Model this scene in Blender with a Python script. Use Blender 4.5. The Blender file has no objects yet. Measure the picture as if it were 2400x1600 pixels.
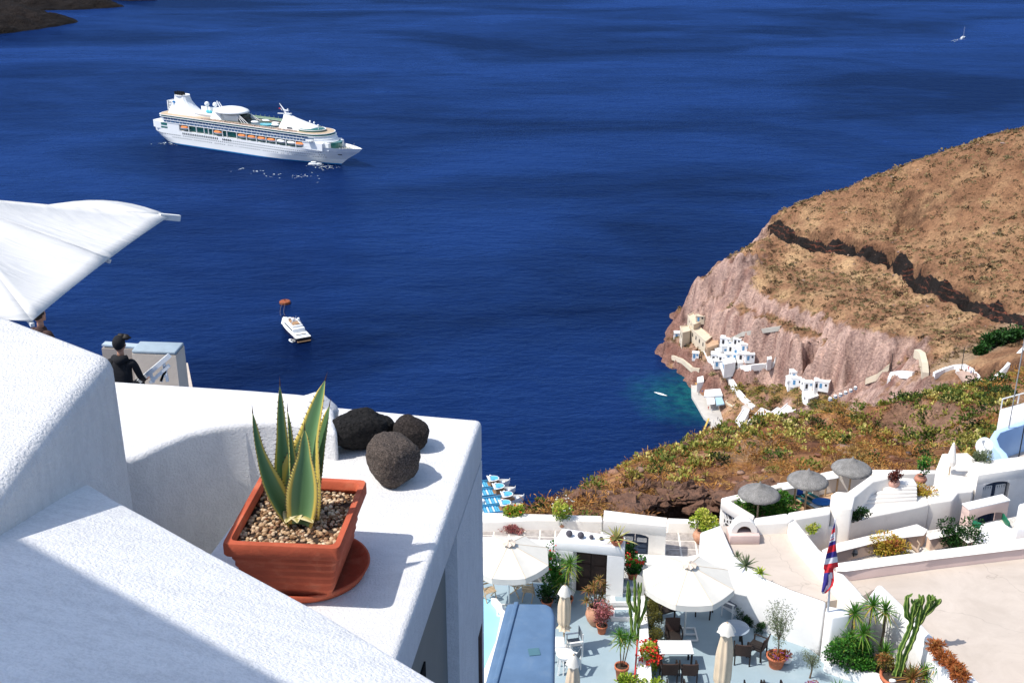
import bpy, bmesh, math, random
import numpy as np
from mathutils import Vector, Matrix
R = math.radians
random.seed(7)
rng = np.random.default_rng(11)
scene = bpy.context.scene
COL = scene.collection

# ------------------------------------------------------------ camera, sky, sun, exposure
CAMZ = 215.0
PITCH = R(21.95)
FPX = 2700.0                      # focal length in pixels of the 2400 px wide photograph
cam = bpy.data.cameras.new('camera'); cam_o = bpy.data.objects.new('camera', cam); COL.objects.link(cam_o)
cam.sensor_width = 36.0; cam.lens = FPX / 2400.0 * 36.0
cam.clip_start = 0.05; cam.clip_end = 60000
cam_o.location = (0, 0, CAMZ); cam_o.rotation_euler = (R(90) - PITCH, 0, 0)
scene.camera = cam_o

SUN = Vector((-0.53, -0.155, 0.84)).normalized()          # direction towards the sun
world = bpy.data.worlds.new('World'); scene.world = world; world.use_nodes = True
wn = world.node_tree; wn.nodes.clear()
sky = wn.nodes.new('ShaderNodeTexSky'); sky.sky_type = 'NISHITA'; sky.sun_disc = False
sky.sun_elevation = math.asin(SUN.z); sky.sun_rotation = math.atan2(SUN.x, SUN.y)
sky.altitude = 200; sky.air_density = 1.0; sky.dust_density = 1.6; sky.ozone_density = 1.0
bg = wn.nodes.new('ShaderNodeBackground'); bg.inputs[1].default_value = 0.15
wo = wn.nodes.new('ShaderNodeOutputWorld')
wn.links.new(sky.outputs[0], bg.inputs[0]); wn.links.new(bg.outputs[0], wo.inputs[0])
sl = bpy.data.lights.new('sun', 'SUN'); sl.energy = 3.7; sl.angle = R(0.53); sl.color = (1.0, 0.955, 0.885)
so = bpy.data.objects.new('sun', sl); COL.objects.link(so)
so.rotation_euler = SUN.to_track_quat('Z', 'Y').to_euler(); so.location = (-60, -20, 300)
vs = scene.view_settings
vs.view_transform = 'Standard'; vs.look = 'None'; vs.gamma = 1.0; vs.use_curve_mapping = False
vs.exposure = 0.40
scene.cycles.max_bounces = 6; scene.cycles.diffuse_bounces = 3; scene.cycles.glossy_bounces = 3
scene.cycles.transparent_max_bounces = 6

# ------------------------------------------------------------ geometry helpers
CP, SP = math.cos(PITCH), math.sin(PITCH)
def ray(u, v):
    dx = (u - 1200.0) / FPX; dy = (800.0 - v) / FPX
    return Vector((dx, CP + SP * dy, -SP + CP * dy))
def atz(u, v, z):                 # the point of height z seen at photograph position (u, v)
    d = ray(u, v); t = (z - CAMZ) / d.z
    return Vector((d.x * t, d.y * t, z))
def aty(u, v, y):
    d = ray(u, v); t = y / d.y
    return Vector((d.x * t, y, CAMZ + d.z * t))
def atr(u, v, r):
    d = ray(u, v).normalized() * r
    return Vector((d.x, d.y, CAMZ + d.z))

class G:
    """collects faces; obj() links them as one mesh object"""
    def __init__(s): s.v = []; s.f = []; s.m = []; s.t = []; s.mi = 0; s.tint = 0.5
    def add(s, vs, fs):
        b = len(s.v); s.v += [tuple(p) for p in vs]; s.t += [s.tint] * len(vs)
        for f in fs: s.f.append(tuple(i + b for i in f)); s.m.append(s.mi)
        return s
    def box(s, c, d, rz=0.0, M=None):
        x, y, z = d[0] / 2, d[1] / 2, d[2] / 2
        pts = [Vector((a * x, b * y, e * z)) for e in (-1, 1) for a, b in ((-1, -1), (1, -1), (1, 1), (-1, 1))]
        if rz: m = Matrix.Rotation(rz, 3, 'Z'); pts = [m @ p for p in pts]
        if M is not None: pts = [M @ p for p in pts]
        c = Vector(c)
        return s.add([p + c for p in pts], [(3, 2, 1, 0), (4, 5, 6, 7), (0, 1, 5, 4), (1, 2, 6, 5), (2, 3, 7, 6), (3, 0, 4, 7)])
    def beam(s, a, b, w, h=None, up=(0, 0, 1)):
        a, b = Vector(a), Vector(b); h = h or w; d = b - a; L = d.length
        if L < 1e-6: return s
        d.normalize(); u = Vector(up)
        if abs(d.dot(u)) > .98: u = Vector((0, 1, 0))
        x = d.cross(u).normalized(); z = x.cross(d)
        M = Matrix((x, d, z)).transposed()
        return s.box((a + b) / 2, (w, L, h), M=M)
    def prism(s, poly, z0, z1):
        """poly: xy(z) list; z0 scalar/list bottoms; z1 scalar/list tops"""
        n = len(poly); Z0 = z0 if hasattr(z0, '__len__') else [z0] * n; Z1 = z1 if hasattr(z1, '__len__') else [z1] * n
        area = sum(poly[i][0] * poly[(i + 1) % n][1] - poly[(i + 1) % n][0] * poly[i][1] for i in range(n))
        idx = list(range(n)) if area > 0 else list(range(n))[::-1]
        vs = [(poly[i][0], poly[i][1], Z0[i]) for i in idx] + [(poly[i][0], poly[i][1], Z1[i]) for i in idx]
        fs = [tuple(range(n))[::-1], tuple(range(n, 2 * n))] + [(i, (i + 1) % n, n + (i + 1) % n, n + i) for i in range(n)]
        return s.add(vs, fs)
    def tube(s, pts, r, n=8, cap=True, star=0.0):
        pts = [Vector(p) for p in pts]; k = len(pts); rs = r if hasattr(r, '__len__') else [r] * k
        vs = []; fs = []; ref = None
        for i, p in enumerate(pts):
            d = (pts[min(i + 1, k - 1)] - pts[max(i - 1, 0)])
            d = d.normalized() if d.length > 1e-9 else Vector((0, 0, 1))
            if ref is None: ref = Vector((1, 0, 0)) if abs(d.x) < .8 else Vector((0, 1, 0))
            x = (ref - d * ref.dot(d)); x = x.normalized() if x.length > 1e-6 else Vector((0, 1, 0)); ref = x
            y = d.cross(x)
            for j in range(n):
                a = 2 * math.pi * j / n; rr = rs[i] * (1 - (star if j % 2 else 0))
                vs.append(p + (x * math.cos(a) + y * math.sin(a)) * rr)
        for i in range(k - 1):
            for j in range(n):
                fs.append((i * n + j, i * n + (j + 1) % n, (i + 1) * n + (j + 1) % n, (i + 1) * n + j))
        if cap: fs += [tuple(range(n))[::-1], tuple(range((k - 1) * n, k * n))]
        return s.add(vs, fs)
    def lathe(s, prof, c=(0, 0, 0), n=24, sx=1.0, sy=1.0, rz=0.0, cap=True):
        c = Vector(c); vs = []; fs = []; k = len(prof)
        for r, z in prof:
            for j in range(n):
                a = 2 * math.pi * j / n + rz
                vs.append(c + Vector((r * math.cos(a) * sx, r * math.sin(a) * sy, z)))
        for i in range(k - 1):
            for j in range(n):
                fs.append((i * n + j, i * n + (j + 1) % n, (i + 1) * n + (j + 1) % n, (i + 1) * n + j))
        if cap: fs += [tuple(range(n))[::-1], tuple(range((k - 1) * n, k * n))]
        return s.add(vs, fs)
    def ball(s, c, r, n=12, m=8, sc=(1, 1, 1), wob=0.0, seed=0, M=None):
        rd = random.Random(seed); c = Vector(c); vs = []; fs = []
        ph = [rd.uniform(0, 6.28) for _ in range(6)]
        def P(a, b):
            x, y, z = math.cos(a) * math.sin(b), math.sin(a) * math.sin(b), math.cos(b)
            q = 1 + wob * (math.sin(2.1 * x * 2 + ph[0]) + math.sin(2.7 * y * 2 + ph[1]) + math.sin(2.3 * z * 2 + ph[2]) + .5 * math.sin(5 * x + 4 * y + ph[3]) + .5 * math.sin(6 * z - 5 * x + ph[4])) / 2.2
            p = Vector((x * sc[0], y * sc[1], z * sc[2])) * (r * q)
            return (M @ p if M is not None else p) + c
        vs.append(P(0, 0))
        for i in range(1, m):
            for j in range(n): vs.append(P(2 * math.pi * j / n, math.pi * i / m))
        vs.append(P(0, math.pi)); L = len(vs) - 1
        for j in range(n): fs.append((0, 1 + j, 1 + (j + 1) % n))
        for i in range(m - 2):
            for j in range(n):
                a = 1 + i * n + j; b = 1 + i * n + (j + 1) % n
                fs.append((a, a + n, b + n, b))
        for j in range(n): fs.append((L, 1 + (m - 2) * n + (j + 1) % n, 1 + (m - 2) * n + j))
        return s.add(vs, fs)
    def grid(s, P, nu, nv, closed=False):
        """P(i,j) -> point"""
        vs = [P(i, j) for i in range(nu) for j in range(nv)]; fs = []
        for i in range(nu - 1):
            for j in range(nv - (0 if closed else 1)):
                fs.append((i * nv + j, i * nv + (j + 1) % nv, (i + 1) * nv + (j + 1) % nv, (i + 1) * nv + j))
        return s.add(vs, fs)
    def obj(s, name, mat, parent=None, smooth=False, bevel=0.0, bseg=2, origin=None, auto=None, local=False):
        me = bpy.data.meshes.new(name)
        V = np.array(s.v, dtype=float).reshape(-1, 3)
        if parent is not None:
            off = Vector((0, 0, 0)) if local else world_loc(parent)
        elif origin is not None: off = Vector(origin)
        else: off = Vector((V[:, 0].mean(), V[:, 1].mean(), V[:, 2].min()))
        V = V - np.array(off)
        me.from_pydata(V.tolist(), [], s.f); me.validate(verbose=False)
        mats = mat if isinstance(mat, (list, tuple)) else [mat]
        for m in mats: me.materials.append(m)
        if len(mats) > 1 and len(me.polygons) == len(s.m): me.polygons.foreach_set('material_index', s.m)
        if len(me.vertices) == len(s.t):
            at = me.attributes.new('tint', 'FLOAT', 'POINT'); at.data.foreach_set('value', np.array(s.t, dtype=np.float32))
        o = bpy.data.objects.new(name, me); COL.objects.link(o)
        if parent is not None:
            o.parent = parent
        else: o.location = off
        if smooth: me.polygons.foreach_set('use_smooth', [True] * len(me.polygons))
        if bevel:
            b = o.modifiers.new('bevel', 'BEVEL'); b.width = bevel; b.segments = bseg; b.limit_method = 'ANGLE'; b.angle_limit = R(40)
            if bseg > 1: me.polygons.foreach_set('use_smooth', [True] * len(me.polygons))
            b.harden_normals = False
        if auto is not None:
            me.polygons.foreach_set('use_smooth', [True] * len(me.polygons))
            me.set_sharp_from_angle(angle=R(auto))
        me.update()
        return o

WL = {}
def world_loc(o):
    p = Vector(o.location); q = o.parent
    while q is not None: p = p + Vector(q.location); q = q.parent
    return p
def tag(o, label=None, cat=None, group=None, kind=None):
    if label: o['label'] = label
    if cat: o['category'] = cat
    if group: o['group'] = group
    if kind: o['kind'] = kind
    return o
def thing(name, label, cat, loc=(0, 0, 0), group=None, rz=0.0, sc=1.0):
    o = bpy.data.objects.new(name, None); COL.objects.link(o); o.empty_display_size = .3
    o.location = loc; o.rotation_euler = (0, 0, rz); o.scale = (sc, sc, sc)
    return tag(o, label, cat, group)
def copy_tree(o, parent=None):
    c = o.copy(); COL.objects.link(c); c.parent = parent
    for ch in [x for x in o.children]: copy_tree(ch, c)
    return c
def place(o, loc, rz=0.0, label=None, group=None, sc=None):
    o.location = loc; o.rotation_euler = (0, 0, rz)
    if sc: o.scale = (sc, sc, sc)
    if label: o['label'] = label
    if group: o['group'] = group
    return o

# ------------------------------------------------------------ material helpers
def srgb(h):
    c = [int(h[i:i + 2], 16) / 255 for i in (0, 2, 4)]
    return tuple(x / 12.92 if x <= .04045 else ((x + .055) / 1.055) ** 2.4 for x in c)
def nodes_of(name):
    m = bpy.data.materials.new(name); m.use_nodes = True; nt = m.node_tree
    return m, nt, nt.nodes['Principled BSDF']
def N(nt, t, **kw):
    n = nt.nodes.new(t)
    for k, v in kw.items():
        if k.startswith('i_'): n.inputs[k[2:].replace('_', ' ')].default_value = v
        else: setattr(n, k, v)
    return n
def noise(nt, scale, detail=4, rough=.55, vec=None, dist=0.0):
    n = N(nt, 'ShaderNodeTexNoise'); n.inputs['Scale'].default_value = scale
    n.inputs['Detail'].default_value = detail; n.inputs['Roughness'].default_value = rough; n.inputs['Distortion'].default_value = dist
    if vec is not None: nt.links.new(vec, n.inputs['Vector'])
    return n
def ramp(nt, fac, stops):
    r = N(nt, 'ShaderNodeValToRGB'); e = r.color_ramp.elements
    while len(e) > 1: e.remove(e[-1])
    e[0].position = stops[0][0]; e[0].color = (*stops[0][1], 1) if len(stops[0][1]) == 3 else stops[0][1]
    for p, c in stops[1:]:
        x = e.new(p); x.color = (*c, 1) if len(c) == 3 else c
    nt.links.new(fac, r.inputs[0]); return r
def mixc(nt, fac, a, b, mode='MIX'):
    m = N(nt, 'ShaderNodeMix', data_type='RGBA', blend_type=mode)
    for i, x in ((0, fac), (6, a), (7, b)):
        if isinstance(x, (int, float)): m.inputs[i].default_value = x
        elif isinstance(x, tuple): m.inputs[i].default_value = (*x, 1) if len(x) == 3 else x
        else: nt.links.new(x, m.inputs[i])
    return m.outputs[2]
def mathn(nt, op, a, b=0.0, c=None):
    m = N(nt, 'ShaderNodeMath', operation=op)
    for i, x in ((0, a), (1, b), (2, c)):
        if x is None: continue
        if isinstance(x, (int, float)): m.inputs[i].default_value = x
        else: nt.links.new(x, m.inputs[i])
    return m.outputs[0]
def bump(nt, h, strength, dist, normal=None):
    b = N(nt, 'ShaderNodeBump'); b.inputs['Strength'].default_value = strength; b.inputs['Distance'].default_value = dist
    nt.links.new(h, b.inputs['Height'])
    if normal is not None: nt.links.new(normal, b.inputs['Normal'])
    return b.outputs[0]
MATS = {}
def mat(name, base, rough=.7, var=.12, vs=3.0, bmp=0.0, bs=40.0, bd=.01, spec=.3, metal=0.0, var2=None, stain=None, world_co=True, tint=0.0, trans=0.0):
    """plain painted / fabric / stone material: base colour with soft mottling and fine relief"""
    if name in MATS: return MATS[name]
    m, nt, p = nodes_of(name)
    base = srgb(base) if isinstance(base, str) else base
    if world_co: co = N(nt, 'ShaderNodeNewGeometry').outputs['Position']
    else: co = N(nt, 'ShaderNodeTexCoord').outputs['Object']
    n = noise(nt, vs, 5, .6, co)
    lo = tuple(max(0, x * (1 - var)) for x in base); hi = tuple(min(.95, x * (1 + var)) for x in base)
    c = ramp(nt, n.outputs['Fac'], [(.3, lo), (.7, hi)]).outputs[0]
    if stain:
        s = noise(nt, vs * stain[1], 6, .65, co, .4)
        k = ramp(nt, s.outputs['Fac'], [(.52, (0, 0, 0)), (.72, (1, 1, 1))]).outputs[0]
        c = mixc(nt, mathn(nt, 'MULTIPLY', k, stain[2]), c, stain[0])
    if tint:
        a = N(nt, 'ShaderNodeAttribute', attribute_name='tint')
        f = N(nt, 'ShaderNodeMapRange'); f.inputs[3].default_value = 1 - tint; f.inputs[4].default_value = 1 + tint
        nt.links.new(a.outputs['Fac'], f.inputs[0])
        cc = N(nt, 'ShaderNodeCombineColor')
        for i in range(3): nt.links.new(f.outputs[0], cc.inputs[i])
        c = mixc(nt, 1.0, c, cc.outputs[0], 'MULTIPLY')
    nt.links.new(c, p.inputs['Base Color'])
    p.inputs['Roughness'].default_value = rough; p.inputs['Specular IOR Level'].default_value = spec; p.inputs['Metallic'].default_value = metal
    if bmp:
        h = noise(nt, bs, 5, .6, co)
        nt.links.new(bump(nt, h.outputs['Fac'], bmp, bd), p.inputs['Normal'])
    if trans:
        p.inputs['Transmission Weight'].default_value = trans
    MATS[name] = m; return m
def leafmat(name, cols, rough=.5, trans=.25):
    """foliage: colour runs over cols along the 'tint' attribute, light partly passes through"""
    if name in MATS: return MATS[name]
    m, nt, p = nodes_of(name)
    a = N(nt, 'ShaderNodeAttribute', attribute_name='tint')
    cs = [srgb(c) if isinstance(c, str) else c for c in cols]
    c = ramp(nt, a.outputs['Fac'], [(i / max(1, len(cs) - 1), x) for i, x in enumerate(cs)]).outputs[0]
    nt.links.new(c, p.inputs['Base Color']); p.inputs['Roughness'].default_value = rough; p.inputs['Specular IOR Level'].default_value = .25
    tr = N(nt, 'ShaderNodeBsdfTranslucent'); nt.links.new(c, tr.inputs[0])
    mx = N(nt, 'ShaderNodeMixShader'); mx.inputs[0].default_value = trans
    out = nt.nodes['Material Output']
    nt.links.new(p.outputs[0], mx.inputs[1]); nt.links.new(tr.outputs[0], mx.inputs[2]); nt.links.new(mx.outputs[0], out.inputs[0])
    MATS[name] = m; return m

# value-noise fbm for terrain
def _hash(ix, iy, s):
    h = (ix * 374761393 + iy * 668265263 + s * 974634777) & 0xffffffff
    h = ((h ^ (h >> 13)) * 1274126177) & 0xffffffff
    return ((h ^ (h >> 16)) & 0xffff) / 65535.0
def vnoise(x, y, s=0):
    x = np.asarray(x, dtype=float); y = np.asarray(y, dtype=float)
    ix = np.floor(x).astype(np.int64); iy = np.floor(y).astype(np.int64); fx = x - ix; fy = y - iy
    fx = fx * fx * (3 - 2 * fx); fy = fy * fy * (3 - 2 * fy)
    a = _hash(ix, iy, s); b = _hash(ix + 1, iy, s); c = _hash(ix, iy + 1, s); d = _hash(ix + 1, iy + 1, s)
    return (a * (1 - fx) + b * fx) * (1 - fy) + (c * (1 - fx) + d * fx) * fy
def fbm(x, y, sc, oct=4, s=0, gain=.5):
    t = 0; a = 1; k = 0
    for i in range(oct):
        t = t + a * (vnoise(x / sc * 2 ** i + 17.3 * i, y / sc * 2 ** i - 9.1 * i, s + i) - .5); k += a; a *= gain
    return t / k * 2
def sstep(x, a, b):
    t = np.clip((x - a) / (b - a), 0, 1); return t * t * (3 - 2 * t)
def polyd(X, Y, pl):
    """signed distance to a polyline (positive to its left) and arc parameter"""
    best = np.full(X.shape, 1e9); sg = np.zeros(X.shape); par = np.zeros(X.shape); L = 0
    for i in range(len(pl) - 1):
        a = np.array(pl[i][:2]); b = np.array(pl[i + 1][:2]); d = b - a; l = np.hypot(*d)
        t = ((X - a[0]) * d[0] + (Y - a[1]) * d[1]) / (l * l); tc = np.clip(t, 0, 1)
        qx = X - (a[0] + tc * d[0]); qy = Y - (a[1] + tc * d[1]); dist = np.hypot(qx, qy)
        cr = d[0] * (Y - a[1]) - d[1] * (X - a[0])
        m = dist < best
        best = np.where(m, dist, best); sg = np.where(m, np.sign(cr), sg); par = np.where(m, L + tc * l, par); L += l
    return best * sg, par
# ------------------------------------------------------------ sea
def sea_material():
    m, nt, p = nodes_of('sea_water')
    pos = N(nt, 'ShaderNodeNewGeometry').outputs['Position']
    def mapped(sx, sy, rz=0.0):
        mp = N(nt, 'ShaderNodeMapping'); mp.inputs['Scale'].default_value = (sx, sy, 1); mp.inputs['Rotation'].default_value = (0, 0, rz)
        nt.links.new(pos, mp.inputs[0]); return mp.outputs[0]
    # wind patches: calmer, darker lanes between ruffled lighter water
    w1 = noise(nt, 1.0, 5, .55, mapped(1 / 420, 1 / 230, R(12)), .8)
    w2 = noise(nt, 1.0, 4, .6, mapped(1 / 60, 1 / 26, R(8)), .5)
    patch = mathn(nt, 'ADD', mathn(nt, 'MULTIPLY', w1.outputs['Fac'], .80), mathn(nt, 'MULTIPLY', w2.outputs['Fac'], .20))
    pr = ramp(nt, patch, [(.38, (0, 0, 0)), (.62, (1, 1, 1))]).outputs[0]
    deep = mixc(nt, pr, (.0020, .0072, .034), (.0046, .0185, .082))
    # shallow water over pale rock near the quay
    sh = N(nt, 'ShaderNodeVectorMath', operation='DISTANCE'); nt.links.new(pos, sh.inputs[0]); sh.inputs[1].default_value = tuple(SHALLOW)
    sn = noise(nt, .06, 4, .6, pos)
    d = mathn(nt, 'ADD', sh.outputs['Value'], mathn(nt, 'MULTIPLY', sn.outputs['Fac'], 26.0))
    shal = ramp(nt, mathn(nt, 'DIVIDE', d, 62.0), [(.28, (1, 1, 1)), (.80, (0, 0, 0))]).outputs[0]
    seabed = ramp(nt, noise(nt, .22, 5, .7, pos).outputs['Fac'], [(.4, (.002, .045, .06)), (.66, (.012, .14, .12))]).outputs[0]
    col = mixc(nt, mathn(nt, 'MULTIPLY', shal, .9), deep, seabed)
    nt.links.new(col, p.inputs['Base Color']); p.inputs['Specular IOR Level'].default_value = 0.0; p.inputs['Roughness'].default_value = 1.0
    gl = N(nt, 'ShaderNodeBsdfGlossy'); gl.inputs['Color'].default_value = (.20, .40, .95, 1)
    rg = N(nt, 'ShaderNodeMapRange'); nt.links.new(pr, rg.inputs[0]); rg.inputs[3].default_value = .16; rg.inputs[4].default_value = .30
    nt.links.new(rg.outputs[0], gl.inputs['Roughness'])
    a = noise(nt, 1.0, 3, .5, mapped(1 / 9, 1 / 4.2, R(14)), .3)
    b = noise(nt, 1.0, 4, .6, mapped(1 / 3.6, 1 / 1.6, R(-10)), .2)
    c = noise(nt, 1.0, 2, .5, mapped(1 / 46, 1 / 17, R(20)))
    h = mathn(nt, 'ADD', mathn(nt, 'MULTIPLY', a.outputs['Fac'], .6), mathn(nt, 'ADD', mathn(nt, 'MULTIPLY', b.outputs['Fac'], .32), mathn(nt, 'MULTIPLY', c.outputs['Fac'], .9)))
    bn_ = bump(nt, h, .95, 2.2); nt.links.new(bn_, p.inputs['Normal']); nt.links.new(bn_, gl.inputs['Normal'])
    fr = N(nt, 'ShaderNodeFresnel'); fr.inputs['IOR'].default_value = 1.33; nt.links.new(bn_, fr.inputs['Normal'])
    mx = N(nt, 'ShaderNodeMixShader'); nt.links.new(mathn(nt, 'MULTIPLY', mathn(nt, 'MINIMUM', mathn(nt, 'MULTIPLY', fr.outputs[0], .8), .30), mathn(nt, 'ADD', mathn(nt, 'MULTIPLY', pr, .4), .6)), mx.inputs[0])
    nt.links.new(p.outputs[0], mx.inputs[1]); nt.links.new(gl.outputs[0], mx.inputs[2]); nt.links.new(mx.outputs[0], nt.nodes['Material Output'].inputs[0])
    return m
SHALLOW = atz(1642, 930, 0)
g = G(); S = 30000.0
g.add([(-S, -S * .2, 0), (S, -S * .2, 0), (S, S, 0), (-S, S, 0)], [(0, 1, 2, 3)])
tag(g.obj('sea', sea_material(), origin=(0, 0, 0)), kind='structure')

# ------------------------------------------------------------ terrain helper
def rbf(ctrl, X, Y, smooth=0.0):
    C = np.array([tuple(c) for c in ctrl], dtype=float); n = len(C)
    D = np.hypot(C[:, None, 0] - C[None, :, 0], C[:, None, 1] - C[None, :, 1])
    A = np.zeros((n + 3, n + 3)); A[:n, :n] = -D + smooth * np.eye(n); A[:n, n] = 1; A[:n, n + 1:] = C[:, :2]; A[n:, :n] = A[:n, n:].T
    b = np.zeros(n + 3); b[:n] = C[:, 2]
    w = np.linalg.lstsq(A, b, rcond=None)[0]
    Z = w[n] + w[n + 1] * X + w[n + 2] * Y
    for i in range(n): Z = Z - w[i] * np.hypot(X - C[i, 0], Y - C[i, 1])
    return Z
def terrain_obj(name, X, Y, Z, colr, material, cull):
    nx, ny = X.shape
    V = np.stack([X, Y, Z], -1).reshape(-1, 3)
    I = np.arange(nx * ny).reshape(nx, ny)
    Q = np.stack([I[:-1, :-1], I[1:, :-1], I[1:, 1:], I[:-1, 1:]], -1).reshape(-1, 4)
    keep = ~np.all(cull.reshape(-1)[Q], axis=1); Q = Q[keep]
    used = np.unique(Q); mp = np.full(nx * ny, -1); mp[used] = np.arange(len(used))
    V = V[used]; Q = mp[Q]; Cc = colr.reshape(-1, colr.shape[-1])[used]
    me = bpy.data.meshes.new(name)
    me.vertices.add(len(V)); me.vertices.foreach_set('co', V.reshape(-1).astype(np.float32))
    me.loops.add(Q.size); me.loops.foreach_set('vertex_index', Q.reshape(-1).astype(np.int32))
    me.polygons.add(len(Q)); me.polygons.foreach_set('loop_start', np.arange(0, Q.size, 4, dtype=np.int32))
    me.update(calc_edges=True); me.validate()
    at = me.attributes.new('soil', 'FLOAT_COLOR', 'POINT')
    at.data.foreach_set('color', (Cc if Cc.shape[1] == 4 else np.concatenate([Cc, np.zeros((len(Cc), 1))], 1)).reshape(-1).astype(np.float32))
    me.polygons.foreach_set('use_smooth', [True] * len(me.polygons))
    me.materials.append(material)
    o = bpy.data.objects.new(name, me); COL.objects.link(o); tag(o, kind='structure')
    return o
def soil_material(name, s1, s2, bmp, bd, strata=False):
    m, nt, p = nodes_of(name)
    pos = N(nt, 'ShaderNodeNewGeometry').outputs['Position']
    a = N(nt, 'ShaderNodeAttribute', attribute_name='soil')
    n1 = noise(nt, s1, 6, .65, pos); n2 = noise(nt, s2, 5, .6, pos, .5)
    k = ramp(nt, n1.outputs['Fac'], [(.28, (.52, .50, .50)), (.5, (1, 1, 1)), (.75, (1.45, 1.42, 1.35))]).outputs[0]
    k2 = ramp(nt, n2.outputs['Fac'], [(.3, (.75, .72, .7)), (.7, (1.2, 1.18, 1.1))]).outputs[0]
    c = mixc(nt, 1.0, mixc(nt, 1.0, a.outputs['Color'], k, 'MULTIPLY'), k2, 'MULTIPLY')
    if strata:
        sp_ = N(nt, 'ShaderNodeSeparateXYZ'); nt.links.new(pos, sp_.inputs[0]); nn = noise(nt, .16, 4, .6, pos)
        zz = mathn(nt, 'FRACT', mathn(nt, 'ADD', mathn(nt, 'MULTIPLY', sp_.outputs[2], .42), mathn(nt, 'MULTIPLY', nn.outputs['Fac'], 3.2)))
        lv = ramp(nt, zz, [(0, (.012, .010, .010)), (.34, (.035, .028, .026)), (.42, (.16, .055, .035)), (.54, (.10, .045, .035)), (.60, (.018, .015, .014)), (1, (.030, .025, .024))]).outputs[0]
        lv = mixc(nt, 1.0, lv, ramp(nt, noise(nt, .8, 5, .7, pos).outputs['Fac'], [(.3, (.4, .4, .4)), (.7, (1.7, 1.6, 1.5))]).outputs[0], 'MULTIPLY')
        lv = mixc(nt, ramp(nt, noise(nt, .1, 3, .5, pos).outputs['Fac'], [(.42, (0, 0, 0)), (.62, (1, 1, 1))]).outputs[0], (.020, .017, .016), lv)
        ba = mathn(nt, 'ADD', a.outputs['Alpha'], mathn(nt, 'MULTIPLY', mathn(nt, 'SUBTRACT', noise(nt, .9, 4, .6, pos).outputs['Fac'], .5), .45)); ba = ramp(nt, ba, [(.45, (0, 0, 0)), (.56, (1, 1, 1))]).outputs[0]
        c = mixc(nt, ba, c, lv)
        mp = N(nt, 'ShaderNodeMapping'); mp.inputs['Scale'].default_value = (1, 1, .16); nt.links.new(pos, mp.inputs[0]); vn = noise(nt, .32, 6, .62, mp.outputs[0], .6)
        gm = N(nt, 'ShaderNodeNewGeometry'); sx_ = N(nt, 'ShaderNodeSeparateXYZ'); nt.links.new(gm.outputs['True Normal'], sx_.inputs[0])
        stp = ramp(nt, sx_.outputs[2], [(.45, (1, 1, 1)), (.78, (0, 0, 0))]).outputs[0]
        c = mixc(nt, mathn(nt, 'MULTIPLY', stp, .85), c, mixc(nt, 1.0, c, ramp(nt, vn.outputs['Fac'], [(.32, (.42, .37, .37)), (.44, (.92, .89, .89)), (.62, (1.22, 1.18, 1.16))]).outputs[0], 'MULTIPLY'))
    nt.links.new(c, p.inputs['Base Color']); p.inputs['Roughness'].default_value = .95; p.inputs['Specular IOR Level'].default_value = .1
    h = mathn(nt, 'ADD', n1.outputs['Fac'], mathn(nt, 'MULTIPLY', noise(nt, s1 * 3.5, 4, .6, pos).outputs['Fac'], .4))
    nt.links.new(bump(nt, h, bmp, bd), p.inputs['Normal'])
    return m
def W(*pts): return [tuple(atz(u, v, z)) for u, v, z in pts]
def dense(pl, step):
    out = []
    for a, b in zip(pl[:-1], pl[1:]):
        a = np.array(a); b = np.array(b); n = max(1, int(np.hypot(*(b - a)[:2]) / step))
        out += [tuple(a + (b - a) * i / n) for i in range(n)]
    return out + [tuple(pl[-1])]

# ------------------------------------------------------------ headland with the old harbour
crest = W((1636, 655, 27), (1700, 622, 37), (1760, 580, 45), (1805, 548, 52), (1822, 500, 59), (1900, 465, 67), (2020, 430, 79), (2150, 385, 89), (2280, 340, 98), (2400, 300, 107), (2520, 270, 117))
band_lo = W((1806, 553, 51), (1850, 578, 51), (1900, 588, 52), (1990, 604, 53), (2080, 628, 54), (2122, 660, 54.5), (2160, 692, 55), (2260, 722, 58), (2330, 742, 60), (2410, 770, 61), (2520, 800, 64))
band_hi = [(x + (2.5 if i else 1), y + 3.0, z + 6.5) for i, (x, y, z) in enumerate(band_lo)]
cl_lo = W((1612, 742, 12.5), (1650, 790, 12.5), (1690, 815, 13.5), (1740, 836, 14.5), (1800, 856, 18), (1860, 884, 18.5), (1920, 906, 19.5), (1980, 912, 23), (2040, 886, 32), (2110, 862, 41))
_lu = [1612, 1650, 1690, 1740, 1800, 1860, 1920, 1980, 2040, 2110]
def above(foot_u, foot, back, pts):
    """points seen at pts that stand a given distance behind the foot line"""
    out = []
    for u, v, b in pts:
        y = float(np.interp(u, foot_u, [p[1] for p in foot])) + back * b; out.append(tuple(aty(u, v, y)))
    return out
_ct = [(1622, 712, .6), (1668, 728, 1), (1720, 744, 1), (1770, 764, 1), (1830, 784, 1), (1890, 800, 1), (1946, 806, 1), (2000, 804, 1.2), (2060, 824, 1.2), (2130, 840, 1)]
cl_top = above(_lu, cl_lo, 3.0, _ct)
_cl = [(1650, 694, 1), (1700, 706, 1), (1745, 714, 1), (1800, 738, 1), (1850, 758, 1), (1900, 784, 1), (1945, 798, .6)]
cu_lo = above([q[0] for q in _ct], cl_top, 14.0, _cl)
cu_top = above([q[0] for q in _cl], cu_lo, 2.2, [(1640, 668, 1), (1700, 684, 1), (1745, 695, 1), (1800, 708, 1), (1850, 722, 1), (1900, 738, 1), (1950, 756, 1)])
ledge = W((1600, 770, 10), (1640, 815, 11), (1690, 852, 12), (1740, 862, 13), (1660, 840, 11.5))
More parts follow.
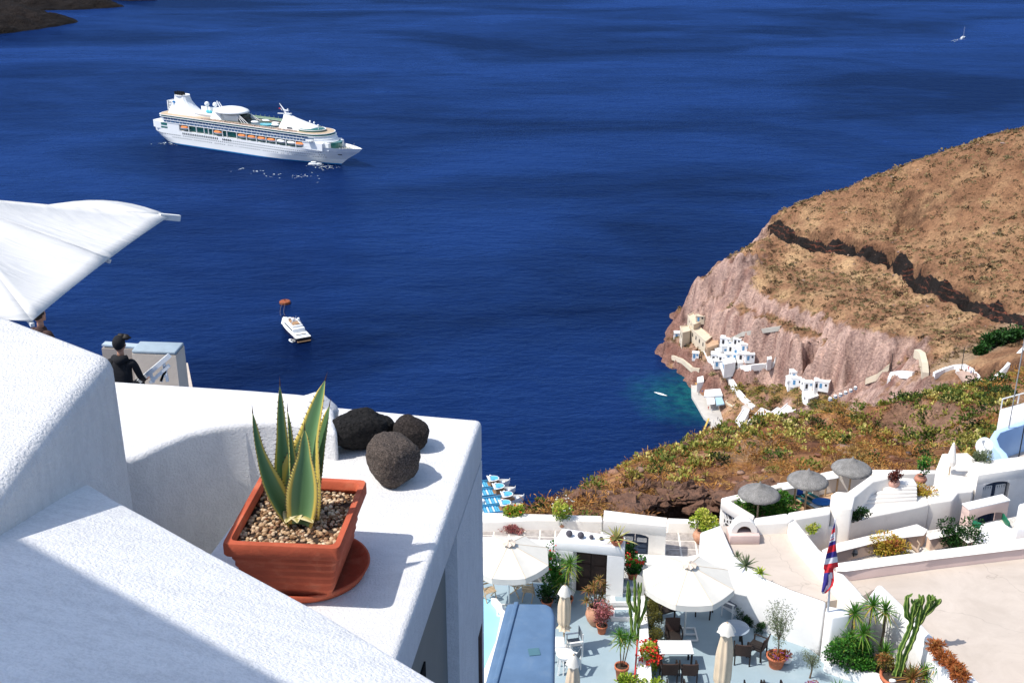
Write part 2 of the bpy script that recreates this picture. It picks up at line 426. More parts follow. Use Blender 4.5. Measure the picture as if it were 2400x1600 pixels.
low_lo = W((1556, 828, 1), (1575, 858, 1), (1604, 876, 1), (1616, 900, 1.2), (1650, 900, 1.5), (1690, 905, 2.2), (1720, 930, 3.5))
low_hi = W((1563, 795, 8.5), (1590, 808, 8), (1622, 838, 8.5), (1650, 862, 9), (1700, 880, 11), (1724, 905, 9.5))
sea_pts = W((1535, 815, -6), (1560, 868, -6), (1590, 892, -6), (1610, 930, -5), (1640, 990, -5), (1600, 1040, -6))
flat = W((1640, 930, 0.9), (1680, 930, 1.2), (1690, 975, 1.2), (1660, 1000, .9), (1740, 985, 3.5), (1770, 945, 8), (1800, 920, 13), (1850, 930, 15), (1900, 945, 18), (1800, 985, 6), (1860, 985, 10))
up = W((2250, 850, 57), (2200, 862, 55), (2180, 800, 54), (2250, 790, 57), (2330, 850, 64), (2400, 830, 70), (2300, 900, 64), (2130, 770, 52), (2060, 745, 50), (2000, 720, 49), (1950, 680, 49), (1900, 660, 47.5), (1850, 650, 46), (1780, 640, 42),
       (2000, 540, 63), (2100, 560, 61), (2200, 600, 64), (2300, 660, 66), (2400, 700, 66), (2150, 480, 75), (2300, 500, 80), (2400, 480, 85), (2000, 480, 71), (1900, 520, 61.5))
back = []
for x, y, z in crest[2:]:
    back += [(x + 6, y + 22, z - 7), (x + 2, y + 60, z - 34), (x - 10, y + 130, -6), (x, y + 210, -14)]
for (x, y, z), dz_ in zip(crest[:4], (22, 24, 20, 14)): back += [(x - 3, y + 9, z - dz_ * .5), (x - 6, y + 20, z - dz_), (x - 10, y + 45, -8)]
back += [(62, 600, -8), (60, 545, -8), (75, 640, -10), (100, 700, -14), (85, 560, -4)]
far = [(330, 480, 125), (400, 400, 135), (430, 560, 140), (300, 350, 100), (250, 330, 80), (210, 345, 72), (470, 700, 120), (150, 345, 40), (110, 340, 14), (90, 350, 4), (70, 345, -6), (170, 330, 55), (400, 330, 140)]
_cy = lambda u: float(np.interp(u, [1640, 1700, 1745, 1800, 1850], [p[1] for p in cu_top[:5]]))
crest[0] = tuple(aty(1636, 657, _cy(1640) + 5)); crest[1] = tuple(aty(1700, 624, _cy(1700) + 14)); crest[2] = tuple(aty(1760, 582, _cy(1760) + 20))
back = [b for b in back if not (b[0] < 118 and b[1] < 560 and b[2] > 0)]
back += [(119, 621, -14), (110, 600, -13), (130, 640, -14), (100, 590, -12), (145, 665, -16), (128, 603, -12), (150, 640, -14), (105, 575, -10), (118, 586, -8)]
ctrl = dense(crest, 14) + dense(band_lo, 9) + dense(band_hi, 9) + dense(cu_top, 5) + dense(cu_lo, 5) + dense(cl_top, 5) + dense(cl_lo, 5) + dense(ledge, 6) + dense(low_lo, 5) + dense(low_hi, 5) + sea_pts + flat + up + back + far
st = .9
X, Y = np.meshgrid(np.arange(44, 470, st), np.arange(326, 760, st), indexing='ij')
Z0 = rbf(ctrl, X, Y, .35)
gx, gy = np.gradient(Z0, st); steep = np.hypot(gx, gy)
cl = sstep(steep, .62, 1.25)
ridge = lambda x, y, sc, o, sd: 1 - np.abs(fbm(x, y, sc, o, sd)) * 1.6
ux, uy = gx / (steep + 1e-6), gy / (steep + 1e-6)
# cliffs weather into vertical flutes: look the height up a little up- or downhill, by a noise that varies along the wall
tx, ty = -uy, ux
def zlook(dx, dy):
    i = np.clip((X + dx - X[0, 0]) / st, 0, X.shape[0] - 1.001); j = np.clip((Y + dy - Y[0, 0]) / st, 0, X.shape[1] - 1.001)
    a = i.astype(int); b = j.astype(int); fx = i - a; fy = j - b
    return (Z0[a, b] * (1 - fx) + Z0[np.minimum(a + 1, X.shape[0] - 1), b] * fx) * (1 - fy) + (Z0[a, np.minimum(b + 1, X.shape[1] - 1)] * (1 - fx) + Z0[np.minimum(a + 1, X.shape[0] - 1), np.minimum(b + 1, X.shape[1] - 1)] * fx) * fy
fl = (ridge(X, Y, 14, 3, 5) - .62) * 8.5 * np.clip(.65 + fbm(X, Y, 30, 2, 6), .15, 1.4) + fbm(X, Y, 5.0, 3, 9) * 2.4
Zf = zlook(ux * fl * cl, uy * fl * cl)
Z = Zf + fbm(X, Y, 40, 4, 2) * 2.0 * sstep(Z0, 2, 20) + fbm(X, Y, 7, 4, 3) * 1.2 * sstep(Z0, 0, 6) + fbm(X, Y, 2.6, 2, 4) * (.5 + 1.4 * cl) * sstep(Z0, 0, 4)
gul = fbm(X * .55 + Y * .3, Y * .25 - X * .1, 16, 3, 21); Z += sstep(Z0, 45, 62) * (1 - cl) * np.minimum(gul, .25) * 1.8
# ledges of harder rock break the slope
led = np.clip(fbm(X, Y, 26, 3, 151) * 2.8 - .35, 0, 1) * sstep(Z0, 40, 46); Zq = Z + fbm(X, Y, 9, 2, 161); Z = Z + led * (sstep((Zq / 3.0) % 1, .0, .25) - (Zq / 3.0) % 1) * 1.3
# the dark lava band: a stack of thin ledges
db, par = polyd(X, Y, band_lo)
bn = db + fbm(X, Y, 14, 2, 31) * .7
band = sstep(bn, -1.7, -.3) * (1 - sstep(bn, 3.0, 4.2))
Zb = Z + fbm(X, Y, 7, 2, 33) * .5; q_ = Zb / 1.5; Z = Z + band * ((sstep(q_ % 1, .55, .95) - q_ % 1) * 1.5 + fbm(X, Y, 2.4, 2, 41) * .35)
# colours of soil, rock and lava
def C3(h): return np.array(srgb(h))
dry = C3('96735a')[None, None] * np.ones(X.shape + (1,))
n1 = fbm(X, Y, 30, 4, 51)[..., None]; n2 = fbm(X, Y, 8, 4, 61)[..., None]
soil = dry * (1 + .22 * n1) + (C3('7d5c47') - C3('96735a')) * np.clip(n2 * 1.6, 0, 1) + (C3('b49674') - C3('96735a')) * np.clip(-n2 * 1.6, 0, 1)
upm = sstep(Z0 - .03 * (X - 150), 55, 68)[..., None]; soil = soil * (1 - upm * .45) + upm * .45 * C3('8d6a50')
gr = (C3('a5907a')[None, None] * np.ones(X.shape + (1,)))
dg, _ = polyd(X, Y, W((2150, 870, 55), (2260, 830, 57), (2400, 760, 61)))
gm = (1 - sstep(np.abs(dg + fbm(X, Y, 9, 3, 71) * 4), 3, 9))[..., None] * sstep(X, 140, 160)[..., None]
soil = soil * (1 - .8 * gm) + .8 * gm * gr
streak = fbm(X * 1.0, Y * 1.0, 5, 3, 81)[..., None]
pink = C3('b39990')[None, None] * (1 + .25 * streak) ; pink = pink + (C3('84625a') - C3('b39990')) * np.clip(fbm(X, Y, 4, 3, 91)[..., None] * 1.4, 0, 1)
low = (1 - sstep(Z0, 50, 56)) * sstep(X, 60, 64)
gxx, gyy = np.gradient(Z, st); sreal = np.hypot(gxx, gyy)
rock = (sstep(.6 * steep + .4 * sreal, .78, 1.15) * low)[..., None]
soil = soil * (1 - rock) + rock * pink
rock = np.maximum(rock, ((1 - sstep(X, 96, 108)) * sstep(fbm(X, Y, 6, 3, 95), -.3, .1) * low)[..., None] * .8); soil = soil * (1 - rock * .5) + rock * .5 * pink
outc = (sstep(sreal, .85, 1.4) * sstep(Z0, 46, 52))[..., None]; soil = soil * (1 - .7 * outc) + .7 * outc * C3('5e483a')
wet = ((1 - sstep(Z0, 7, 14)) * sstep(steep, .5, 1))[..., None]; soil = soil * (1 - wet * .75) + wet * .75 * C3('7e5a50')
grass = ((1 - sstep(Z0, 20, 27)) * (1 - sstep(steep, .5, .9)) * sstep(X, 100, 112))[..., None]; soil = soil * (1 - .6 * grass) + .6 * grass * C3('8f7a45')
soil = np.concatenate([np.clip(soil, .01, .9), band[..., None]], -1)
HX, HY, HZ, HS = X, Y, Z, steep
terrain_obj('headland', X, Y, Z, soil, soil_material('headland_soil', 1.1, .14, 1.0, 1.0, True), Z < -3)
def hz(x, y):
    i = min(max((x - 44) / st, 0), HZ.shape[0] - 1.01); j = min(max((y - 326) / st, 0), HZ.shape[1] - 1.01)
    a, b = int(i), int(j); fx, fy = i - a, j - b
    return float((HZ[a, b] * (1 - fx) + HZ[a + 1, b] * fx) * (1 - fy) + (HZ[a, b + 1] * (1 - fx) + HZ[a + 1, b + 1] * fx) * fy)
def on_head(u, v):
    d = ray(u, v); t = 330.0
    while t < 900:
        x, y, z = d.x * t, d.y * t, CAMZ + d.z * t
        if z < hz(x, y): return Vector((x, y, hz(x, y)))
        t += .6
    return atz(u, v, 20)

# ------------------------------------------------------------ near hillside below the terraces
ncrest = W((1120, 1215, 176), (1215, 1196, 177), (1300, 1156, 177), (1400, 1122, 176.5), (1480, 1088, 175.5), (1560, 1046, 174.5), (1650, 1002, 173), (1750, 974, 172), (1850, 947, 171), (1950, 914, 171), (2040, 887, 171), (2130, 882, 172), (2210, 897, 173.2), (2290, 930, 174.5), (2350, 962, 176), (2440, 985, 178))
inner = W((1400, 1180, 179), (1300, 1192, 179.2), (1500, 1170, 178.6), (1600, 1120, 177.2), (1700, 1150, 178.5), (1700, 1050, 175.5), (1900, 1050, 176.5), (1900, 980, 174), (2100, 1000, 176), (2100, 950, 174.5), (2200, 1050, 179), (2250, 1000, 178), (2300, 965, 177), (2000, 1080, 179), (1600, 1195, 180), (1800, 1110, 179), (1800, 1000, 174.5), (2000, 940, 173.2))
ctrl = dense(ncrest, 5) + inner
for x, y, z in ncrest:
    ctrl += [(x - 4, y + 8, z - 7), (x - 14, y + 26, z - 34), (x - 34, y + 60, z - 85), (x - 60, y + 130, 30)]
ctrl += [(x, y, 180.5) for x in (-30, -10, 10, 30, 50, 70) for y in (30, 45)] + [(-12, 60, 176), (-25, 70, 165), (-40, 75, 150), (80, 55, 186), (110, 70, 192), (110, 110, 190), (140, 140, 190), (70, 100, 180.5), (60, 70, 181), (100, 180, 140), (160, 200, 150)]
sn_ = .42
X, Y = np.meshgrid(np.arange(-45, 110, sn_), np.arange(46, 190, sn_), indexing='ij')
Z0 = rbf(ctrl, X, Y, .1)
Z = Z0 + fbm(X, Y, 14, 5, 3) * .9 + fbm(X, Y, 3, 4, 7) * .55 - .5
Z -= sstep(-X, -4, 4) * .5 + .8 * sstep(X, 6, 16) + .9 * sstep(X, 18, 34)
rockm = sstep(fbm(X, Y, 13, 3, 13), -.1, .25)
Z += rockm * (np.abs(fbm(X, Y, 4.5, 4, 23)) * 2.2 - .5 + (1 - np.abs(fbm(X, Y, 1.9, 3, 27)) * 2) * .45)
q_ = (Z + fbm(X, Y, 5, 2, 29)) / 1.1; Z += rockm * .5 * (sstep(q_ % 1, .3, .7) - q_ % 1) * 1.1
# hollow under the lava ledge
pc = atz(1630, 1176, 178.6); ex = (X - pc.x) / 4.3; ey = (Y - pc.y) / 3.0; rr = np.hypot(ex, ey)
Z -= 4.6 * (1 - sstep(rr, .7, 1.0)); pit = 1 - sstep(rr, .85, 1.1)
gx, gy = np.gradient(Z, sn_); steep = np.hypot(gx, gy)
n1 = fbm(X, Y, 11, 4, 33)[..., None]; n2 = fbm(X, Y, 2.5, 4, 43)[..., None]
soil = C3('7d5640')[None, None] * (1 + .3 * n1) + (C3('a47c55') - C3('7d5640')) * np.clip(n2 * 1.5 + .1, 0, 1) + (C3('583f34') - C3('7d5640')) * np.clip(-n2 * 1.5, 0, 1)
rk = (rockm * sstep(steep, .35, 1.0))[..., None]; soil = soil * (1 - .8 * rk) + .8 * rk * (C3('8d7263')[None, None] * (1 + .3 * n2))
sg = sstep(fbm(X, Y, 9, 3, 73), .15, .45)[..., None]; soil = soil * (1 - .55 * sg) + .55 * sg * C3('a58d76')
soil = soil * (1 - pit[..., None]) + pit[..., None] * C3('241d1a')  # shade of the hollow painted in, soil blended to near black
soil = np.clip(soil, .01, .9)
NX, NY, NZ = X, Y, Z
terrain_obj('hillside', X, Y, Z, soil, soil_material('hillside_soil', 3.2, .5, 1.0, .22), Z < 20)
def nz(x, y):
    i = min(max((x + 45) / sn_, 0), NZ.shape[0] - 1.01); j = min(max((y - 46) / sn_, 0), NZ.shape[1] - 1.01)
    return float(NZ[int(i), int(j)])
def on_near(u, v):
    d = ray(u, v); t = 48.0
    while t < 170:
        x, y, z = d.x * t, d.y * t, CAMZ + d.z * t
        if z < nz(x, y): return Vector((x, y, nz(x, y)))
        t += .2
    return None

# ------------------------------------------------------------ dark volcanic island in the bay
def island(name, outline, hgt, seed):
    P = [atz(u, v, 0) for u, v in outline]
    xs = [p.x for p in P]; ys = [p.y for p in P]
    X, Y = np.meshgrid(np.arange(min(xs) - 10, max(xs) + 10, 5.0), np.arange(min(ys) - 10, max(ys) + 10, 5.0), indexing='ij')
    d, _ = polyd(X, Y, [tuple(p) for p in P] + [tuple(P[0])])
    ins = np.zeros(X.shape, bool); n = len(P)
    for i in range(n):
        a, b = P[i], P[(i + 1) % n]
        c = ((a.y > Y) != (b.y > Y)) & (X < (b.x - a.x) * (Y - a.y) / (b.y - a.y + 1e-9) + a.x); ins ^= c
    dd = np.where(ins, np.abs(d), -np.abs(d)) + fbm(X, Y, 40, 3, seed) * 8
    Z = -4 + hgt * sstep(dd, -6, 90) * (.75 + .5 * fbm(X, Y, 160, 3, seed + 5)) + 7 * sstep(dd, -3, 9) + sstep(dd, 0, 12) * fbm(X, Y, 26, 4, seed + 9) * 7
    colr = C3('1d1918')[None, None] * (1 + .35 * fbm(X, Y, 90, 4, seed + 3)[..., None]) + C3('2a211d') * .4 * np.clip(fbm(X, Y, 50, 3, seed + 4)[..., None], 0, 1)
    terrain_obj(name, X, Y, Z, np.clip(colr, .005, .5), ISLE, Z < -2)
ISLE = soil_material('lava_soil', .12, .03, 1.0, 6.0)
island('lava_island', [(-260, 110), (-60, 92), (0, 82), (60, 74), (120, 66), (165, 57), (190, 52), (180, 47), (150, 43), (112, 34), (60, 20), (0, 5), (-120, -10), (-300, 0)], 26, 3)
island('lava_headland', [(-300, 20), (60, 27), (140, 25), (200, 23), (260, 20), (300, 16), (285, 11), (230, 5), (150, -2), (80, -8), (-300, -16)], 22, 13)
island('far_lava_islet', [(200, -2), (300, 3.5), (380, 1), (340, -6), (200, -9)], 14, 23)
# ------------------------------------------------------------ cruise ship (local frame: x to the bow, y to port, z up)
white_paint = mat('ship_white', (.80, .81, .80), .35, .03, .05, spec=.4, world_co=False)
boot_blue = mat('boot_blue', (.02, .22, .52), .4, .05, .1, world_co=False)
dark_glass = mat('dark_glass', (.02, .035, .045), .12, .1, .5, spec=.6, world_co=False)
green_glass = mat('green_glass', (.02, .13, .11), .15, .15, .4, spec=.6, world_co=False)
blue_glass = mat('blue_glass', (.05, .10, .19), .15, .12, .4, spec=.6, world_co=False)
deck_tan = mat('deck_tan', (.46, .36, .25), .8, .15, .3, world_co=False)
deck_green = mat('deck_green', (.30, .40, .27), .8, .12, .3, world_co=False)
boat_orange = mat('boat_orange', (.72, .22, .06), .45, .06, .5, world_co=False)
grey_paint = mat('grey_paint', (.40, .41, .42), .5, .08, .5, world_co=False)
black_paint = mat('black_paint', (.012, .012, .013), .45, .1, 1, world_co=False)
pool_blue = mat('pool_blue', (.08, .42, .48), .1, .1, 1, spec=.5, world_co=False)
red_paint = mat('red_paint', (.5, .03, .03), .5, .1, 1, world_co=False)
SHIP = thing('cruise_ship', 'large white cruise ship with orange lifeboats and swept funnel anchored in the bay', 'cruise ship', (-219.23, 962.82, 0), rz=R(-30.7))
def P_(g, name, m, **k): return g.obj(name, m, SHIP, local=True, **k)
def hb(x, xa, xb, Lf, La, B, p=2.0):
    if x > xb - Lf: return B * max(0.0, 1 - ((x - (xb - Lf)) / Lf) ** p)
    if x < xa + La: return B * math.sqrt(max(0.0, 1 - ((xa + La - x) / La) ** 2.4))
    return B
lev = [(-3, -90, 92, 78, 30, 11.6, 1.5), (0, -95.5, 95, 76, 28, 12.8, 1.6), (1.0, -97, 96, 74, 27, 13, 1.65), (1.02, -97, 96, 74, 27, 13, 1.65), (5, -103, 101, 68, 24, 13.1, 1.9), (9, -108, 108, 62, 22, 13.2, 2.2), (12.4, -109, 114, 58, 22, 13.2, 2.4), (14.4, -108.5, 117, 55, 22, 13.2, 2.6)]
NS = 64
def shell_pt(k, s):
    z, xa, xb, Lf, La, B, p = lev[k]
    t = s / (NS - 1); t = .5 - .5 * math.cos(math.pi * t)
    x = xa + (xb - xa) * t
    zz = z
    if k == len(lev) - 1: zz = 12.5 + 2.6 * float(sstep(np.array(x), 58, 78)) + .2 * float(sstep(np.array(x), 100, 117))
    return x, hb(x, xa, xb, Lf, La, B, p), zz
g = G()
for k in range(len(lev) - 1):
    g.mi = 1 if k <= 1 else 0
    for sd in (-1, 1):
        vs = []
        for kk in (k, k + 1):
            for s_ in range(NS):
                x, b, z = shell_pt(kk, s_); vs.append((x, sd * b, z))
        fs = [((i, i + 1, NS + i + 1, NS + i) if sd < 0 else (i + 1, i, NS + i, NS + i + 1)) for i in range(NS - 1)]
        g.add(vs, fs)
top = [shell_pt(6, i) for i in range(NS)]; g.mi = 0
g.add([(x, -b, 12.35) for x, b, z in top] + [(x, b, 12.35) for x, b, z in top], [(i, i + 1, NS + i + 1, NS + i) for i in range(NS - 1)])
hull = P_(g, 'hull', [white_paint, boot_blue], auto=35)
def child(g, name, m, par, **k):
    o = g.obj(name, m, par, local=True, **k); return o
# portholes and hull windows: rows of small dark panes just proud of the plating
g = G(); g2 = G()
def side_pt(x, z):
    ks = [i for i in range(len(lev) - 1) if lev[i][0] <= z <= lev[i + 1][0]] or [5]; k = ks[-1]
    def half(kk):
        zz, xa, xb, Lf, La, B, p = lev[kk]
        return hb(min(max(x, xa + .01), xb - .01), xa, xb, Lf, La, B, p)
    f = (z - lev[k][0]) / (lev[k + 1][0] - lev[k][0] + 1e-6)
    return half(k) * (1 - f) + half(k + 1) * f
def pane(G_, x, z, w, h, out=.10):
    for sd in (-1, 1):
        y0, y1 = side_pt(x - w / 2, z) + out, side_pt(x + w / 2, z) + out
        vs = [(x - w / 2, sd * y0, z - h / 2), (x + w / 2, sd * y1, z - h / 2), (x + w / 2, sd * y1, z + h / 2), (x - w / 2, sd * y0, z + h / 2)]
        G_.add(vs, [(0, 1, 2, 3)] if sd < 0 else [(3, 2, 1, 0)])
for i in range(86):
    x = -98 + i * 2.15
    if random.random() > .05: pane(g, x, 8.2, .8, .8)
    if -84 < x < 88 and random.random() > .08: pane(g, x, 6.1, .75, .75)
    if -20 < x < 84: pane(g, x, 10.2, .8, .8)
for i in range(27):
    x = -66 + i * 2.1
    if i not in (20, 21): pane(g2, x, 10.4, 1.1, 1.7)
tag(child(g, 'porthole', dark_glass, hull), kind='stuff'); tag(child(g2, 'hull_window', dark_glass, hull), kind='stuff')
g = G(); pane(g, 98, 9.5, 3.2, 1.1); child(g, 'anchor_pocket', black_paint, hull)['kind'] = 'stuff'
# superstructure: stern block, inner gallery wall, upper decks, raked front
def front(z): return 94.0 - (z - 14.0) * .72
def deck_poly(xa, z, B, n=14, rnd=11.0):
    xf = front(z); pts = []
    for i in range(n + 1):
        a = -math.pi / 2 + math.pi * i / n
        pts.append((xf - rnd * 1.9 + rnd * 1.9 * max(0, math.cos(a)) ** .7, B * math.sin(a)))
    ra = 7.0
    for i in range(n + 1):
        a = math.pi / 2 + math.pi * i / n
        pts.append((xa + ra + ra * math.cos(a), B * math.sin(a)))
    return pts
g = G()
g.prism(deck_poly(-70, 12.3, 10.0), 12.36, 18.2)
P_(g, 'gallery_wall', green_glass)
g = G()
n = 14
def tier(xa0, xa1, z0, z1, B0, B1):
    a = deck_poly(xa0, z0, B0); b = deck_poly(xa1, z1, B1); k = len(a)
    g.add([(x, y, z0) for x, y in a] + [(x, y, z1) for x, y in b], [(i, (i + 1) % k, k + (i + 1) % k, k + i) for i in range(k)] + [tuple(range(k, 2 * k)), tuple(range(k))[::-1]])
tier(-97, -95, 18.0, 23.2, 13.1, 13.1)
for sd in (-1, 1):
    g.box((-84.5, sd * 9.6, 15.3), (29, 7.0, 5.8))
    g.box((77, sd * 8.6, 15.3), (20, 8.8, 5.8))
    for x in (-70.2, -59, -50, -41, -36, -31, -20, -15, -4, 6.8, 17.6, 28.3, 38.9, 49.4, 59.8, 67.4):
        g.box((x, sd * 12.7, 15.3), (.55, .8, 5.7))
g.box((84, 0, 15.2), (14, 20, 6.0)); g.box((-92, 0, 15), (26, 19, 6))
st_ = P_(g, 'superstructure', white_paint, auto=30)
# raked white front of the forward house down to the bow deck
g = G(); pts0 = []; pts1 = []
for i in range(15):
    a = -math.pi / 2 + math.pi * i / 14
    pts0.append((74 + 21.5 * max(0, math.cos(a)) ** .8, 12.9 * math.sin(a), 12.5)); pts1.append((70 + 17.5 * max(0, math.cos(a)) ** .8, 13.15 * math.sin(a), 21.2))
g.add(pts0 + pts1, [(i, i + 1, 15 + i + 1, 15 + i) for i in range(14)] + [tuple(range(15, 30))])
P_(g, 'front_house', white_paint, auto=35)
g = G()
for i in range(15):
    pass
def ring(xa, z0, z1, B, grow, m, name, rnd=11.0):
    gg = G(); a = deck_poly(xa, (z0 + z1) / 2, B, rnd=rnd); k = len(a); cx = 0
    q = [(x + grow * (1 if x > 40 else (-1 if x < -60 else 0)), y * (1 + grow / B)) for x, y in a]
    gg.add([(x, y, z0) for x, y in q] + [(x, y, z1) for x, y in q], [(i, (i + 1) % k, k + (i + 1) % k, k + i) for i in range(k)] + [tuple(range(k, 2 * k)), tuple(range(k))[::-1]])
    return P_(gg, name, m, auto=35)
# window bands of the two cabin decks, broken by white frames
g = G(); gm = G()
for zc, hh in ((19.4, 1.5), (21.7, 1.5)):
    x = -88.0
    while x < 70:
        w = random.choice((3.4, 3.4, 5.2)); inset = -.12
        for sd in (-1, 1): g.box((x + w / 2, sd * 13.12, zc), (w - .55, .3, hh))
        x += w
win = P_(g, 'cabin_window', blue_glass); win['kind'] = 'stuff'
g = G()
for x0, x1 in ((-92, -84),):
    for sd in (-1, 1): g.box((-88, sd * 13.15, 16.6), (7, .3, 2.0)); g.box((-88, sd * 13.15, 13.8), (7.5, .3, 1.3))
P_(g, 'stern_window', green_glass, )['kind'] = 'stuff'
ring(-95, 18.0, 18.5, 13.2, .25, white_paint, 'deck_edge'); ring(-95, 20.4, 20.75, 13.15, .2, white_paint, 'deck_edge')
ring(-95.5, 23.2, 24.5, 13.2, .35, green_glass, 'windbreak'); ring(-96, 22.9, 23.25, 13.3, .7, white_paint, 'deck_edge')
ring(-96, 24.5, 24.9, 13.4, .8, white_paint, 'deck_edge')
dk = ring(-95.6, 24.85, 24.98, 13.3, .45, [deck_tan], 'sun_deck')
ring(-97, 21.1, 21.9, 13.2, .3, blue_glass, 'bridge_window') if False else None
g = G()                                              # bridge window strip round the front and its wings
pts = [(70 + 18.3 * max(0, math.cos(a)) ** .8, 13.3 * math.sin(a)) for a in [(-math.pi / 2 + math.pi * i / 20) for i in range(21)]]
g.add([(x, y, 20.2) for x, y in pts] + [(x - .9, y, 21.6) for x, y in pts], [(i, i + 1, 21 + i + 1, 21 + i) for i in range(20)])
P_(g, 'bridge_window', blue_glass, auto=40)
for sd in (-1, 1):
    g = G(); g.box((76, sd * 14.6, 20.0), (6, 3.2, .6)); g.box((76, sd * 15.9, 20.7), (6, .3, 1.2)); P_(g, 'bridge_wing', white_paint)
# lifeboats in the gallery
def lifeboat(x, sd, white):
    lb = thing('lifeboat', None, None); lb.parent = SHIP; lb.location = (x, sd * 12.4, 15.6)
    lb.rotation_euler = (0, 0, 0)
    g = G()
    def bo(i, j):
        t = i / 10 * 2 - 1; w = 1.7 * math.sqrt(max(0, 1 - abs(t) ** 3)); a = math.pi * j / 8
        return (t * 4.4, -w * math.cos(a), -1.6 * math.sin(a) * math.sqrt(max(.05, 1 - abs(t) ** 4)))
    g.grid(bo, 11, 9); g.obj('boat_hull', grey_paint if white else white_paint, lb, local=True, smooth=True)
    g = G()
    def bc(i, j):
        t = i / 10 * 2 - 1; w = 1.75 * math.sqrt(max(0, 1 - abs(t) ** 3.2)); a = math.pi * j / 8
        return (t * 4.45, -w * math.cos(a), .02 + 1.5 * math.sin(a) ** .7 * math.sqrt(max(.02, 1 - abs(t) ** 3)))
    g.grid(lambda i, j: bc(i, 8 - j), 11, 9); g.obj('boat_canopy', white_paint if white else boat_orange, lb, local=True, smooth=True)
    return lb
for x, wh in ((-64, 0), (-25.4, 0), (1.6, 0), (12.4, 0), (23.1, 0), (33.6, 0), (44.1, 1), (54.9, 1), (64, 0)):
    for sd in (-1, 1): lifeboat(x, sd, wh)
# midship pool well, pool and shelters
g = G(); g.prism([(-6, -8.6), (36, -8.6), (36, 9.5), (-6, 9.5)], 24.99, 25.03); P_(g, 'pool_floor', dark_glass)
g = G(); g.lathe([(4.2, 25.04), (4.2, 25.5)], (20, -2, 0), 20, 1.5, 1); P_(g, 'pool', pool_blue)
g = G()
for x, y, rx, ry in ((9, -4, 3.6, 2.6), (27, 1, 3.4, 2.6), (13, 5, 4, 2.2), (32, -5, 3.6, 2.4)): g.lathe([(1, 26.6), (.8, 27.1), (.1, 27.4)], (x, y, 0), 14, rx, ry)
P_(g, 'pool_shelter', white_paint, auto=40)['kind'] = 'stuff'
g = G(); g.box((0, -11.4, 26.2), (74, .15, .12)); g.box((18, 12.2, 26.3), (60, 2.6, .3)); g.box((18, 12.2, 27.4), (60, .12, .9))
for i in range(12): g.beam((-10 + i * 5, 13.2, 25), (-10 + i * 5, 13.2, 29.2), .18)
P_(g, 'promenade_rail', deck_green)
g = G()
for i in range(260):
    x = random.uniform(-45, 60); y = -random.uniform(9.5, 12.8); g.box((x, y, 25.35), (1.2, .5, .5), random.uniform(0, 3))
P_(g, 'deck_chair', [mat('lounger_mix', (.55, .42, .36), .8, .5, .6, world_co=False)])['kind'] = 'stuff'
# funnel
g = G()
def loft(secs):
    k = len(secs[0]); vs = []; fs = []
    for sct in secs: vs += sct
    for i in range(len(secs) - 1):
        for j in range(k): fs.append((i * k + j, i * k + (j + 1) % k, (i + 1) * k + (j + 1) % k, (i + 1) * k + j))
    fs += [tuple(range(k))[::-1], tuple(range((len(secs) - 1) * k, len(secs) * k))]
    g.add(vs, fs)
def rect(x0, x1, hy, z, c=.35): 
    d = min(hy, (x1 - x0) / 2) * c
    return [(x0 + d, -hy, z), (x1 - d, -hy, z), (x1, -hy + d, z), (x1, hy - d, z), (x1 - d, hy, z), (x0 + d, hy, z), (x0, hy - d, z), (x0, -hy + d, z)]
loft([rect(-90, -54, 7.5, 24.9), rect(-89, -60, 6.8, 28), rect(-86, -65, 5.4, 32), rect(-83.5, -68.5, 4.6, 36), rect(-82.5, -70, 4.3, 40)])
fun = P_(g, 'funnel', white_paint, auto=30)
g = G(); g.lathe([(5.2, 39.8), (6.4, 40.3), (6.4, 41.0), (6.2, 41.0), (6.0, 40.5)], (-76, 0, 0), 20, 1.15, .85); child(g, 'funnel_ring', white_paint, fun, auto=40)
g = G()
for i in range(4):
    for y in (-1.6, 1.4): g.tube([(-81.5 + i * 2.4, y, 39.5), (-83 + i * 2.4, y, 43.2)], .85, 8)
child(g, 'exhaust_pipe', black_paint, fun)['kind'] = 'stuff'
g = G(); g.box((-91, -3.4, 31), (.8, .8, 8)); g.box((-91, 3.4, 31), (.8, .8, 8))
for z in (27.2, 29.8, 32.4, 34.8): g.box((-91, 0, z), (.8, 7, .7))
g.box((-88.2, 0, 30), (3.4, 6.6, 9.4)); child(g, 'stern_screen', white_paint, fun)
g = G()
for i in range(3):
    for j in range(2): g.box((-90.9, -2.0 + j * 3.6, 28.5 + i * 2.6), (.9, 2.2, 1.7)); g.box((-89 + j * 1.6, -3.36, 28.5 + i * 2.6), (1.2, .2, 1.7))
child(g, 'stern_screen_opening', grey_paint, fun)['kind'] = 'stuff'
g = G(); ey_ = -5.25                                # blue crown and anchor mark on the funnel side
g.box((-81.6, ey_, 32.4), (.55, .5, 3.6)); g.box((-81.6, ey_, 34.6), (2.6, .5, .5)); g.box((-82.6, ey_, 35.2), (.4, .5, .9)); g.box((-80.6, ey_, 35.2), (.4, .5, .9)); g.box((-81.6, ey_, 35.4), (.4, .5, 1.1)); g.box((-82.7, ey_, 31.1), (.5, .5, 1.3)); g.box((-80.5, ey_, 31.1), (.5, .5, 1.3)); g.box((-81.6, ey_, 30.6), (2.2, .5, .5))
child(g, 'funnel_emblem', boot_blue, fun)
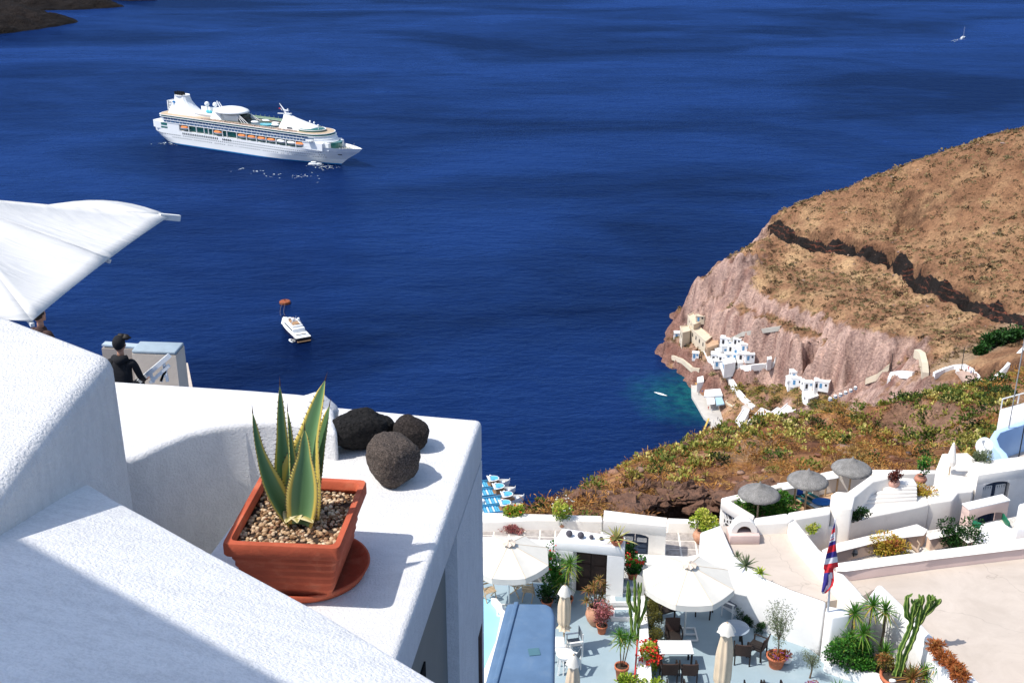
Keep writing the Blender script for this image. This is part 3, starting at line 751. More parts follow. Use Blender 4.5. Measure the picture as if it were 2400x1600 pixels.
# domes, bridge between funnel and lounge
for x, y in ((-49.7, 2), (-41.2, 3)):
    g = G(); g.ball((x, y, 34.9), 2.1, 16, 10); g.tube([(x, y, 28), (x, y, 33.4)], .6, 8); P_(g, 'radome', white_paint, smooth=True)
g = G(); g.prism([(-60, -5), (-34, -6), (-34, 6), (-60, 5)], 27.2, 28.0); g.box((-47, 5.2, 30), (26, .4, 3.6)); g.box((-47, 0, 26), (30, 9, 2.4)); P_(g, 'radar_deck', white_paint)
g = G(); g.ball((-45, -1, 29.2), 1.5, 12, 8, (2.6, 1, 1)); P_(g, 'skylight', pool_blue, smooth=True)
# viking-style lounge: white lens on a glazed neck
g = G(); g.lathe([(9, 30.9), (12.6, 31.4), (13.4, 32.1), (12.2, 33.4), (9.4, 34.7), (5.6, 35.6), (1.0, 36.0)], (-19.5, 0, 0), 40, 1.25, .92); lo = P_(g, 'lounge', white_paint, smooth=True)
g = G(); g.lathe([(7.5, 29.6), (11.6, 31.0), (12.7, 31.5)], (-19.2, 0, 0), 40, 1.26, .92, cap=False); child(g, 'lounge_glass', green_glass, lo, smooth=True)
g = G(); loft([rect(-40, -22, 8.5, 24.9), rect(-38, -24, 7, 29.5), rect(-36, -26, 6, 33.5)]); g.prism([(-30, -6), (-8, -5), (-8, 5), (-30, 6)], 24.95, 30.4); child(g, 'lounge_stem', white_paint, lo, auto=30)
g = G()
for sd in (-1, 1):
    for dx in (0, 3.4, 6.8): g.beam((-9 + dx * .4, sd * 6, 31), (-2 + dx, sd * 7.5, 25), .35)
child(g, 'lounge_strut', white_paint, lo)['kind'] = 'stuff'
g = G(); g.box((-6, 0, 27.8), (3, 12, 4.6)); child(g, 'stair_glass', dark_glass, lo)
g = G(); g.beam((-33, 0, 34.5), (-36, 0, 39), .7, .7); g.beam((-32, 1.5, 34.5), (-35, 1.5, 38), .5, .5); child(g, 'aerial', white_paint, lo)
# forward mast on its pyramid
g = G(); loft([rect(36, 72, 8, 24.95), rect(37, 70, 7.4, 27.4), rect(38, 60, 4.6, 30), rect(38.5, 50, 2.4, 33), rect(38.5, 44, 1.5, 35.2)]); ms = P_(g, 'mast_house', white_paint, auto=30)
g = G(); g.tube([(41, 0, 35), (39, 0, 38), (34, 0, 43.5)], [1.0, .7, .2], 8); g.beam((38.4, 0, 35.6), (31.5, 0, 35.2), .9, .5); g.beam((40, -3.6, 36.2), (40, 3.6, 36.2), .5, .4); g.box((43, 0, 36), (5, 2.6, .6)); g.box((41, 0, 38.4), (4.4, 2, .5)); g.tube([(42.5, 0, 38), (42.5, 0, 40)], .5, 8); g.beam((36.5, 0, 38), (34.8, 0, 39.6), .3)
child(g, 'mast', white_paint, ms)
g = G(); g.box((33.8, 0, 39.4), (1.5, .12, 1.0)); child(g, 'mast_flag', red_paint, ms)
g = G(); g.box((50, -7.7, 26.2), (5.5, .5, 1.1)); child(g, 'mast_house_window', dark_glass, ms)
g = G(); g.lathe([(9.6, 25), (9.6, 26.2), (8.6, 27.0)], (66, 0, 0), 30, 1.35, .95); child(g, 'solarium', green_glass, ms, auto=40)
g = G(); g.lathe([(9.9, 26.2), (9.9, 26.7), (9.5, 26.7), (9.3, 26.3)], (66, 0, 0), 30, 1.35, .95); child(g, 'solarium_rim', white_paint, ms, auto=40)
g = G(); g.lathe([(8.9, 26.5), (8.9, 26.62)], (66.5, 0, 0), 30, 1.3, .93); child(g, 'solarium_deck', deck_tan, ms)
g = G()
for x, y in ((60, 6), (66, 4), (76, -3)): g.tube([(x, y, 26.5), (x, y, 30)], .25, 6); g.ball((x, y, 30.3), .8, 8, 6)
child(g, 'aerial', white_paint, ms)
# bow and stern working decks
g = G(); bd = [shell_pt(6, i) for i in range(NS)]; bd = [(x, b * .93) for x, b, z in bd if x > 84]
g.prism([(x, -b) for x, b in bd] + [(x, b) for x, b in bd[::-1]], 12.8, 13.0); P_(g, 'bow_deck', mat('bow_deck_paint', (.52, .50, .36), .8, .12, .3, world_co=False))
g = G()
for i in range(24): g.box((random.uniform(94, 106), random.uniform(-3.5, 3.5), 13.5), (random.uniform(.6, 2.2), random.uniform(.5, 1.4), 1.1), random.uniform(0, 3))
g.tube([(109, 0, 13), (109, 0, 19)], .15, 6); P_(g, 'winch', grey_paint)['kind'] = 'stuff'
g = G(); g.prism([(-105, -8), (-95, -10.5), (-95, 10.5), (-105, 8)], 12.9, 14.6); g.prism([(-101, -9), (-93, -11), (-93, 11), (-101, 9)], 14.6, 17.2); P_(g, 'stern_terrace', white_paint, bevel=.5)

# white water where a tender circles near the bow, and along the hull
foam = mat('sea_foam', (.72, .80, .82), .9, .2, .4, world_co=True)
def foam_patch(name, label, blobs, seed=0):
    rd = random.Random(seed); g = G()
    for u, v, n, s, el in blobs:
        c = atz(u, v, 0)
        for i in range(n):
            a = rd.uniform(0, 6.28); r = abs(rd.gauss(0, s)); x = c.x + math.cos(a) * r * el; y = c.y + math.sin(a) * r * 2.2
            k = rd.randint(5, 8); q = rd.uniform(.25, .8) * s * .28
            g.add([(x + math.cos(6.28 * j / k) * q * rd.uniform(.7, 1.9), y + math.sin(6.28 * j / k) * q * rd.uniform(.6, 1.2), .06 + .05 * rd.random()) for j in range(k)], [tuple(range(k))])
    return tag(g.obj(name, foam), label, None, kind='stuff')
foam_patch('wake_foam', 'white churned water beside the cruise ship bow', [(745, 387, 34, 2.2, 1.5), (760, 391, 36, 2.2, 2.4), (778, 393, 16, 1.6, 2.6)], 4)
foam_patch('hull_foam', 'broken white ripples on the water along the cruise ship', [(385, 336, 30, 2.0, 2), (400, 338, 20, 1.6, 2), (565, 396, 7, 3, 2), (600, 402, 9, 3, 2.5), (640, 408, 10, 3, 2.5), (690, 412, 12, 2.4, 3), (720, 413, 14, 2.2, 3), (745, 428, 4, .8, 1), (790, 508, 2, .6, 1)], 6)
g = G(); c = atz(738, 386, 0)
g.prism([(c.x - 5, c.y - 1.6), (c.x + 3, c.y - 1.8), (c.x + 6, c.y), (c.x + 3, c.y + 1.8), (c.x - 5, c.y + 1.6)], .0, 1.2); g.box((c.x - 1, c.y, 1.8), (4, 2.4, 1.3))
tag(g.obj('tender_boat', white_paint, bevel=.2), 'tiny tender throwing up spray below the cruise ship bow', 'boat')

# ------------------------------------------------------------ generic small craft
def hull_mesh(g, L, B, H, bowf=.45, stern=.85, rake=.12, z0=-.4, n=18, sheer=.25):
    lv = [(z0, .8, .93), (0, .9, .96), (H * .6, .98, .985), (H, 1.0, 1.0)]
    def half(t): return (1 - max(0, (t - (1 - bowf)) / bowf) ** 2.0) * (stern + (1 - stern) * min(1, t / .35))
    def P(k, i):
        t = i / (n - 1); z, bf, lf = lv[k]; x = -L / 2 + L * t * (lf + (1 - lf) * (1 - t))
        zz = z + (sheer * t * t * H if k == 3 else 0)
        return x, B / 2 * half(t) * bf, zz
    for sd in (-1, 1):
        for k in range(3):
            vs = [(P(kk, i)[0], sd * P(kk, i)[1], P(kk, i)[2]) for kk in (k, k + 1) for i in range(n)]
            g.add(vs, [((i, i + 1, n + i + 1, n + i) if sd < 0 else (i + 1, i, n + i, n + i + 1)) for i in range(n - 1)])
    for k in range(3): g.add([(P(k, 0)[0], -P(k, 0)[1], P(k, 0)[2]), (P(k, 0)[0], P(k, 0)[1], P(k, 0)[2]), (P(k + 1, 0)[0], P(k + 1, 0)[1], P(k + 1, 0)[2]), (P(k + 1, 0)[0], -P(k + 1, 0)[1], P(k + 1, 0)[2])], [(0, 3, 2, 1)])
    return P
def deck_of(g, P, z, k=3, inset=.9, n=18, t0=0):
    a = [(P(k, i)[0], P(k, i)[1] * inset) for i in range(t0, n)]
    vs = [(x, -y, z) for x, y in a] + [(x, y, z) for x, y in a]; m = len(a)
    g.add(vs, [(i, i + 1, m + i + 1, m + i) for i in range(m - 1)])

# motor yacht moored to the rusty buoy
ya, yb = atz(664, 752, 0), atz(712, 802, 0); yc = (ya + yb) / 2; yl = (ya - yb).length
YT = thing('motor_yacht', 'white motor yacht with dark blue hull moored to the rusty buoy', 'yacht', (yc.x, yc.y, 0), rz=math.atan2(ya.y - yb.y, ya.x - yb.x))
navy = mat('navy_hull', (.012, .013, .04), .25, .1, .5, spec=.5, world_co=False)
teak = mat('teak', (.36, .22, .12), .7, .2, 2, world_co=False)
g = G(); P = hull_mesh(g, yl, yl * .26, 2.6, .5, .92); g.obj('hull', navy, YT, local=True, auto=40)
g = G(); deck_of(g, P, 2.62, inset=.98); g.prism([(-yl * .44, -yl * .11), (yl * .2, -yl * .12), (yl * .42, -yl * .03), (yl * .42, yl * .03), (yl * .2, yl * .12), (-yl * .44, yl * .11)], 2.6, 3.1)
g.obj('bulwark', white_paint, YT, local=True, bevel=.15)
g = G(); g.prism([(-yl * .30, -yl * .095), (yl * .12, -yl * .095), (yl * .24, -yl * .04), (yl * .24, yl * .04), (yl * .12, yl * .095), (-yl * .30, yl * .095)], 3.1, 5.0)
sa = g.obj('saloon', white_paint, YT, local=True, bevel=.2)
g = G(); g.prism([(-yl * .27, -yl * .097), (yl * .11, -yl * .097), (yl * .225, -yl * .042), (yl * .225, yl * .042), (yl * .11, yl * .097), (-yl * .27, yl * .097)], 3.7, 4.6); g.obj('saloon_window', dark_glass, sa, local=True)
g = G(); g.prism([(-yl * .24, -yl * .085), (yl * .06, -yl * .085), (yl * .14, -yl * .04), (yl * .14, yl * .04), (yl * .06, yl * .085), (-yl * .24, yl * .085)], 5.0, 5.9); fb = g.obj('flybridge', white_paint, YT, local=True, bevel=.15)
g = G(); g.prism([(-yl * .2, -yl * .06), (yl * .04, -yl * .06), (yl * .04, yl * .06), (-yl * .2, yl * .06)], 5.9, 5.94); g.obj('flybridge_deck', teak, fb, local=True)
g = G(); g.box((-.5, 0, 6.2), (2.2, 1.2, .5)); g.box((2, .9, 6.3), (1, 1.2, .7)); g.box((2, -.9, 6.3), (1, 1.2, .7)); g.obj('seat', mat('cushion_tan', (.45, .36, .30), .8, .2, 2, world_co=False), fb, local=True)['kind'] = 'stuff'
g = G(); g.beam((-yl * .16, -yl * .085, 5.9), (-yl * .18, -yl * .05, 8), .35); g.beam((-yl * .16, yl * .085, 5.9), (-yl * .18, yl * .05, 8), .35); g.box((-yl * .18, 0, 8), (.8, yl * .11, .3)); g.ball((-yl * .18, 1.4, 8.8), .75, 10, 8); g.ball((-yl * .18, -1.4, 8.7), .7, 10, 8); g.tube([(-yl * .18, 0, 8), (-yl * .19, 0, 10.5)], .08, 5); g.obj('radar_arch', white_paint, YT, local=True)
g = G(); g.prism([(-yl * .52, -yl * .10), (-yl * .30, -yl * .11), (-yl * .30, yl * .11), (-yl * .52, yl * .10)], 1.6, 2.2); g.box((-yl * .40, 0, 2.7), (1.2, yl * .16, .8)); g.obj('cockpit', black_paint, YT, local=True)
g = G(); g.box((-yl * .515, 0, .9), (1.4, yl * .2, .3)); g.obj('swim_platform', teak, YT, local=True)
dg_ = atz(684, 800, 0)
DG = thing('dinghy', 'small white inflatable dinghy lying at the stern of the yacht', 'dinghy', (dg_.x, dg_.y, 0), rz=math.atan2(ya.y - yb.y, ya.x - yb.x) + .25)
g = G(); g.tube([(-1.9, -.8, .35), (.6, -.8, .35), (1.7, -.4, .45), (2.1, 0, .5), (1.7, .4, .45), (.6, .8, .35), (-1.9, .8, .35)], .33, 8); g.obj('tube', white_paint, DG, local=True, smooth=True)
g = G(); g.box((-.2, 0, .2), (3.4, 1.2, .25)); g.obj('floor', grey_paint, DG, local=True)
g = G(); g.box((-1.9, 0, .8), (.4, .4, .8)); g.box((.1, 0, .6), (.9, .6, .5)); g.obj('motor', black_paint, DG, local=True)
bu = atz(668, 711, 0); rust = mat('rusty_steel', (.30, .085, .035), .85, .5, .9, .4, 3, .2, stain=((.06, .03, .02), 2.0, .6), world_co=False)
BU = thing('mooring_buoy', 'round rusty mooring buoy floating in front of the yacht', 'buoy', (bu.x, bu.y, 0), sc=.8)
g = G(); g.lathe([(3.4, -.5), (3.8, .3), (3.7, 1.5), (3.3, 1.9), (.5, 2.0)], (0, 0, 0), 24); g.obj('float', rust, BU, local=True, auto=40)
g = G(); g.box((0, 0, 2.5), (.5, .5, 1.0)); g.tube([(-.6, 0, 2.0), (-.6, 0, 3.0), (.6, 0, 3.0), (.6, 0, 2.0)], .14, 6); g.obj('ring', rust, BU, local=True)
rope = mat('rope', (.20, .16, .13), .9, .2, 2)
for k, s_ in enumerate((-1, 1)):
    g = G(); b0 = Vector((bu.x + s_ * .8, bu.y - 3.2, 1.6)); b1 = ya + Vector((s_ * 1.1, .4, 2.9)); pts = [b0.lerp(b1, i / 8) + Vector((-.9 * math.sin(math.pi * i / 8), 0, -1.3 * math.sin(math.pi * i / 8))) for i in range(9)]
    g.tube(pts, .07, 5); tag(g.obj('mooring_rope', rope), ['left', 'right'][k] + ' mooring rope between yacht bow and rusty buoy', 'rope', 'mooring ropes of the yacht')

# blue and white harbour tenders, moored side by side
cyan = mat('tender_cyan', (.10, .42, .66), .5, .06, .5, world_co=False)
wood = mat('tender_wood', (.34, .19, .10), .7, .2, 1, world_co=False)
def tender():
    T = thing('harbour_tender', '', 'boat')
    L = 17.0
    g = G(); P = hull_mesh(g, L, 4.4, 1.5, .42, .8, sheer=.55); g.obj('hull', white_paint, T, local=True, auto=40)
    g = G(); deck_of(g, P, 1.0, inset=.93); g.obj('deck', wood, T, local=True)
    g = G(); g.prism([(-7.6, -1.75), (1.8, -1.95), (1.8, 1.95), (-7.6, 1.75)], 1.0, 1.2); g.obj('floor', cyan, T, local=True)
    for i in range(11):
        g = G(); x = -7.0 + i * .78
        if i in (4,): continue
        g.box((x, 0, 1.5), (.34, 3.1, .5)); g.obj('bench', cyan if i % 2 == 0 else mat('bench_white', (.62, .72, .76), .6, .05, 1, world_co=False), T, local=True)
    g = G(); g.box((-3.9, 0, 1.85), (1.0, 1.4, 1.2)); g.obj('engine_box', white_paint, T, local=True, bevel=.08)
    for sd in (-1, 1):
        g = G(); g.box((-2.8, sd * 1.95, 1.65), (10, .12, .75)); g.obj('side_board', cyan, T, local=True)
    g = G()
    rf = [(2.2, -1.75), (3.9, -1.6), (4.8, -1.1), (5.2, 0), (4.8, 1.1), (3.9, 1.6), (2.2, 1.75)]
    g.prism(rf, 3.2, 3.4); wh = g.obj('wheelhouse_roof', white_paint, T, local=True, bevel=.08)
    g = G(); g.prism([(2.45 + (x - 2.2) * .82, y * .78) for x, y in rf], 3.4, 3.44); g.obj('roof_panel', cyan, wh, local=True)
    g = G(); g.prism([(2.3, -1.5), (3.8, -1.4), (4.9, 0), (3.8, 1.4), (2.3, 1.5)], 1.1, 3.2); g.obj('wheelhouse', wood, T, local=True)
    g = G(); g.beam((1.9, -1.8, 3.35), (1.9, 1.8, 3.35), .3, .25); g.tube([(2.2, -1.2, 3.3), (2.2, -1.2, 5.2)], .1, 5); g.box((2.2, -1.2, 5.0), (.5, .5, .3)); g.obj('mast', white_paint, T, local=True)
    g = G(); g.tube([(8.3, 0, 1.8), (8.3, 0, 2.7)], .12, 5); g.obj('bow_post', white_paint, T, local=True)
    g = G(); g.box((6.2, 0, 1.55), (1.2, 1.2, .6)); g.obj('bow_locker', white_paint, T, local=True, bevel=.05)
    return T
T0 = tender(); first = True
for k, (bu_, bv_, lab) in enumerate([(1196, 1139, 'blue and white passenger tender farthest out in the moored row'), (1209, 1157, 'blue and white tender, second in from the open water'), (1229, 1176, 'blue and white tender lying third in the moored row'), (1225, 1196, 'blue tender half hidden behind the white parapet with flower pot')]):
    bp = atz(bu_, bv_, 0); th = R(14)
    t = T0 if k == 0 else copy_tree(T0)
    place(t, (bp.x - 11 * math.cos(th), bp.y - 11 * math.sin(th), 0), th, lab, 'blue passenger tenders', sc=1.3)

# sailing boat far out, with its wake
sp = atz(2257, 90, 0)
SB = thing('sailing_boat', 'tiny white sailing boat with bare mast motoring far out', 'sailboat', (sp.x, sp.y, 0), rz=R(48), sc=.8)
g = G(); P = hull_mesh(g, 16, 4.6, 2.0, .5, .7); deck_of(g, P, 2.0, inset=1.0); g.obj('hull', white_paint, SB, local=True, auto=40)
g = G(); g.box((-1, 0, 2.5), (6, 2.4, 1.0)); g.obj('cabin', white_paint, SB, local=True, bevel=.2)
g = G(); g.tube([(1, 0, 2), (1, 0, 21)], [.12, .07], 6); g.beam((1, 0, 4), (-5, 0, 4.2), .5, .5); g.obj('mast', white_paint, SB, local=True)
foam_patch('sail_wake', 'pale wake trailing behind the distant sailing boat', [(2251, 92, 34, 2.2, 1.2), (2243, 94, 24, 2.6, 1.2), (2236, 96, 14, 3, 1.2), (2258, 92, 10, 1, 1.5)], 9)
for k, (u, v) in enumerate(((1545, 922), (1552, 925))):
    q = atz(u, v, 0); g = G(); th = R(-30)
    g.ball((0, 0, .1), 1, 14, 6, (2.6, .5, .14)); o = g.obj('paddle_board', white_paint, origin=(0, 0, 0), smooth=True); place(o, (q.x, q.y, .06), th); tag(o, 'slim white paddle board on green water, ' + ('the upper left of two' if k == 0 else 'the lower right of two'), 'paddle board', 'paddle boards off the quay')
# ------------------------------------------------------------ terraces below the viewpoint
stucco = mat('white_stucco', (.82, .775, .71), .9, .05, .8, .25, 9, .02, spec=.1, stain=((.62, .56, .49), 1.7, .35))
stucco_w = mat('bright_stucco', (.82, .81, .79), .9, .04, .8, .2, 9, .02, spec=.1, stain=((.66, .64, .62), 2.2, .3))
peach = mat('peach_stucco', (.66, .49, .37), .9, .06, .9, .2, 9, .02, spec=.1)
pinkst = mat('pink_stucco', (.66, .50, .45), .9, .06, .9, .2, 9, .02, spec=.1)
beige = mat('beige_screed', (.52, .45, .385), .9, .07, .35, .2, 25, .01, spec=.12, stain=((.56, .49, .43), 1.3, .5))
def cracked(m):
    nt = m.node_tree; p = nt.nodes['Principled BSDF']; src = p.inputs['Base Color'].links[0].from_socket; pos = N(nt, 'ShaderNodeNewGeometry').outputs['Position']
    nv = noise(nt, .7, 3, .6, pos); ad = N(nt, 'ShaderNodeVectorMath', operation='ADD'); nt.links.new(pos, ad.inputs[0]); sc_ = N(nt, 'ShaderNodeVectorMath', operation='SCALE'); nt.links.new(nv.outputs['Color'], sc_.inputs[0]); sc_.inputs['Scale'].default_value = 1.6; nt.links.new(sc_.outputs[0], ad.inputs[1])
    v = N(nt, 'ShaderNodeTexVoronoi', feature='DISTANCE_TO_EDGE'); v.inputs['Scale'].default_value = .16; nt.links.new(ad.outputs[0], v.inputs['Vector'])
    k = ramp(nt, v.outputs['Distance'], [(.0, (.35, .35, .35)), (.004, (0, 0, 0))]).outputs[0]; d = noise(nt, .5, 6, .7, pos, .8); dk = ramp(nt, d.outputs['Fac'], [(.35, (.90, .89, .88)), (.65, (1.05, 1.05, 1.05))]).outputs[0]
    sp = noise(nt, 9, 2, .5, pos); spk = ramp(nt, sp.outputs['Fac'], [(.70, (0, 0, 0)), (.74, (.35, .35, .35))]).outputs[0]
    c = mixc(nt, 1.0, src, dk, 'MULTIPLY'); c = mixc(nt, k, c, (.22, .19, .16)); c = mixc(nt, spk, c, (.35, .30, .26)); nt.links.new(c, p.inputs['Base Color'])
cracked(beige)
blue_floor = mat('blue_floor_paint', (.30, .385, .425), .75, .06, .6, .1, 30, .005, spec=.2, stain=((.38, .46, .49), 2.2, .5))
blue_wall = mat('pale_blue_stucco', (.42, .58, .80), .85, .05, 1.0, .2, 9, .02, spec=.15)
terrace_tan = mat('terrace_tan', (.50, .33, .20), .85, .18, 1.5, .2, 20, .01)
joint_white = mat('joint_white', (.74, .70, .63), .9, .08, 3, .2, 20, .01)
slate = mat('grey_slab', (.36, .325, .30), .85, .28, 6, .4, 30, .015)
grey_floor = mat('grey_cement', (.30, .29, .28), .9, .12, 1, .2, 20, .01)
gate_blue = mat('gate_blue', (.035, .055, .095), .55, .15, 3, .1, 20, .005)
gate_green = mat('gate_green', (.012, .16, .085), .5, .15, 3, .1, 20, .005)
brown_wood = mat('dark_brown_wood', (.045, .026, .02), .6, .3, 5, .3, 30, .005)
iron_white = mat('white_iron', (.76, .75, .72), .6, .05, 5)
iron_dark = mat('dark_iron', (.03, .03, .03), .6, .2, 5)
gravel_w = mat('white_gravel', (.68, .64, .58), .95, .35, 14, .9, 30, .05)

def pix(poly, z): return [atz(p[0], p[1], p[2] if len(p) > 2 else z) for p in poly]
def slab(name, label, poly, zt, zb, m, cat='wall', bevel=.06, kind=None, group=None, smooth=False, seg=2):
    P = pix(poly, zt); g = G(); g.prism([(p.x, p.y) for p in P], zb, [p.z for p in P])
    o = g.obj(name, m, bevel=bevel, bseg=seg)
    if kind: return tag(o, kind=kind)
    return tag(o, label, cat, group)
# floors
slab('dining_terrace', None, [(1040, 1352), (1290, 1366), (1480, 1398), (1721, 1401), (1760, 1426), (1833, 1474), (1929, 1543), (2120, 1606), (2300, 1800), (1000, 1800)], 190, 181, blue_floor, kind='structure', bevel=0)
slab('beige_terrace', None, [(1690, 1232), (1712, 1280), (1721, 1300), (1793, 1354), (1852, 1380), (1936, 1409), (1985, 1401), (1928, 1340), (1865, 1269), (1845, 1225), (1770, 1232)], 191.5, 182, beige, kind='structure', bevel=0)
slab('beige_roof_terrace', None, [(1977, 1346), (2400, 1288), (2600, 1262), (2600, 1760), (2330, 1760), (2280, 1592), (2150, 1457), (2060, 1374), (2023, 1395)], 191.5, 182, beige, kind='structure', bevel=0)
lane = slab('lane_paving', None, [(1100, 1226), (1290, 1233), (1420, 1236), (1700, 1238), (1700, 1302), (1480, 1316), (1300, 1306), (1100, 1296)], 190.45, 182, joint_white, kind='structure', bevel=0)
# square grey slabs of the lane, each laid on its white joint bed
a0, a1 = atz(1230, 1234, 190.45), atz(1660, 1246, 190.45); dirx = (a1 - a0).normalized(); diry = Vector((-dirx.y, dirx.x, 0))
me_cache = None; cell = .62
for i in range(-4, 16):
    for j in range(-4, 1):
        c = a0 + dirx * (i + .5) * cell + diry * (j + .3) * cell
        if random.random() < .04: continue
        if me_cache is None:
            g = G(); g.prism([(-.27, -.27), (.27, -.27), (.27, .27), (-.27, .27)], -.01, .022)
            o = g.obj('stone_slab', slate, lane, local=True); me_cache = o.data
        else: o = bpy.data.objects.new('stone_slab', me_cache); COL.objects.link(o); o.parent = lane
        o.location = Vector((c.x, c.y, 190.45)) - Vector(lane.location); o.rotation_euler = (0, 0, math.atan2(dirx.y, dirx.x) + random.uniform(-.02, .02))
slab('thatch_terrace', None, [(1692, 1168), (1744, 1154), (1826, 1133), (1868, 1124), (1932, 1106), (1958, 1101), (2100, 1103), (2110, 1150), (2000, 1210), (1770, 1236)], 187.5, 180, terrace_tan, kind='structure', bevel=0)
slab('garden_bed', None, [(1955, 1322), (1965, 1285), (2083, 1255), (2300, 1225), (2420, 1200), (2420, 1262), (2287, 1279), (2175, 1294)], 190.2, 184, gravel_w, kind='structure', bevel=0)
slab('side_lane', None, [(2150, 1228), (2180, 1180), (2300, 1160), (2330, 1240), (2200, 1275)], 188.6, 184, grey_floor, kind='structure', bevel=0)
slab('planting_bed', None, [(1866, 1218), (1945, 1203), (1950, 1232), (1885, 1256)], 190.95, 187, gravel_w, kind='structure', bevel=0)
# walls
def wl(label, poly, zt, zb, m=stucco, bevel=.07, name='terrace_wall', seg=2): return slab(name, label, poly, zt, zb, m, 'wall', bevel, seg=seg)
wl('long low white parapet along the paved lane, potted plants before it', [(1080, 1198), (1413, 1207), (1413, 1221), (1250, 1217), (1080, 1224)], 190.95, 184, name='parapet_wall')
wl('short white parapet right of the blue lane gate', [(1564, 1212), (1676, 1217), (1690, 1226), (1676, 1230), (1620, 1224), (1564, 1223)], 190.95, 184, name='parapet_wall')
wl('low white wall between paved lane and left parasol', [(1060, 1252), (1302, 1264), (1300, 1278), (1060, 1270)], 190.75, 188, stucco_w, name='parapet_wall')
wl('low white wall right of the brown door beneath red geraniums', [(1467, 1294), (1610, 1302), (1660, 1292), (1690, 1312), (1610, 1328), (1464, 1314)], 190.7, 188, stucco_w, name='parapet_wall')
wl('tall white retaining wall beside the grey round table', [(1690, 1228), (1712, 1278), (1722, 1299), (1794, 1353), (1853, 1379), (1937, 1408), (1934, 1424), (1845, 1394), (1780, 1368), (1692, 1316), (1664, 1290), (1640, 1246)], 191.85, 188.0, stucco_w, name='retaining_wall', bevel=.1, seg=3)
wl('broad white divider between the two beige terraces by the flag', [(1845, 1224), (1866, 1268), (1929, 1339), (1981, 1400), (1992, 1426), (2037, 1406), (2024, 1394), (1978, 1344), (1957, 1336), (1957, 1316), (1920, 1285), (1863, 1215)], 191.9, 187, name='divider_wall', bevel=.08)
wl('long white kerb wall with pink face along the large beige terrace', [(1959, 1319), (2175, 1291), (2287, 1276), (2399, 1260), (2600, 1234), (2600, 1262), (2399, 1285), (2180, 1311), (1983, 1338), (1959, 1337)], 191.93, 188, [pinkst], name='kerb_wall')
tag(slab('wall_coping', None, [(1959, 1319), (2175, 1291), (2287, 1276), (2399, 1260), (2600, 1234), (2600, 1262), (2399, 1285), (2180, 1311), (1983, 1338), (1959, 1337)], 191.96, 191.94, stucco, kind=None), 'thin white coping on the long kerb wall of the large beige terrace', 'coping')
wl('white coping wall with pink face behind the small beige terrace', [(1768, 1212), (1798, 1208), (1843, 1201), (1862, 1214), (1845, 1223), (1770, 1227)], 192.0, 187, [stucco], name='parapet_wall')
wl('white parapet between straw parasol terrace and planting bed', [(1846, 1200), (1943, 1184), (1948, 1190), (1946, 1203), (1864, 1216)], 191.7, 187, name='parapet_wall')
wl('big white rounded wall below the outdoor steps', [(1889, 1253), (1950, 1235), (1987, 1226), (2045, 1209), (2150, 1188), (2178, 1181), (2168, 1150), (2085, 1116), (2000, 1190), (1950, 1190), (1949, 1215), (1940, 1232)], 191.0, 186, bevel=.16, seg=4, name='rounded_wall')
wl('white garden wall with peach face and round lamp beyond the flag', [(1927, 1289), (1965, 1272), (2149, 1228), (2174, 1240), (2166, 1252), (2083, 1262), (1966, 1291), (1935, 1303)], 190.75, 186, [peach], name='garden_wall')
slab('wall_coping', 'white coping on the peach garden wall beyond the flag', [(1926, 1288), (1964, 1271), (2149, 1227), (2175, 1240), (2166, 1253), (2083, 1263), (1966, 1292), (1934, 1304)], 190.80, 190.752, stucco, 'coping', .02)
wl('short peach garden wall with round lamp beside the clipped bush', [(2172, 1253), (2241, 1236), (2258, 1247), (2282, 1267), (2270, 1270), (2240, 1249), (2181, 1262)], 190.75, 186, [peach], name='garden_wall')
slab('wall_coping', 'white coping on the short peach wall beside the clipped bush', [(2171, 1252), (2241, 1235), (2259, 1246), (2284, 1267), (2268, 1271), (2240, 1250), (2180, 1263)], 190.80, 190.752, stucco, 'coping', .02)
wl('stepped white house wall with blue shutter left of the gates', [(2177, 1178), (2234, 1170), (2247, 1152), (2282, 1149), (2292, 1118), (2230, 1110), (2168, 1145)], 191.0, 186, bevel=.1, name='house_wall', seg=3)
wl('white stair parapet with notched block above the sun loungers', [(1948, 1158), (1960, 1150), (1985, 1152), (2040, 1113), (2090, 1106), (2110, 1116), (2085, 1119), (2047, 1128), (2004, 1164), (1998, 1191), (1975, 1190), (1950, 1184)], 191.9, 186, name='stair_parapet')
for i in range(6):
    f = i / 5
    slab('stair_step', ['lowest', 'second lowest', 'third', 'fourth', 'second highest', 'highest'][i] + ' white outdoor step climbing behind the stair parapet', [(2002 + 17 * i, 1188 - 11 * i), (2150, 1176 - 8 * i), (2140, 1120), (2046 + 10 * i, 1128 - 2 * i)], 191.02 + .12 * i, 190.9, stucco, 'step', .03, group='outdoor white steps')
wl('white rendered block at the right edge below the green gate', [(2300, 1226), (2340, 1216), (2372, 1236), (2440, 1222), (2440, 1256), (2287, 1276), (2282, 1266)], 190.6, 187, stucco_w, name='garden_wall', bevel=.1)
wl('bright white wall end at the right picture edge', [(2388, 1180), (2450, 1164), (2450, 1236), (2382, 1237)], 192.0, 187, stucco_w, name='house_wall')
wl('white low house roof with folded parasol painted behind it', [(2208, 1060, 191.6), (2262, 1063, 191.4), (2268, 1075), (2302, 1085), (2293, 1112), (2230, 1110), (2191, 1104)], 190.9, 185, stucco, name='roof_block', bevel=.1)
wl('thin far parapet above the prickly pear slope', [(2043, 1099), (2195, 1100), (2195, 1108), (2043, 1110)], 188.5, 183, name='parapet_wall')
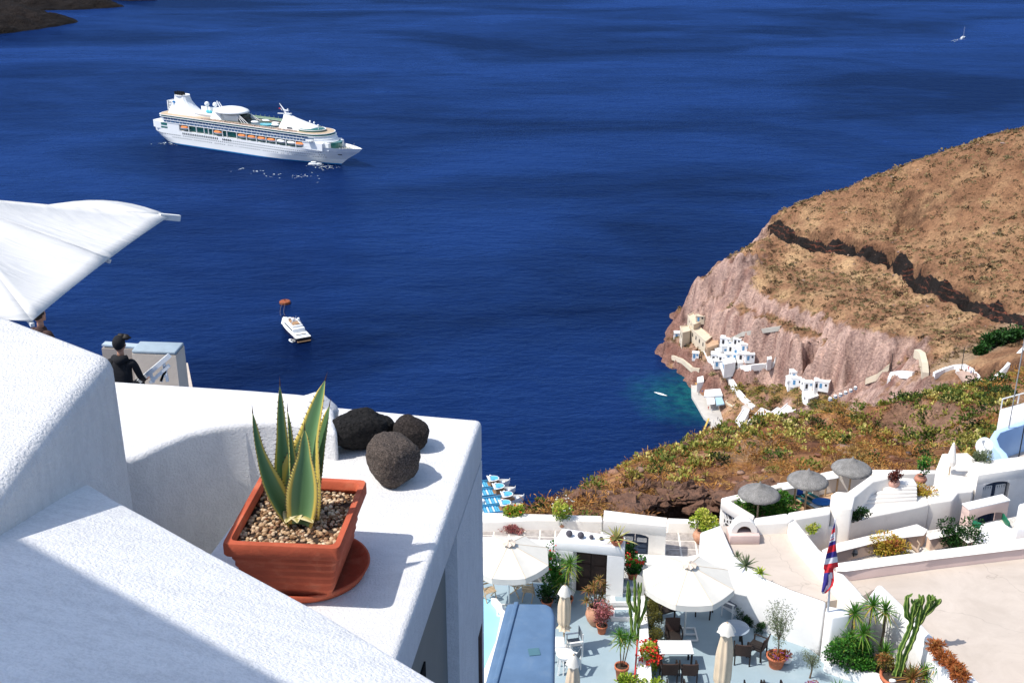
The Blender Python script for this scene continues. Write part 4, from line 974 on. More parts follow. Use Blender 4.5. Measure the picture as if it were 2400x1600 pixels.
wl('white retaining wall between yucca bed and large beige terrace', [(2035, 1397), (2056, 1370), (2066, 1369), (2152, 1452), (2184, 1488), (2286, 1588), (2345, 1652), (2318, 1662), (2262, 1596), (2150, 1474), (2062, 1388)], 191.75, 189, stucco_w, name='retaining_wall')
wl('white pillar end of the retaining wall behind the flagpole', [(1938, 1418), (1985, 1426), (1993, 1440), (1950, 1446), (1934, 1434)], 191.95, 188, stucco_w, name='wall_pier')
wl('curved low white kerb around the yucca bed', [(1936, 1540), (1990, 1556), (2050, 1570), (2096, 1586), (2084, 1600), (2040, 1586), (1984, 1572), (1930, 1552)], 190.35, 189, stucco_w, name='bed_kerb', bevel=.12, seg=3)
# thatch terrace enclosure
wl('outer white parapet behind the straw parasols', [(1689, 1166), (1744, 1153), (1826, 1132), (1868, 1123), (1932, 1105), (1958, 1100), (2043, 1101), (2043, 1109), (1962, 1109), (1934, 1114), (1870, 1132), (1828, 1141), (1748, 1162), (1713, 1172)], 188.5, 182, name='parapet_wall')
sw = wl('white parapet over black and white rubble stone, left of the straw parasols', [(1689, 1166.5), (1713, 1172.5), (1770, 1207), (1766, 1214)], 188.52, 187.9, name='parapet_wall')
P = pix([(1690, 1167), (1712, 1173), (1768, 1207), (1765, 1213)], 188.4); g = G(); g.prism([(p.x, p.y) for p in P], 183, 187.9)
def rubble():
    m, nt, p = nodes_of('rubble_masonry'); pos = N(nt, 'ShaderNodeNewGeometry').outputs['Position']
    v = N(nt, 'ShaderNodeTexVoronoi', feature='DISTANCE_TO_EDGE'); v.inputs['Scale'].default_value = 4.2; nt.links.new(pos, v.inputs['Vector'])
    k = ramp(nt, v.outputs['Distance'], [(.10, (.72, .70, .66)), (.16, (.06, .055, .052))]); nt.links.new(k.outputs[0], p.inputs['Base Color'])
    p.inputs['Roughness'].default_value = .95; nt.links.new(bump(nt, v.outputs['Distance'], .6, .1), p.inputs['Normal']); return m
rubble_m = rubble()
tag(g.obj('rubble_wall', rubble_m), 'black and white rubble stone wall under the straw parasol terrace', 'wall')
tag(slab('rubble_wall', None, [(2100, 1111), (2160, 1111), (2160, 1120), (2112, 1120)], 188.1, 186, rubble_m), 'dark rubble wall behind the round terracotta jar', 'wall')
# gates: portal with brown double door, lane gate, tower gate, green gate
def gate(name, label, fl, fr, bl, br, zt, zb, t0, t1, head, wall_m, door_m, arch=.0, leaf_open=0.0, lattice=False, cat='gate', door_set=.55, top_m=None, panels=3):
    A, B, C_, D = pix([fl, fr, br, bl], zt)
    F = lambda t: A.lerp(B, t); K = lambda t: D.lerp(C_, t)
    T = thing(name, label, cat, (A.x, A.y, zb))
    for (s0, s1, nm) in ((0, t0, 'pillar'), (t1, 1, 'pillar')):
        g = G(); g.prism([F(s0).xy, F(s1).xy, K(s1).xy, K(s0).xy], zb, head); g.obj(nm, wall_m, T)
    g = G(); n = 10
    pts = []
    if arch:                                      # arched head: lintel underside follows a segment
        for i in range(n):
            s0 = t0 + (t1 - t0) * i / n; s1 = t0 + (t1 - t0) * (i + 1) / n
            def hh(s): q = (s - t0) / (t1 - t0) * 2 - 1; return head - arch * (1 - math.sqrt(max(0, 1 - q * q * .98)))
            a, b = F(s0), F(s1); c, d = K(s1), K(s0); z0, z1 = hh(s0), hh(s1)
            g.prism([a.xy, b.xy, c.xy, d.xy], [z0, z1, z1, z0], head + .002)
        g.prism([F(0).xy, F(1).xy, K(1).xy, K(0).xy], head + .002, zt)
    else: g.prism([F(0).xy, F(1).xy, K(1).xy, K(0).xy], head, zt)
    g.obj('lintel', wall_m, T, bevel=.03)
    if top_m:
        g = G(); e = .02; g.prism([F(-e).xy, F(1 + e).xy, K(1 + e).xy, K(-e).xy], zt + .002, zt + .05); g.obj('coping', top_m, T)
    w = (F(t1) - F(t0)).length / 2
    dirv = (F(1) - F(0)).normalized(); nrm = Vector((dirv.y, -dirv.x, 0))
    for k in (0, 1):
        h0 = F(t0).lerp(K(t0), door_set) if k == 0 else F(t1).lerp(K(t1), door_set)
        a = (leaf_open if k == 0 else -leaf_open)
        dv = (dirv if k == 0 else -dirv); dv = Vector((dv.x * math.cos(-a) - dv.y * math.sin(-a), dv.x * math.sin(-a) + dv.y * math.cos(-a), 0))
        e = h0 + dv * (w - .012); hz_ = head - .03 - (arch * .55 if arch else 0)
        g = G(); g.beam((h0.x, h0.y, (zb + hz_) / 2), (e.x, e.y, (zb + hz_) / 2), .06, hz_ - zb - .04); lf = g.obj('door_leaf', door_m, T)
        nn = Vector((dv.y, -dv.x, 0)); nn = nn if nn.dot(nrm) > 0 else -nn
        for q in range(panels):
            z0 = zb + .12 + (hz_ - zb - .2) * q / panels; z1 = zb + .12 + (hz_ - zb - .2) * (q + 1) / panels - .10
            m0 = h0.lerp(e, .16) + nn * .045; m1 = h0.lerp(e, .84) + nn * .045
            g = G()
            if lattice and q == panels - 1:
                for r_ in range(5):
                    f = r_ / 4; g.beam((m0.lerp(m1, f).x, m0.lerp(m1, f).y, z0), (m0.lerp(m1, f).x, m0.lerp(m1, f).y, z1), .035)
                    zz = z0 + (z1 - z0) * f; g.beam((m0.x, m0.y, zz), (m1.x, m1.y, zz), .035)
                for r_ in range(4):
                    f0, f1 = r_ / 4, (r_ + 1) / 4; g.beam((m0.lerp(m1, f0).x, m0.lerp(m1, f0).y, z0), (m0.lerp(m1, f1).x, m0.lerp(m1, f1).y, z1), .04); g.beam((m0.lerp(m1, f1).x, m0.lerp(m1, f1).y, z0), (m0.lerp(m1, f0).x, m0.lerp(m1, f0).y, z1), .04)
                g.obj('iron_grille', iron_white, lf)
            else:
                g.beam((m0.x, m0.y, (z0 + z1) / 2), (m1.x, m1.y, (z0 + z1) / 2), .03, z1 - z0); g.obj('door_panel', door_m, lf)
    return T
gate('doorway', 'white plastered doorway with dark brown double door and four round stones on top', (1299, 1266), (1464, 1283), (1318, 1237), (1466, 1258), 192.45, 190, .27, .76, 192.05, stucco_w, brown_wood, door_set=.7)
gate('lane_gate', 'thick white wall with dark blue double gate off the paved lane', (1414, 1219), (1562, 1233), (1416, 1195), (1563, 1213), 191.95, 190.45, .30, .73, 191.5, stucco, gate_blue, arch=.14, lattice=True, door_set=.35)
gate('tower_gate', 'tall white gatehouse with arched dark blue doors at the right', (2293, 1113), (2430, 1094), (2272, 1084), (2408, 1068), 191.7, 188.2, .12, .58, 191.25, stucco, gate_blue, arch=.22, lattice=True, door_set=.3)
gate('green_gate', 'white arch with open green doors and pink inner face at the right', (2273, 1195), (2366, 1174), (2256, 1181), (2347, 1160), 191.0, 188.6, .13, .90, 190.62, pinkst, gate_green, arch=.2, leaf_open=1.15, door_set=.05, top_m=stucco_w, panels=2)
g = G(); c = atz(2257, 1170, 190.0); a, b = atz(2248, 1172, 190.55), atz(2268, 1170, 190.55); dv = (b - a).normalized(); q = a + Vector((-dv.y, dv.x, 0)) * -.35
g.beam((a.x, a.y - .02, 190.3), (b.x, b.y - .02, 190.3), .05, .62); tag(g.obj('window_shutter', mat('shutter_blue', (.10, .15, .22), .6, .1, 4)), 'plain blue-grey shutter on the stepped white wall', 'shutter')
# upper right corner: pale blue round terrace, white roof with railing
cl_ = [(2420, 984), (2395, 991), (2365, 1001), (2338, 1011), (2329, 1026), (2336, 1046), (2352, 1062), (2362, 1086)]
P = pix(cl_, 189.5); out = []; inn = []
for i, p in enumerate(P):
    d = (P[min(i + 1, len(P) - 1)] - P[max(i - 1, 0)]).normalized(); nv = Vector((-d.y, d.x, 0)); out.append(p + nv * .16); inn.append(p - nv * .16)
g = G(); g.prism([(p.x, p.y) for p in out + inn[::-1]], 186.5, 189.5); tag(g.obj('curved_wall', blue_wall, bevel=.05), 'pale blue curved parapet round the small terrace at upper right', 'wall')
slab('round_terrace', None, [(2340, 1044), (2352, 1030), (2420, 1008), (2480, 1010), (2480, 1090), (2366, 1090), (2350, 1062)], 187.9, 185, beige, kind='structure', bevel=0)
wl('white flat roof with thin rail at the upper right edge', [(2343, 958), (2460, 925), (2480, 985), (2366, 975)], 189.2, 186.5, stucco_w, name='roof_block')
RL = thing('roof_railing', 'thin white handrail on the flat roof at the upper right edge', 'railing', atz(2346, 958, 189.2))
g = G(); ps = pix([(2346, 957), (2385, 946), (2425, 935), (2470, 922)], 189.2)
for p in ps: g.beam(p, p + Vector((0, 0, .55)), .05)
g.obj('post', iron_white, RL)['kind'] = 'stuff'
g = G(); g.tube([p + Vector((0, 0, .55)) for p in ps], .035, 6); g.obj('rail', iron_white, RL)
def pole(name, label, u, v, z, h, r=.03, m=None, lean=(0, 0)):
    p = atz(u, v, z); g = G(); g.tube([p, p + Vector((lean[0], lean[1], h))], r, 8); return tag(g.obj(name, m or iron_dark), label, 'pole')
pole('aerial_pole', 'thin tall grey mast rising beside the pale blue parapet', 2364, 1003, 189.5, 5.4, .03, mat('grey_steel', (.3, .3, .3), .5, .1, 3))
pole('lamp_post', 'slender dark lamp post on the small round terrace', 2384, 1090, 188.0, 2.6, .03)
dp = atz(2306, 1052, 190)
SD = thing('satellite_dish', 'white satellite dish tilted beside the pale blue parapet', 'satellite dish', (dp.x, dp.y, 189.0))
M = Matrix.Rotation(R(-35), 3, 'Z') @ Matrix.Rotation(R(55), 3, 'X'); g = G()
vs = [Vector((0, 0, 0))] ; k = 20
for r_ in (.14, .28, .38):
    for j in range(k): vs.append(Vector((r_ * math.cos(6.283 * j / k), r_ * math.sin(6.283 * j / k) * 1.1, r_ * r_ * .8)))
fs = [(0, 1 + j, 1 + (j + 1) % k) for j in range(k)] + [(1 + q * k + j, 1 + (q + 1) * k + j, 1 + (q + 1) * k + (j + 1) % k, 1 + q * k + (j + 1) % k) for q in range(2) for j in range(k)]
g.add([M @ v + Vector((0, 0, 1.15)) for v in vs], fs); g.obj('dish', white_paint, SD, local=True, smooth=True)
g = G(); g.tube([(0, 0, 0), (0, 0, 1.1)], .05, 6); g.tube([(0, 0, 1.1), M @ Vector((0, .1, .7)) + Vector((0, 0, 1.15))], .03, 6); g.box(M @ Vector((0, .1, .7)) + Vector((0, 0, 1.15)), (.12, .12, .16)); g.obj('arm', white_paint, SD, local=True)
# ------------------------------------------------------------ foreground: parapets, ledge, planter, stones
def near_stucco(nm='trowelled_stucco', bs_=.42, bd_=.008, fine=.42, coarse=.8, shade_amt=.12, alb=1.0):
    m, nt, p = nodes_of(nm); pos = N(nt, 'ShaderNodeNewGeometry').outputs['Position']
    n = noise(nt, 2.2, 6, .6, pos); s = noise(nt, 9, 5, .7, pos, .6)
    c = ramp(nt, n.outputs['Fac'], [(.3, tuple(x * alb for x in (.67, .667, .665))), (.7, tuple(x * alb for x in (.725, .722, .72)))]).outputs[0]
    k = ramp(nt, s.outputs['Fac'], [(.6, (0, 0, 0)), (.8, (1, 1, 1))]).outputs[0]
    sp = N(nt, 'ShaderNodeTexVoronoi'); sp.inputs['Scale'].default_value = 34; nt.links.new(pos, sp.inputs['Vector'])
    pit = ramp(nt, sp.outputs['Distance'], [(.03, (1, 1, 1)), (.07, (0, 0, 0))]).outputs[0]
    pk = mathn(nt, 'MULTIPLY', pit, mathn(nt, 'MULTIPLY', k, 1.0))
    c = mixc(nt, mathn(nt, 'MULTIPLY', k, .25), c, (.62, .605, .59)); c = mixc(nt, mathn(nt, 'MULTIPLY', pk, .25), c, (.40, .37, .35))
    p.inputs['Roughness'].default_value = .92; p.inputs['Specular IOR Level'].default_value = .12
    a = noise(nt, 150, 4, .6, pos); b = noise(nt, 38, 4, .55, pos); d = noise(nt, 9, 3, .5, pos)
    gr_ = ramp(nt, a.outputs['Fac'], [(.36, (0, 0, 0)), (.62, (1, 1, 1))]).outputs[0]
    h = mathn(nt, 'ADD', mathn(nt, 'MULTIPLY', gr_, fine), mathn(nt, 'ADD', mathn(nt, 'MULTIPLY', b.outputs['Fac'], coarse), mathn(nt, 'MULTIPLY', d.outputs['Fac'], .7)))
    mp_ = N(nt, 'ShaderNodeMapping'); mp_.inputs['Scale'].default_value = (5, 26, 9); mp_.inputs['Rotation'].default_value = (.2, .3, .9); nt.links.new(pos, mp_.inputs[0]); br = noise(nt, 1.0, 4, .6, mp_.outputs[0], .8)
    c = mixc(nt, 1.0, c, ramp(nt, br.outputs['Fac'], [(.3, (.94, .94, .945)), (.6, (1.03, 1.03, 1.03))]).outputs[0], 'MULTIPLY')
    wv = N(nt, 'ShaderNodeVectorMath', operation='ADD'); nt.links.new(pos, wv.inputs[0]); ws = N(nt, 'ShaderNodeVectorMath', operation='SCALE'); ws.inputs['Scale'].default_value = .35; nt.links.new(noise(nt, 3.5, 4, .6, pos).outputs['Color'], ws.inputs[0]); nt.links.new(ws.outputs[0], wv.inputs[1])
    cv = N(nt, 'ShaderNodeTexVoronoi', feature='DISTANCE_TO_EDGE'); cv.inputs['Scale'].default_value = 1.7; nt.links.new(wv.outputs[0], cv.inputs['Vector'])
    ck = mathn(nt, 'MULTIPLY', ramp(nt, cv.outputs['Distance'], [(0, (1, 1, 1)), (.006, (0, 0, 0))]).outputs[0], mathn(nt, 'MULTIPLY', k, .5)); c = mixc(nt, ck, c, (.42, .40, .39))
    pit_shade = ramp(nt, mathn(nt, 'ADD', mathn(nt, 'MULTIPLY', a.outputs['Fac'], .6), mathn(nt, 'MULTIPLY', b.outputs['Fac'], .4)), [(.40, tuple([1 - .5 * shade_amt] * 3)), (.54, (1, 1, 1))]).outputs[0]  # grain hollows darkened in the colour, painted shade so the relief reads
    nt.links.new(mixc(nt, 1.0, c, pit_shade, 'MULTIPLY'), p.inputs['Base Color'])
    nt.links.new(bump(nt, h, bs_, bd_), p.inputs['Normal']); return m
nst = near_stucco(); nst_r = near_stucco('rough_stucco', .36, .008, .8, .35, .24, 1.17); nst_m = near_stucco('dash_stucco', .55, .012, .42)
RZ = lambda z: CAMZ + z
def soft(o, w, seg=5, disp=0.0):
    b = o.modifiers['bevel'] if 'bevel' in o.modifiers else o.modifiers.new('bevel', 'BEVEL'); b.width = w; b.segments = seg; b.limit_method = 'ANGLE'; b.angle_limit = R(30)
    o.data.polygons.foreach_set('use_smooth', [True] * len(o.data.polygons))
    return o
def tris_smooth(o, cuts=0): return o
# left parapet block with sunlit top and shaded end
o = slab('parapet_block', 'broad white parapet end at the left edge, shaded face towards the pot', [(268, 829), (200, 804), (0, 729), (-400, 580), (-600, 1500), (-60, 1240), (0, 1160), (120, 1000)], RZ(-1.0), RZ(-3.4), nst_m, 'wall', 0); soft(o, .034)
# wavy wall behind, bright top
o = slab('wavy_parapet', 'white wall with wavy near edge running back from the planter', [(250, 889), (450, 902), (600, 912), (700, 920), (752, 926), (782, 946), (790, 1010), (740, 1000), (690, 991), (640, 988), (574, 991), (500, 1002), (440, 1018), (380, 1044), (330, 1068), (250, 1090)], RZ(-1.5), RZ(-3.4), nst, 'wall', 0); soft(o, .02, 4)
# sloping wall top that runs from the left parapet across the bottom
A = Vector((-.88, 1.62, -1.03)); B = None
def plane_hit(u, v, p0, nrm):
    d = ray(u, v); t = p0.dot(nrm) / d.dot(nrm); return Vector((d.x * t, d.y * t, CAMZ + d.z * t))
Bq = ray(150, 1092) * (1.2 / .4707); Cq = ray(1047, 1603) * (1.17 / .649)
nrm = (Bq - A).cross(Cq - A).normalized()
poly = [(118, 1073), (275, 1168), (356, 1211), (500, 1292), (574, 1331), (764, 1433), (925, 1530), (1047, 1603), (1180, 1690), (1000, 2300), (-700, 2300), (-500, 1500)]
P = [plane_hit(u, v, A, nrm) for u, v in poly]
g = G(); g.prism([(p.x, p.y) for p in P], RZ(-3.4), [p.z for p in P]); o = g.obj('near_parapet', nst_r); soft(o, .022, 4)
tag(o, 'wide sloping white stucco parapet across the lower left corner, half in shadow', 'wall')
# ledge carrying pot and stones; its right wall drops away with a window niche
right = lambda y: -.095 + (y - 3.31) * .132
Lp = pix([(776, 950), (1000, 971), (1130, 982)], RZ(-1.6))
LW = thing('ledge_house', 'white stuccoed house corner with flat ledge carrying planter and lava stones', 'building', (Lp[0].x, 2.6, RZ(-5)))
top = [(p.x, p.y) for p in Lp] + [(right(2.67), 2.67), (right(2.1), 2.1), (right(1.2), 1.2), (-.95, 1.2), (-.86, 2.0), (-.74, 2.75), (-.66, 3.2)]
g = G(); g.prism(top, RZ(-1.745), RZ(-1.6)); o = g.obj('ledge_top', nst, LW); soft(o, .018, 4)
body = [(p[0] - .002, p[1] - .002) for p in top[:3]] + [(right(2.85) - .002, 2.85), (right(2.85) - .05, 2.84), (right(1.2) - .05, 1.2), (-.945, 1.2), (-.855, 2.0), (-.735, 2.75), (-.655, 3.19)]
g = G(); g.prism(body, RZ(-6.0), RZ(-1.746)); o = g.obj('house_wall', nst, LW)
g = G(); nd = .052
g.prism([(right(2.84) - nd, 2.835), (right(1.2) - nd, 1.2), (right(1.2) - .035, 1.2), (right(2.835) - .035, 2.835)], RZ(-4.5), RZ(-1.752)); g.obj('window_frame', mat('grey_olive_paint', (.19, .20, .185), .7, .08, 4, .1, 40, .003), LW)
g = G(); g.prism([(right(2.52) - .045, 2.52), (right(1.25) - .045, 1.25), (right(1.25) - .03, 1.25), (right(2.52) - .03, 2.52)], RZ(-4.2), RZ(-1.93)); g.obj('window_pane', mat('window_dark', (.010, .012, .013), .9, .2, 4, spec=.05), LW)
g = G(); p = aty(1121, 1471, 3.24); g.prism([(p.x - .013, p.y - .05), (p.x + .012, p.y - .05), (p.x + .012, p.y + .04), (p.x - .013, p.y + .04)], RZ(-6), p.z); g.obj('wooden_post', mat('weathered_brown', (.085, .055, .045), .8, .35, 8, .4, 60, .004, stain=((.03, .02, .02), 3, .7)), LW)
g = G(); bp = atz(735, 948, RZ(-1.5)); g.ball((bp.x, bp.y, bp.z - .02), .06, 16, 10, (1.3, .9, .9), .12, 3); tag(g.obj('plaster_lump', nst, smooth=True), 'rough plaster lump where wavy wall meets the ledge', 'plaster')
# small grey wedge standing for a window corner between the walls
pp = pix([(352, 1210), (384, 1170), (398, 1230)], RZ(-1.9)); g = G(); cpt = atz(378, 1200, RZ(-1.8)); g.prism([(cpt.x - .05, cpt.y - .03), (cpt.x + .06, cpt.y - .03), (cpt.x + .05, cpt.y + .06), (cpt.x - .02, cpt.y + .06)], RZ(-2.6), [RZ(-1.86), RZ(-1.86), RZ(-1.74), RZ(-1.74)]); tag(g.obj('window_corner', mat('grey_render', (.22, .22, .23), .9, .1, 6, .3, 60, .004)), 'small grey window corner half hidden below the shaded wall', 'vent')
# planter
terra = mat('terracotta_planter', (.46, .098, .048), .8, .22, 9, .35, 80, .004, spec=.18, stain=((.58, .20, .11), 2.0, .6))
zr, zb = RZ(-1.42), RZ(-1.582)
rim = pix([(518, 1275), (611, 1110), (861, 1124), (795, 1287)], zr); cen = sum(rim, Vector()) / 4
def inset(k, z): return [Vector((cen.x + (p.x - cen.x) * k, cen.y + (p.y - cen.y) * k, z)) for p in rim]
def rounded(c4, r=.016, n=4):
    out = []
    for i in range(4):
        p = c4[i]; a = (c4[i - 1] - p).normalized(); b = (c4[(i + 1) % 4] - p).normalized()
        for j in range(n):
            t = j / (n - 1); out.append(p + a * r * (1 - t) ** 2 + b * r * t ** 2)
    return out
PL = thing('square_planter', 'square terracotta planter on the white ledge, ribbed sides', 'planter', (cen.x, cen.y, zb))
secs = [inset(.91, zr - .045), inset(.91, zr - .032), inset(.86, zr - .020), inset(.875, zr - .004), inset(.89, zr), inset(.985, zr), inset(1.0, zr - .006), inset(1.0, zr - .030), inset(.985, zr - .034), inset(.91, zr - .036)]
for i in range(11):
    f = i / 11; k = .905 - .17 * f; z = zr - .040 - .118 * f
    secs += [inset(k + (.020 if i % 2 else 0), z)]
secs += [inset(.735, zb + .004), inset(.72, zb)]
g = G(); rows = [rounded(s) for s in secs]; kk = len(rows[0]); vs = [p for r_ in rows for p in r_]
g.add(vs, [(i * kk + (j + 1) % kk, i * kk + j, (i + 1) * kk + j, (i + 1) * kk + (j + 1) % kk) for i in range(len(rows) - 1) for j in range(kk)] + [tuple(range((len(rows) - 1) * kk, len(rows) * kk))])
bmx = g.obj('planter_body', terra, PL, auto=32)
g = G(); so_ = inset(.90, zr - .034); g.add(so_, [(3, 2, 1, 0)] if True else []); g.obj('soil', mat('potting_soil', (.05, .032, .022), .95, .4, 60, .8, 160, .006), PL)
# gravel: pebbles on the soil
g = G(); rd = random.Random(5)
for i in range(1150):
    a, b = rd.random(), rd.random(); q = so_[0].lerp(so_[3], a).lerp(so_[1].lerp(so_[2], a), b); r_ = rd.uniform(.0028, .0058)
    g.tint = rd.random(); M = Matrix.Rotation(rd.uniform(0, 3), 3, 'Z') @ Matrix.Rotation(rd.uniform(-.6, .6), 3, 'X')
    g.ball((q.x, q.y, q.z + r_ * .5), r_, 6, 4, (1.35, 1, .75), 0, i, M)
tag(g.obj('gravel', leafmat('gravel_mix', ['5a3c28', '8a6848', 'b89a78', 'd8c4a6', '7a5038'], .8, 0.0), PL, smooth=True), kind='stuff')
g = G(); sc_ = inset(.72, zb); cc = sum(sc_, Vector()) / 4 + Vector((.018, .005, 0))
g.lathe([(.12, .001), (.136, .003), (.149, .028), (.143, .028), (.132, .009), (.01, .007)], (cc.x, cc.y, RZ(-1.6)), 48); sauc = g.obj('saucer', terra, None, smooth=True); tag(sauc, 'round terracotta saucer under the square planter', 'saucer')
# variegated agave: folded leaves with yellow, toothed margins
agm = leafmat('agave_leaf', ['567a50', '63885c', '719467', '7d9c68', 'dcc05a', 'ead47c'], .42, .06)
AG = thing('agave', 'variegated agave with yellow toothed leaf margins growing in the square planter', 'agave', (cen.x, cen.y, zr - .03))
def agave_leaf(base, mid, tip, w, face, fold=.5, name='leaf', parent=AG, spines=True, mtl=agm, n=16, prof=None):
    base, mid, tip = Vector(base), Vector(mid), Vector(tip); face = Vector(face).normalized(); g = G()
    pts = [base * (1 - t) ** 2 + mid * 2 * t * (1 - t) + tip * t * t for t in [i / n for i in range(n + 1)]]
    rows = []; cross = [(-1, 1, 1.0), (-.76, .70, .80), (-.68, .60, .62), (-.3, .1, .15), (0, 0, .0), (.3, .1, .15), (.68, .60, .62), (.76, .70, .80), (1, 1, 1.0)]
    for i, p in enumerate(pts):
        t = i / n; d = (pts[min(i + 1, n)] - pts[max(i - 1, 0)]).normalized(); x = d.cross(face).normalized(); z = x.cross(d)
        ww = w * (prof(t) if prof else (.62 + .5 * math.sin(math.pi * min(1, t * 1.25 + .12)) * .9) * (1 - t ** 3.2) ** .75 + .002)
        th = w * .22 * (1 - t) ** 1.2 + .0012
        rows.append(([p + x * c * ww * .5 + z * h * ww * fold * .5 for c, h, _ in cross], [p + x * c * ww * .5 + z * (h * ww * fold * .5 - th * (1 - abs(c)) - .0006) for c, h, _ in cross]))
    m = len(cross)
    vs = []; tn = []
    for up_, dn in rows:
        vs += up_ + dn; tn += [c[2] * .95 + .04 for c in cross] + [c[2] * .95 + .04 for c in cross]
    b0 = len(g.v); fs = []
    for i in range(n):
        a, b = i * 2 * m, (i + 1) * 2 * m
        for j in range(m - 1):
            fs.append((a + j, a + j + 1, b + j + 1, b + j)); fs.append((a + m + j + 1, a + m + j, b + m + j, b + m + j + 1))
        fs.append((a + m, a, b, b + m)); fs.append((a + m - 1, a + 2 * m - 1, b + 2 * m - 1, b + m - 1))
    g.add(vs, fs); g.t[b0:] = tn
    o = g.obj(name, mtl, parent, smooth=True)
    if spines:
        g = G()
        for i in range(2, n - 1):
            for e in (0, m - 1):
                for q in (0, .5):
                    p = rows[i][0][e].lerp(rows[i + 1][0][e], q); c_ = pts[i]; dv = (p - c_).normalized()
                    g.tube([p - dv * .001, p + dv * .0055 + Vector((0, 0, -.001))], [.0013, .0002], 4, cap=False)
        g.tube([tip - (tip - pts[-2]).normalized() * .002, tip + (tip - pts[-2]).normalized() * .022], [.0016, .0002], 5)
        g.obj('spine', mat('agave_spine', (.06, .025, .015), .5, .1, 10), o)['kind'] = 'stuff'
    return o
yb_ = cen.y
def L_(bu, bv, mu, mv, tu, tv, dy0, dy1, w, face, fold=.5):
    agave_leaf(aty(bu, bv, yb_ + dy0), aty(mu, mv, yb_ + (dy0 + dy1) / 2), aty(tu, tv, yb_ + dy1), w, face, fold)
L_(684, 1222, 606, 1128, 592, 966, -.01, -.03, .052, (.8, -.7, .3), .6)
L_(680, 1225, 660, 1110, 656, 902, .03, .05, .056, (.4, -1, .1), .45)
L_(686, 1228, 684, 1120, 674, 962, .0, .02, .036, (.9, -.6, .2), .9)
L_(716, 1222, 690, 1120, 762, 890, .02, .06, .112, (-.30, -1, .2), .34)
L_(722, 1215, 748, 1090, 772, 950, .04, .07, .08, (-.7, -.8, .2), .5)
L_(706, 1228, 718, 1110, 714, 1006, -.03, -.02, .074, (-.1, -1, .25), .35)
for a0_, (tu, tv) in enumerate([(655, 1208), (672, 1256), (700, 1262), (735, 1240), (750, 1205)]):
    b = aty(694, 1236, yb_); t = aty(tu, tv, yb_ + (.02 if a0_ in (0, 4) else -.05)); b.z = t.z = zr - .012; agave_leaf(b + Vector((0, 0, .004)), (b + t) / 2 + Vector((0, 0, .022)), t + Vector((0, 0, .006)), .044, (0, -.3, 1), .15, 'basal_leaf', AG, False, leafmat('agave_base', ['8f8a4a', 'c7b57a', 'd9cba0', 'e2d3a2'], .5, .1), 8, lambda t: (1 - t ** 2.5) + .05)
# lava stones on the ledge
def basalt(name, dark, lite, sc):
    m, nt, p = nodes_of(name); pos = N(nt, 'ShaderNodeNewGeometry').outputs['Position']
    v = N(nt, 'ShaderNodeTexVoronoi'); v.inputs['Scale'].default_value = sc; nt.links.new(pos, v.inputs['Vector'])
    n = noise(nt, sc * 1.4, 5, .7, pos); c = ramp(nt, n.outputs['Fac'], [(.42, dark), (.62, lite), (.74, tuple(min(.6, x * 2.6) for x in lite))])
    k = ramp(nt, v.outputs['Distance'], [(.10, (.25, .25, .25)), (.28, (1, 1, 1))])
    nt.links.new(mixc(nt, 1.0, c.outputs[0], k.outputs[0], 'MULTIPLY'), p.inputs['Base Color']); p.inputs['Roughness'].default_value = .9; p.inputs['Specular IOR Level'].default_value = .2
    h = mathn(nt, 'ADD', mathn(nt, 'MULTIPLY', k.outputs[0], .7), n.outputs['Fac']); nt.links.new(bump(nt, h, .9, .006), p.inputs['Normal']); return m
bl_ = basalt('black_basalt', (.008, .008, .008), (.022, .020, .020), 95); br_ = basalt('brown_scoria', (.045, .036, .031), (.15, .118, .10), 170); bd_ = basalt('dark_scoria', (.018, .014, .013), (.05, .040, .036), 130)
zs = RZ(-1.6)
def stone(label, u, v, rx, ry, rz_, yaw, m, seed, wob=.10, extra=None):
    c = atz(u, v, zs + rz_ * .8); g = G(); M = Matrix.Rotation(yaw, 3, 'Z')
    g.ball((c.x, c.y, zs + rz_ * .93), 1.0, 44, 30, (rx, ry, rz_), wob, seed, M)
    if extra: g.ball((c.x + extra[0], c.y + extra[1], zs + extra[2] * .93), 1.0, 32, 22, (extra[2] * 1.25, extra[2], extra[2]), .06, seed + 3, M)
    o = tag(g.obj('lava_stone', m, smooth=True), label, 'stone', 'lava stones on the ledge')
    rm = o.modifiers.new('remesh', 'REMESH'); rm.mode = 'VOXEL'; rm.voxel_size = .0035; rm.use_smooth_shade = True
    sm_ = o.modifiers.new('smooth', 'SMOOTH'); sm_.iterations = 6
    for nm, sc, st_ in (('lumps', .045, .012), ('pits', .011, .0052)):
        tx = bpy.data.textures.new(nm, 'CLOUDS'); tx.noise_scale = sc; tx.noise_depth = 3; dm = o.modifiers.new(nm, 'DISPLACE'); dm.texture = tx; dm.strength = st_; dm.texture_coords = 'GLOBAL'
stone('black smooth lava stone nearest the agave, largest of three', 838, 1012, .093, .060, .062, .45, bl_, 2, .11, (.058, .036, .044))
stone('brown speckled lava stone lying in front of the other two', 920, 1080, .072, .084, .070, .5, br_, 5, .10)
stone('small dark round lava stone nearest the ledge edge', 963, 1018, .050, .058, .054, .9, bd_, 8, .07)
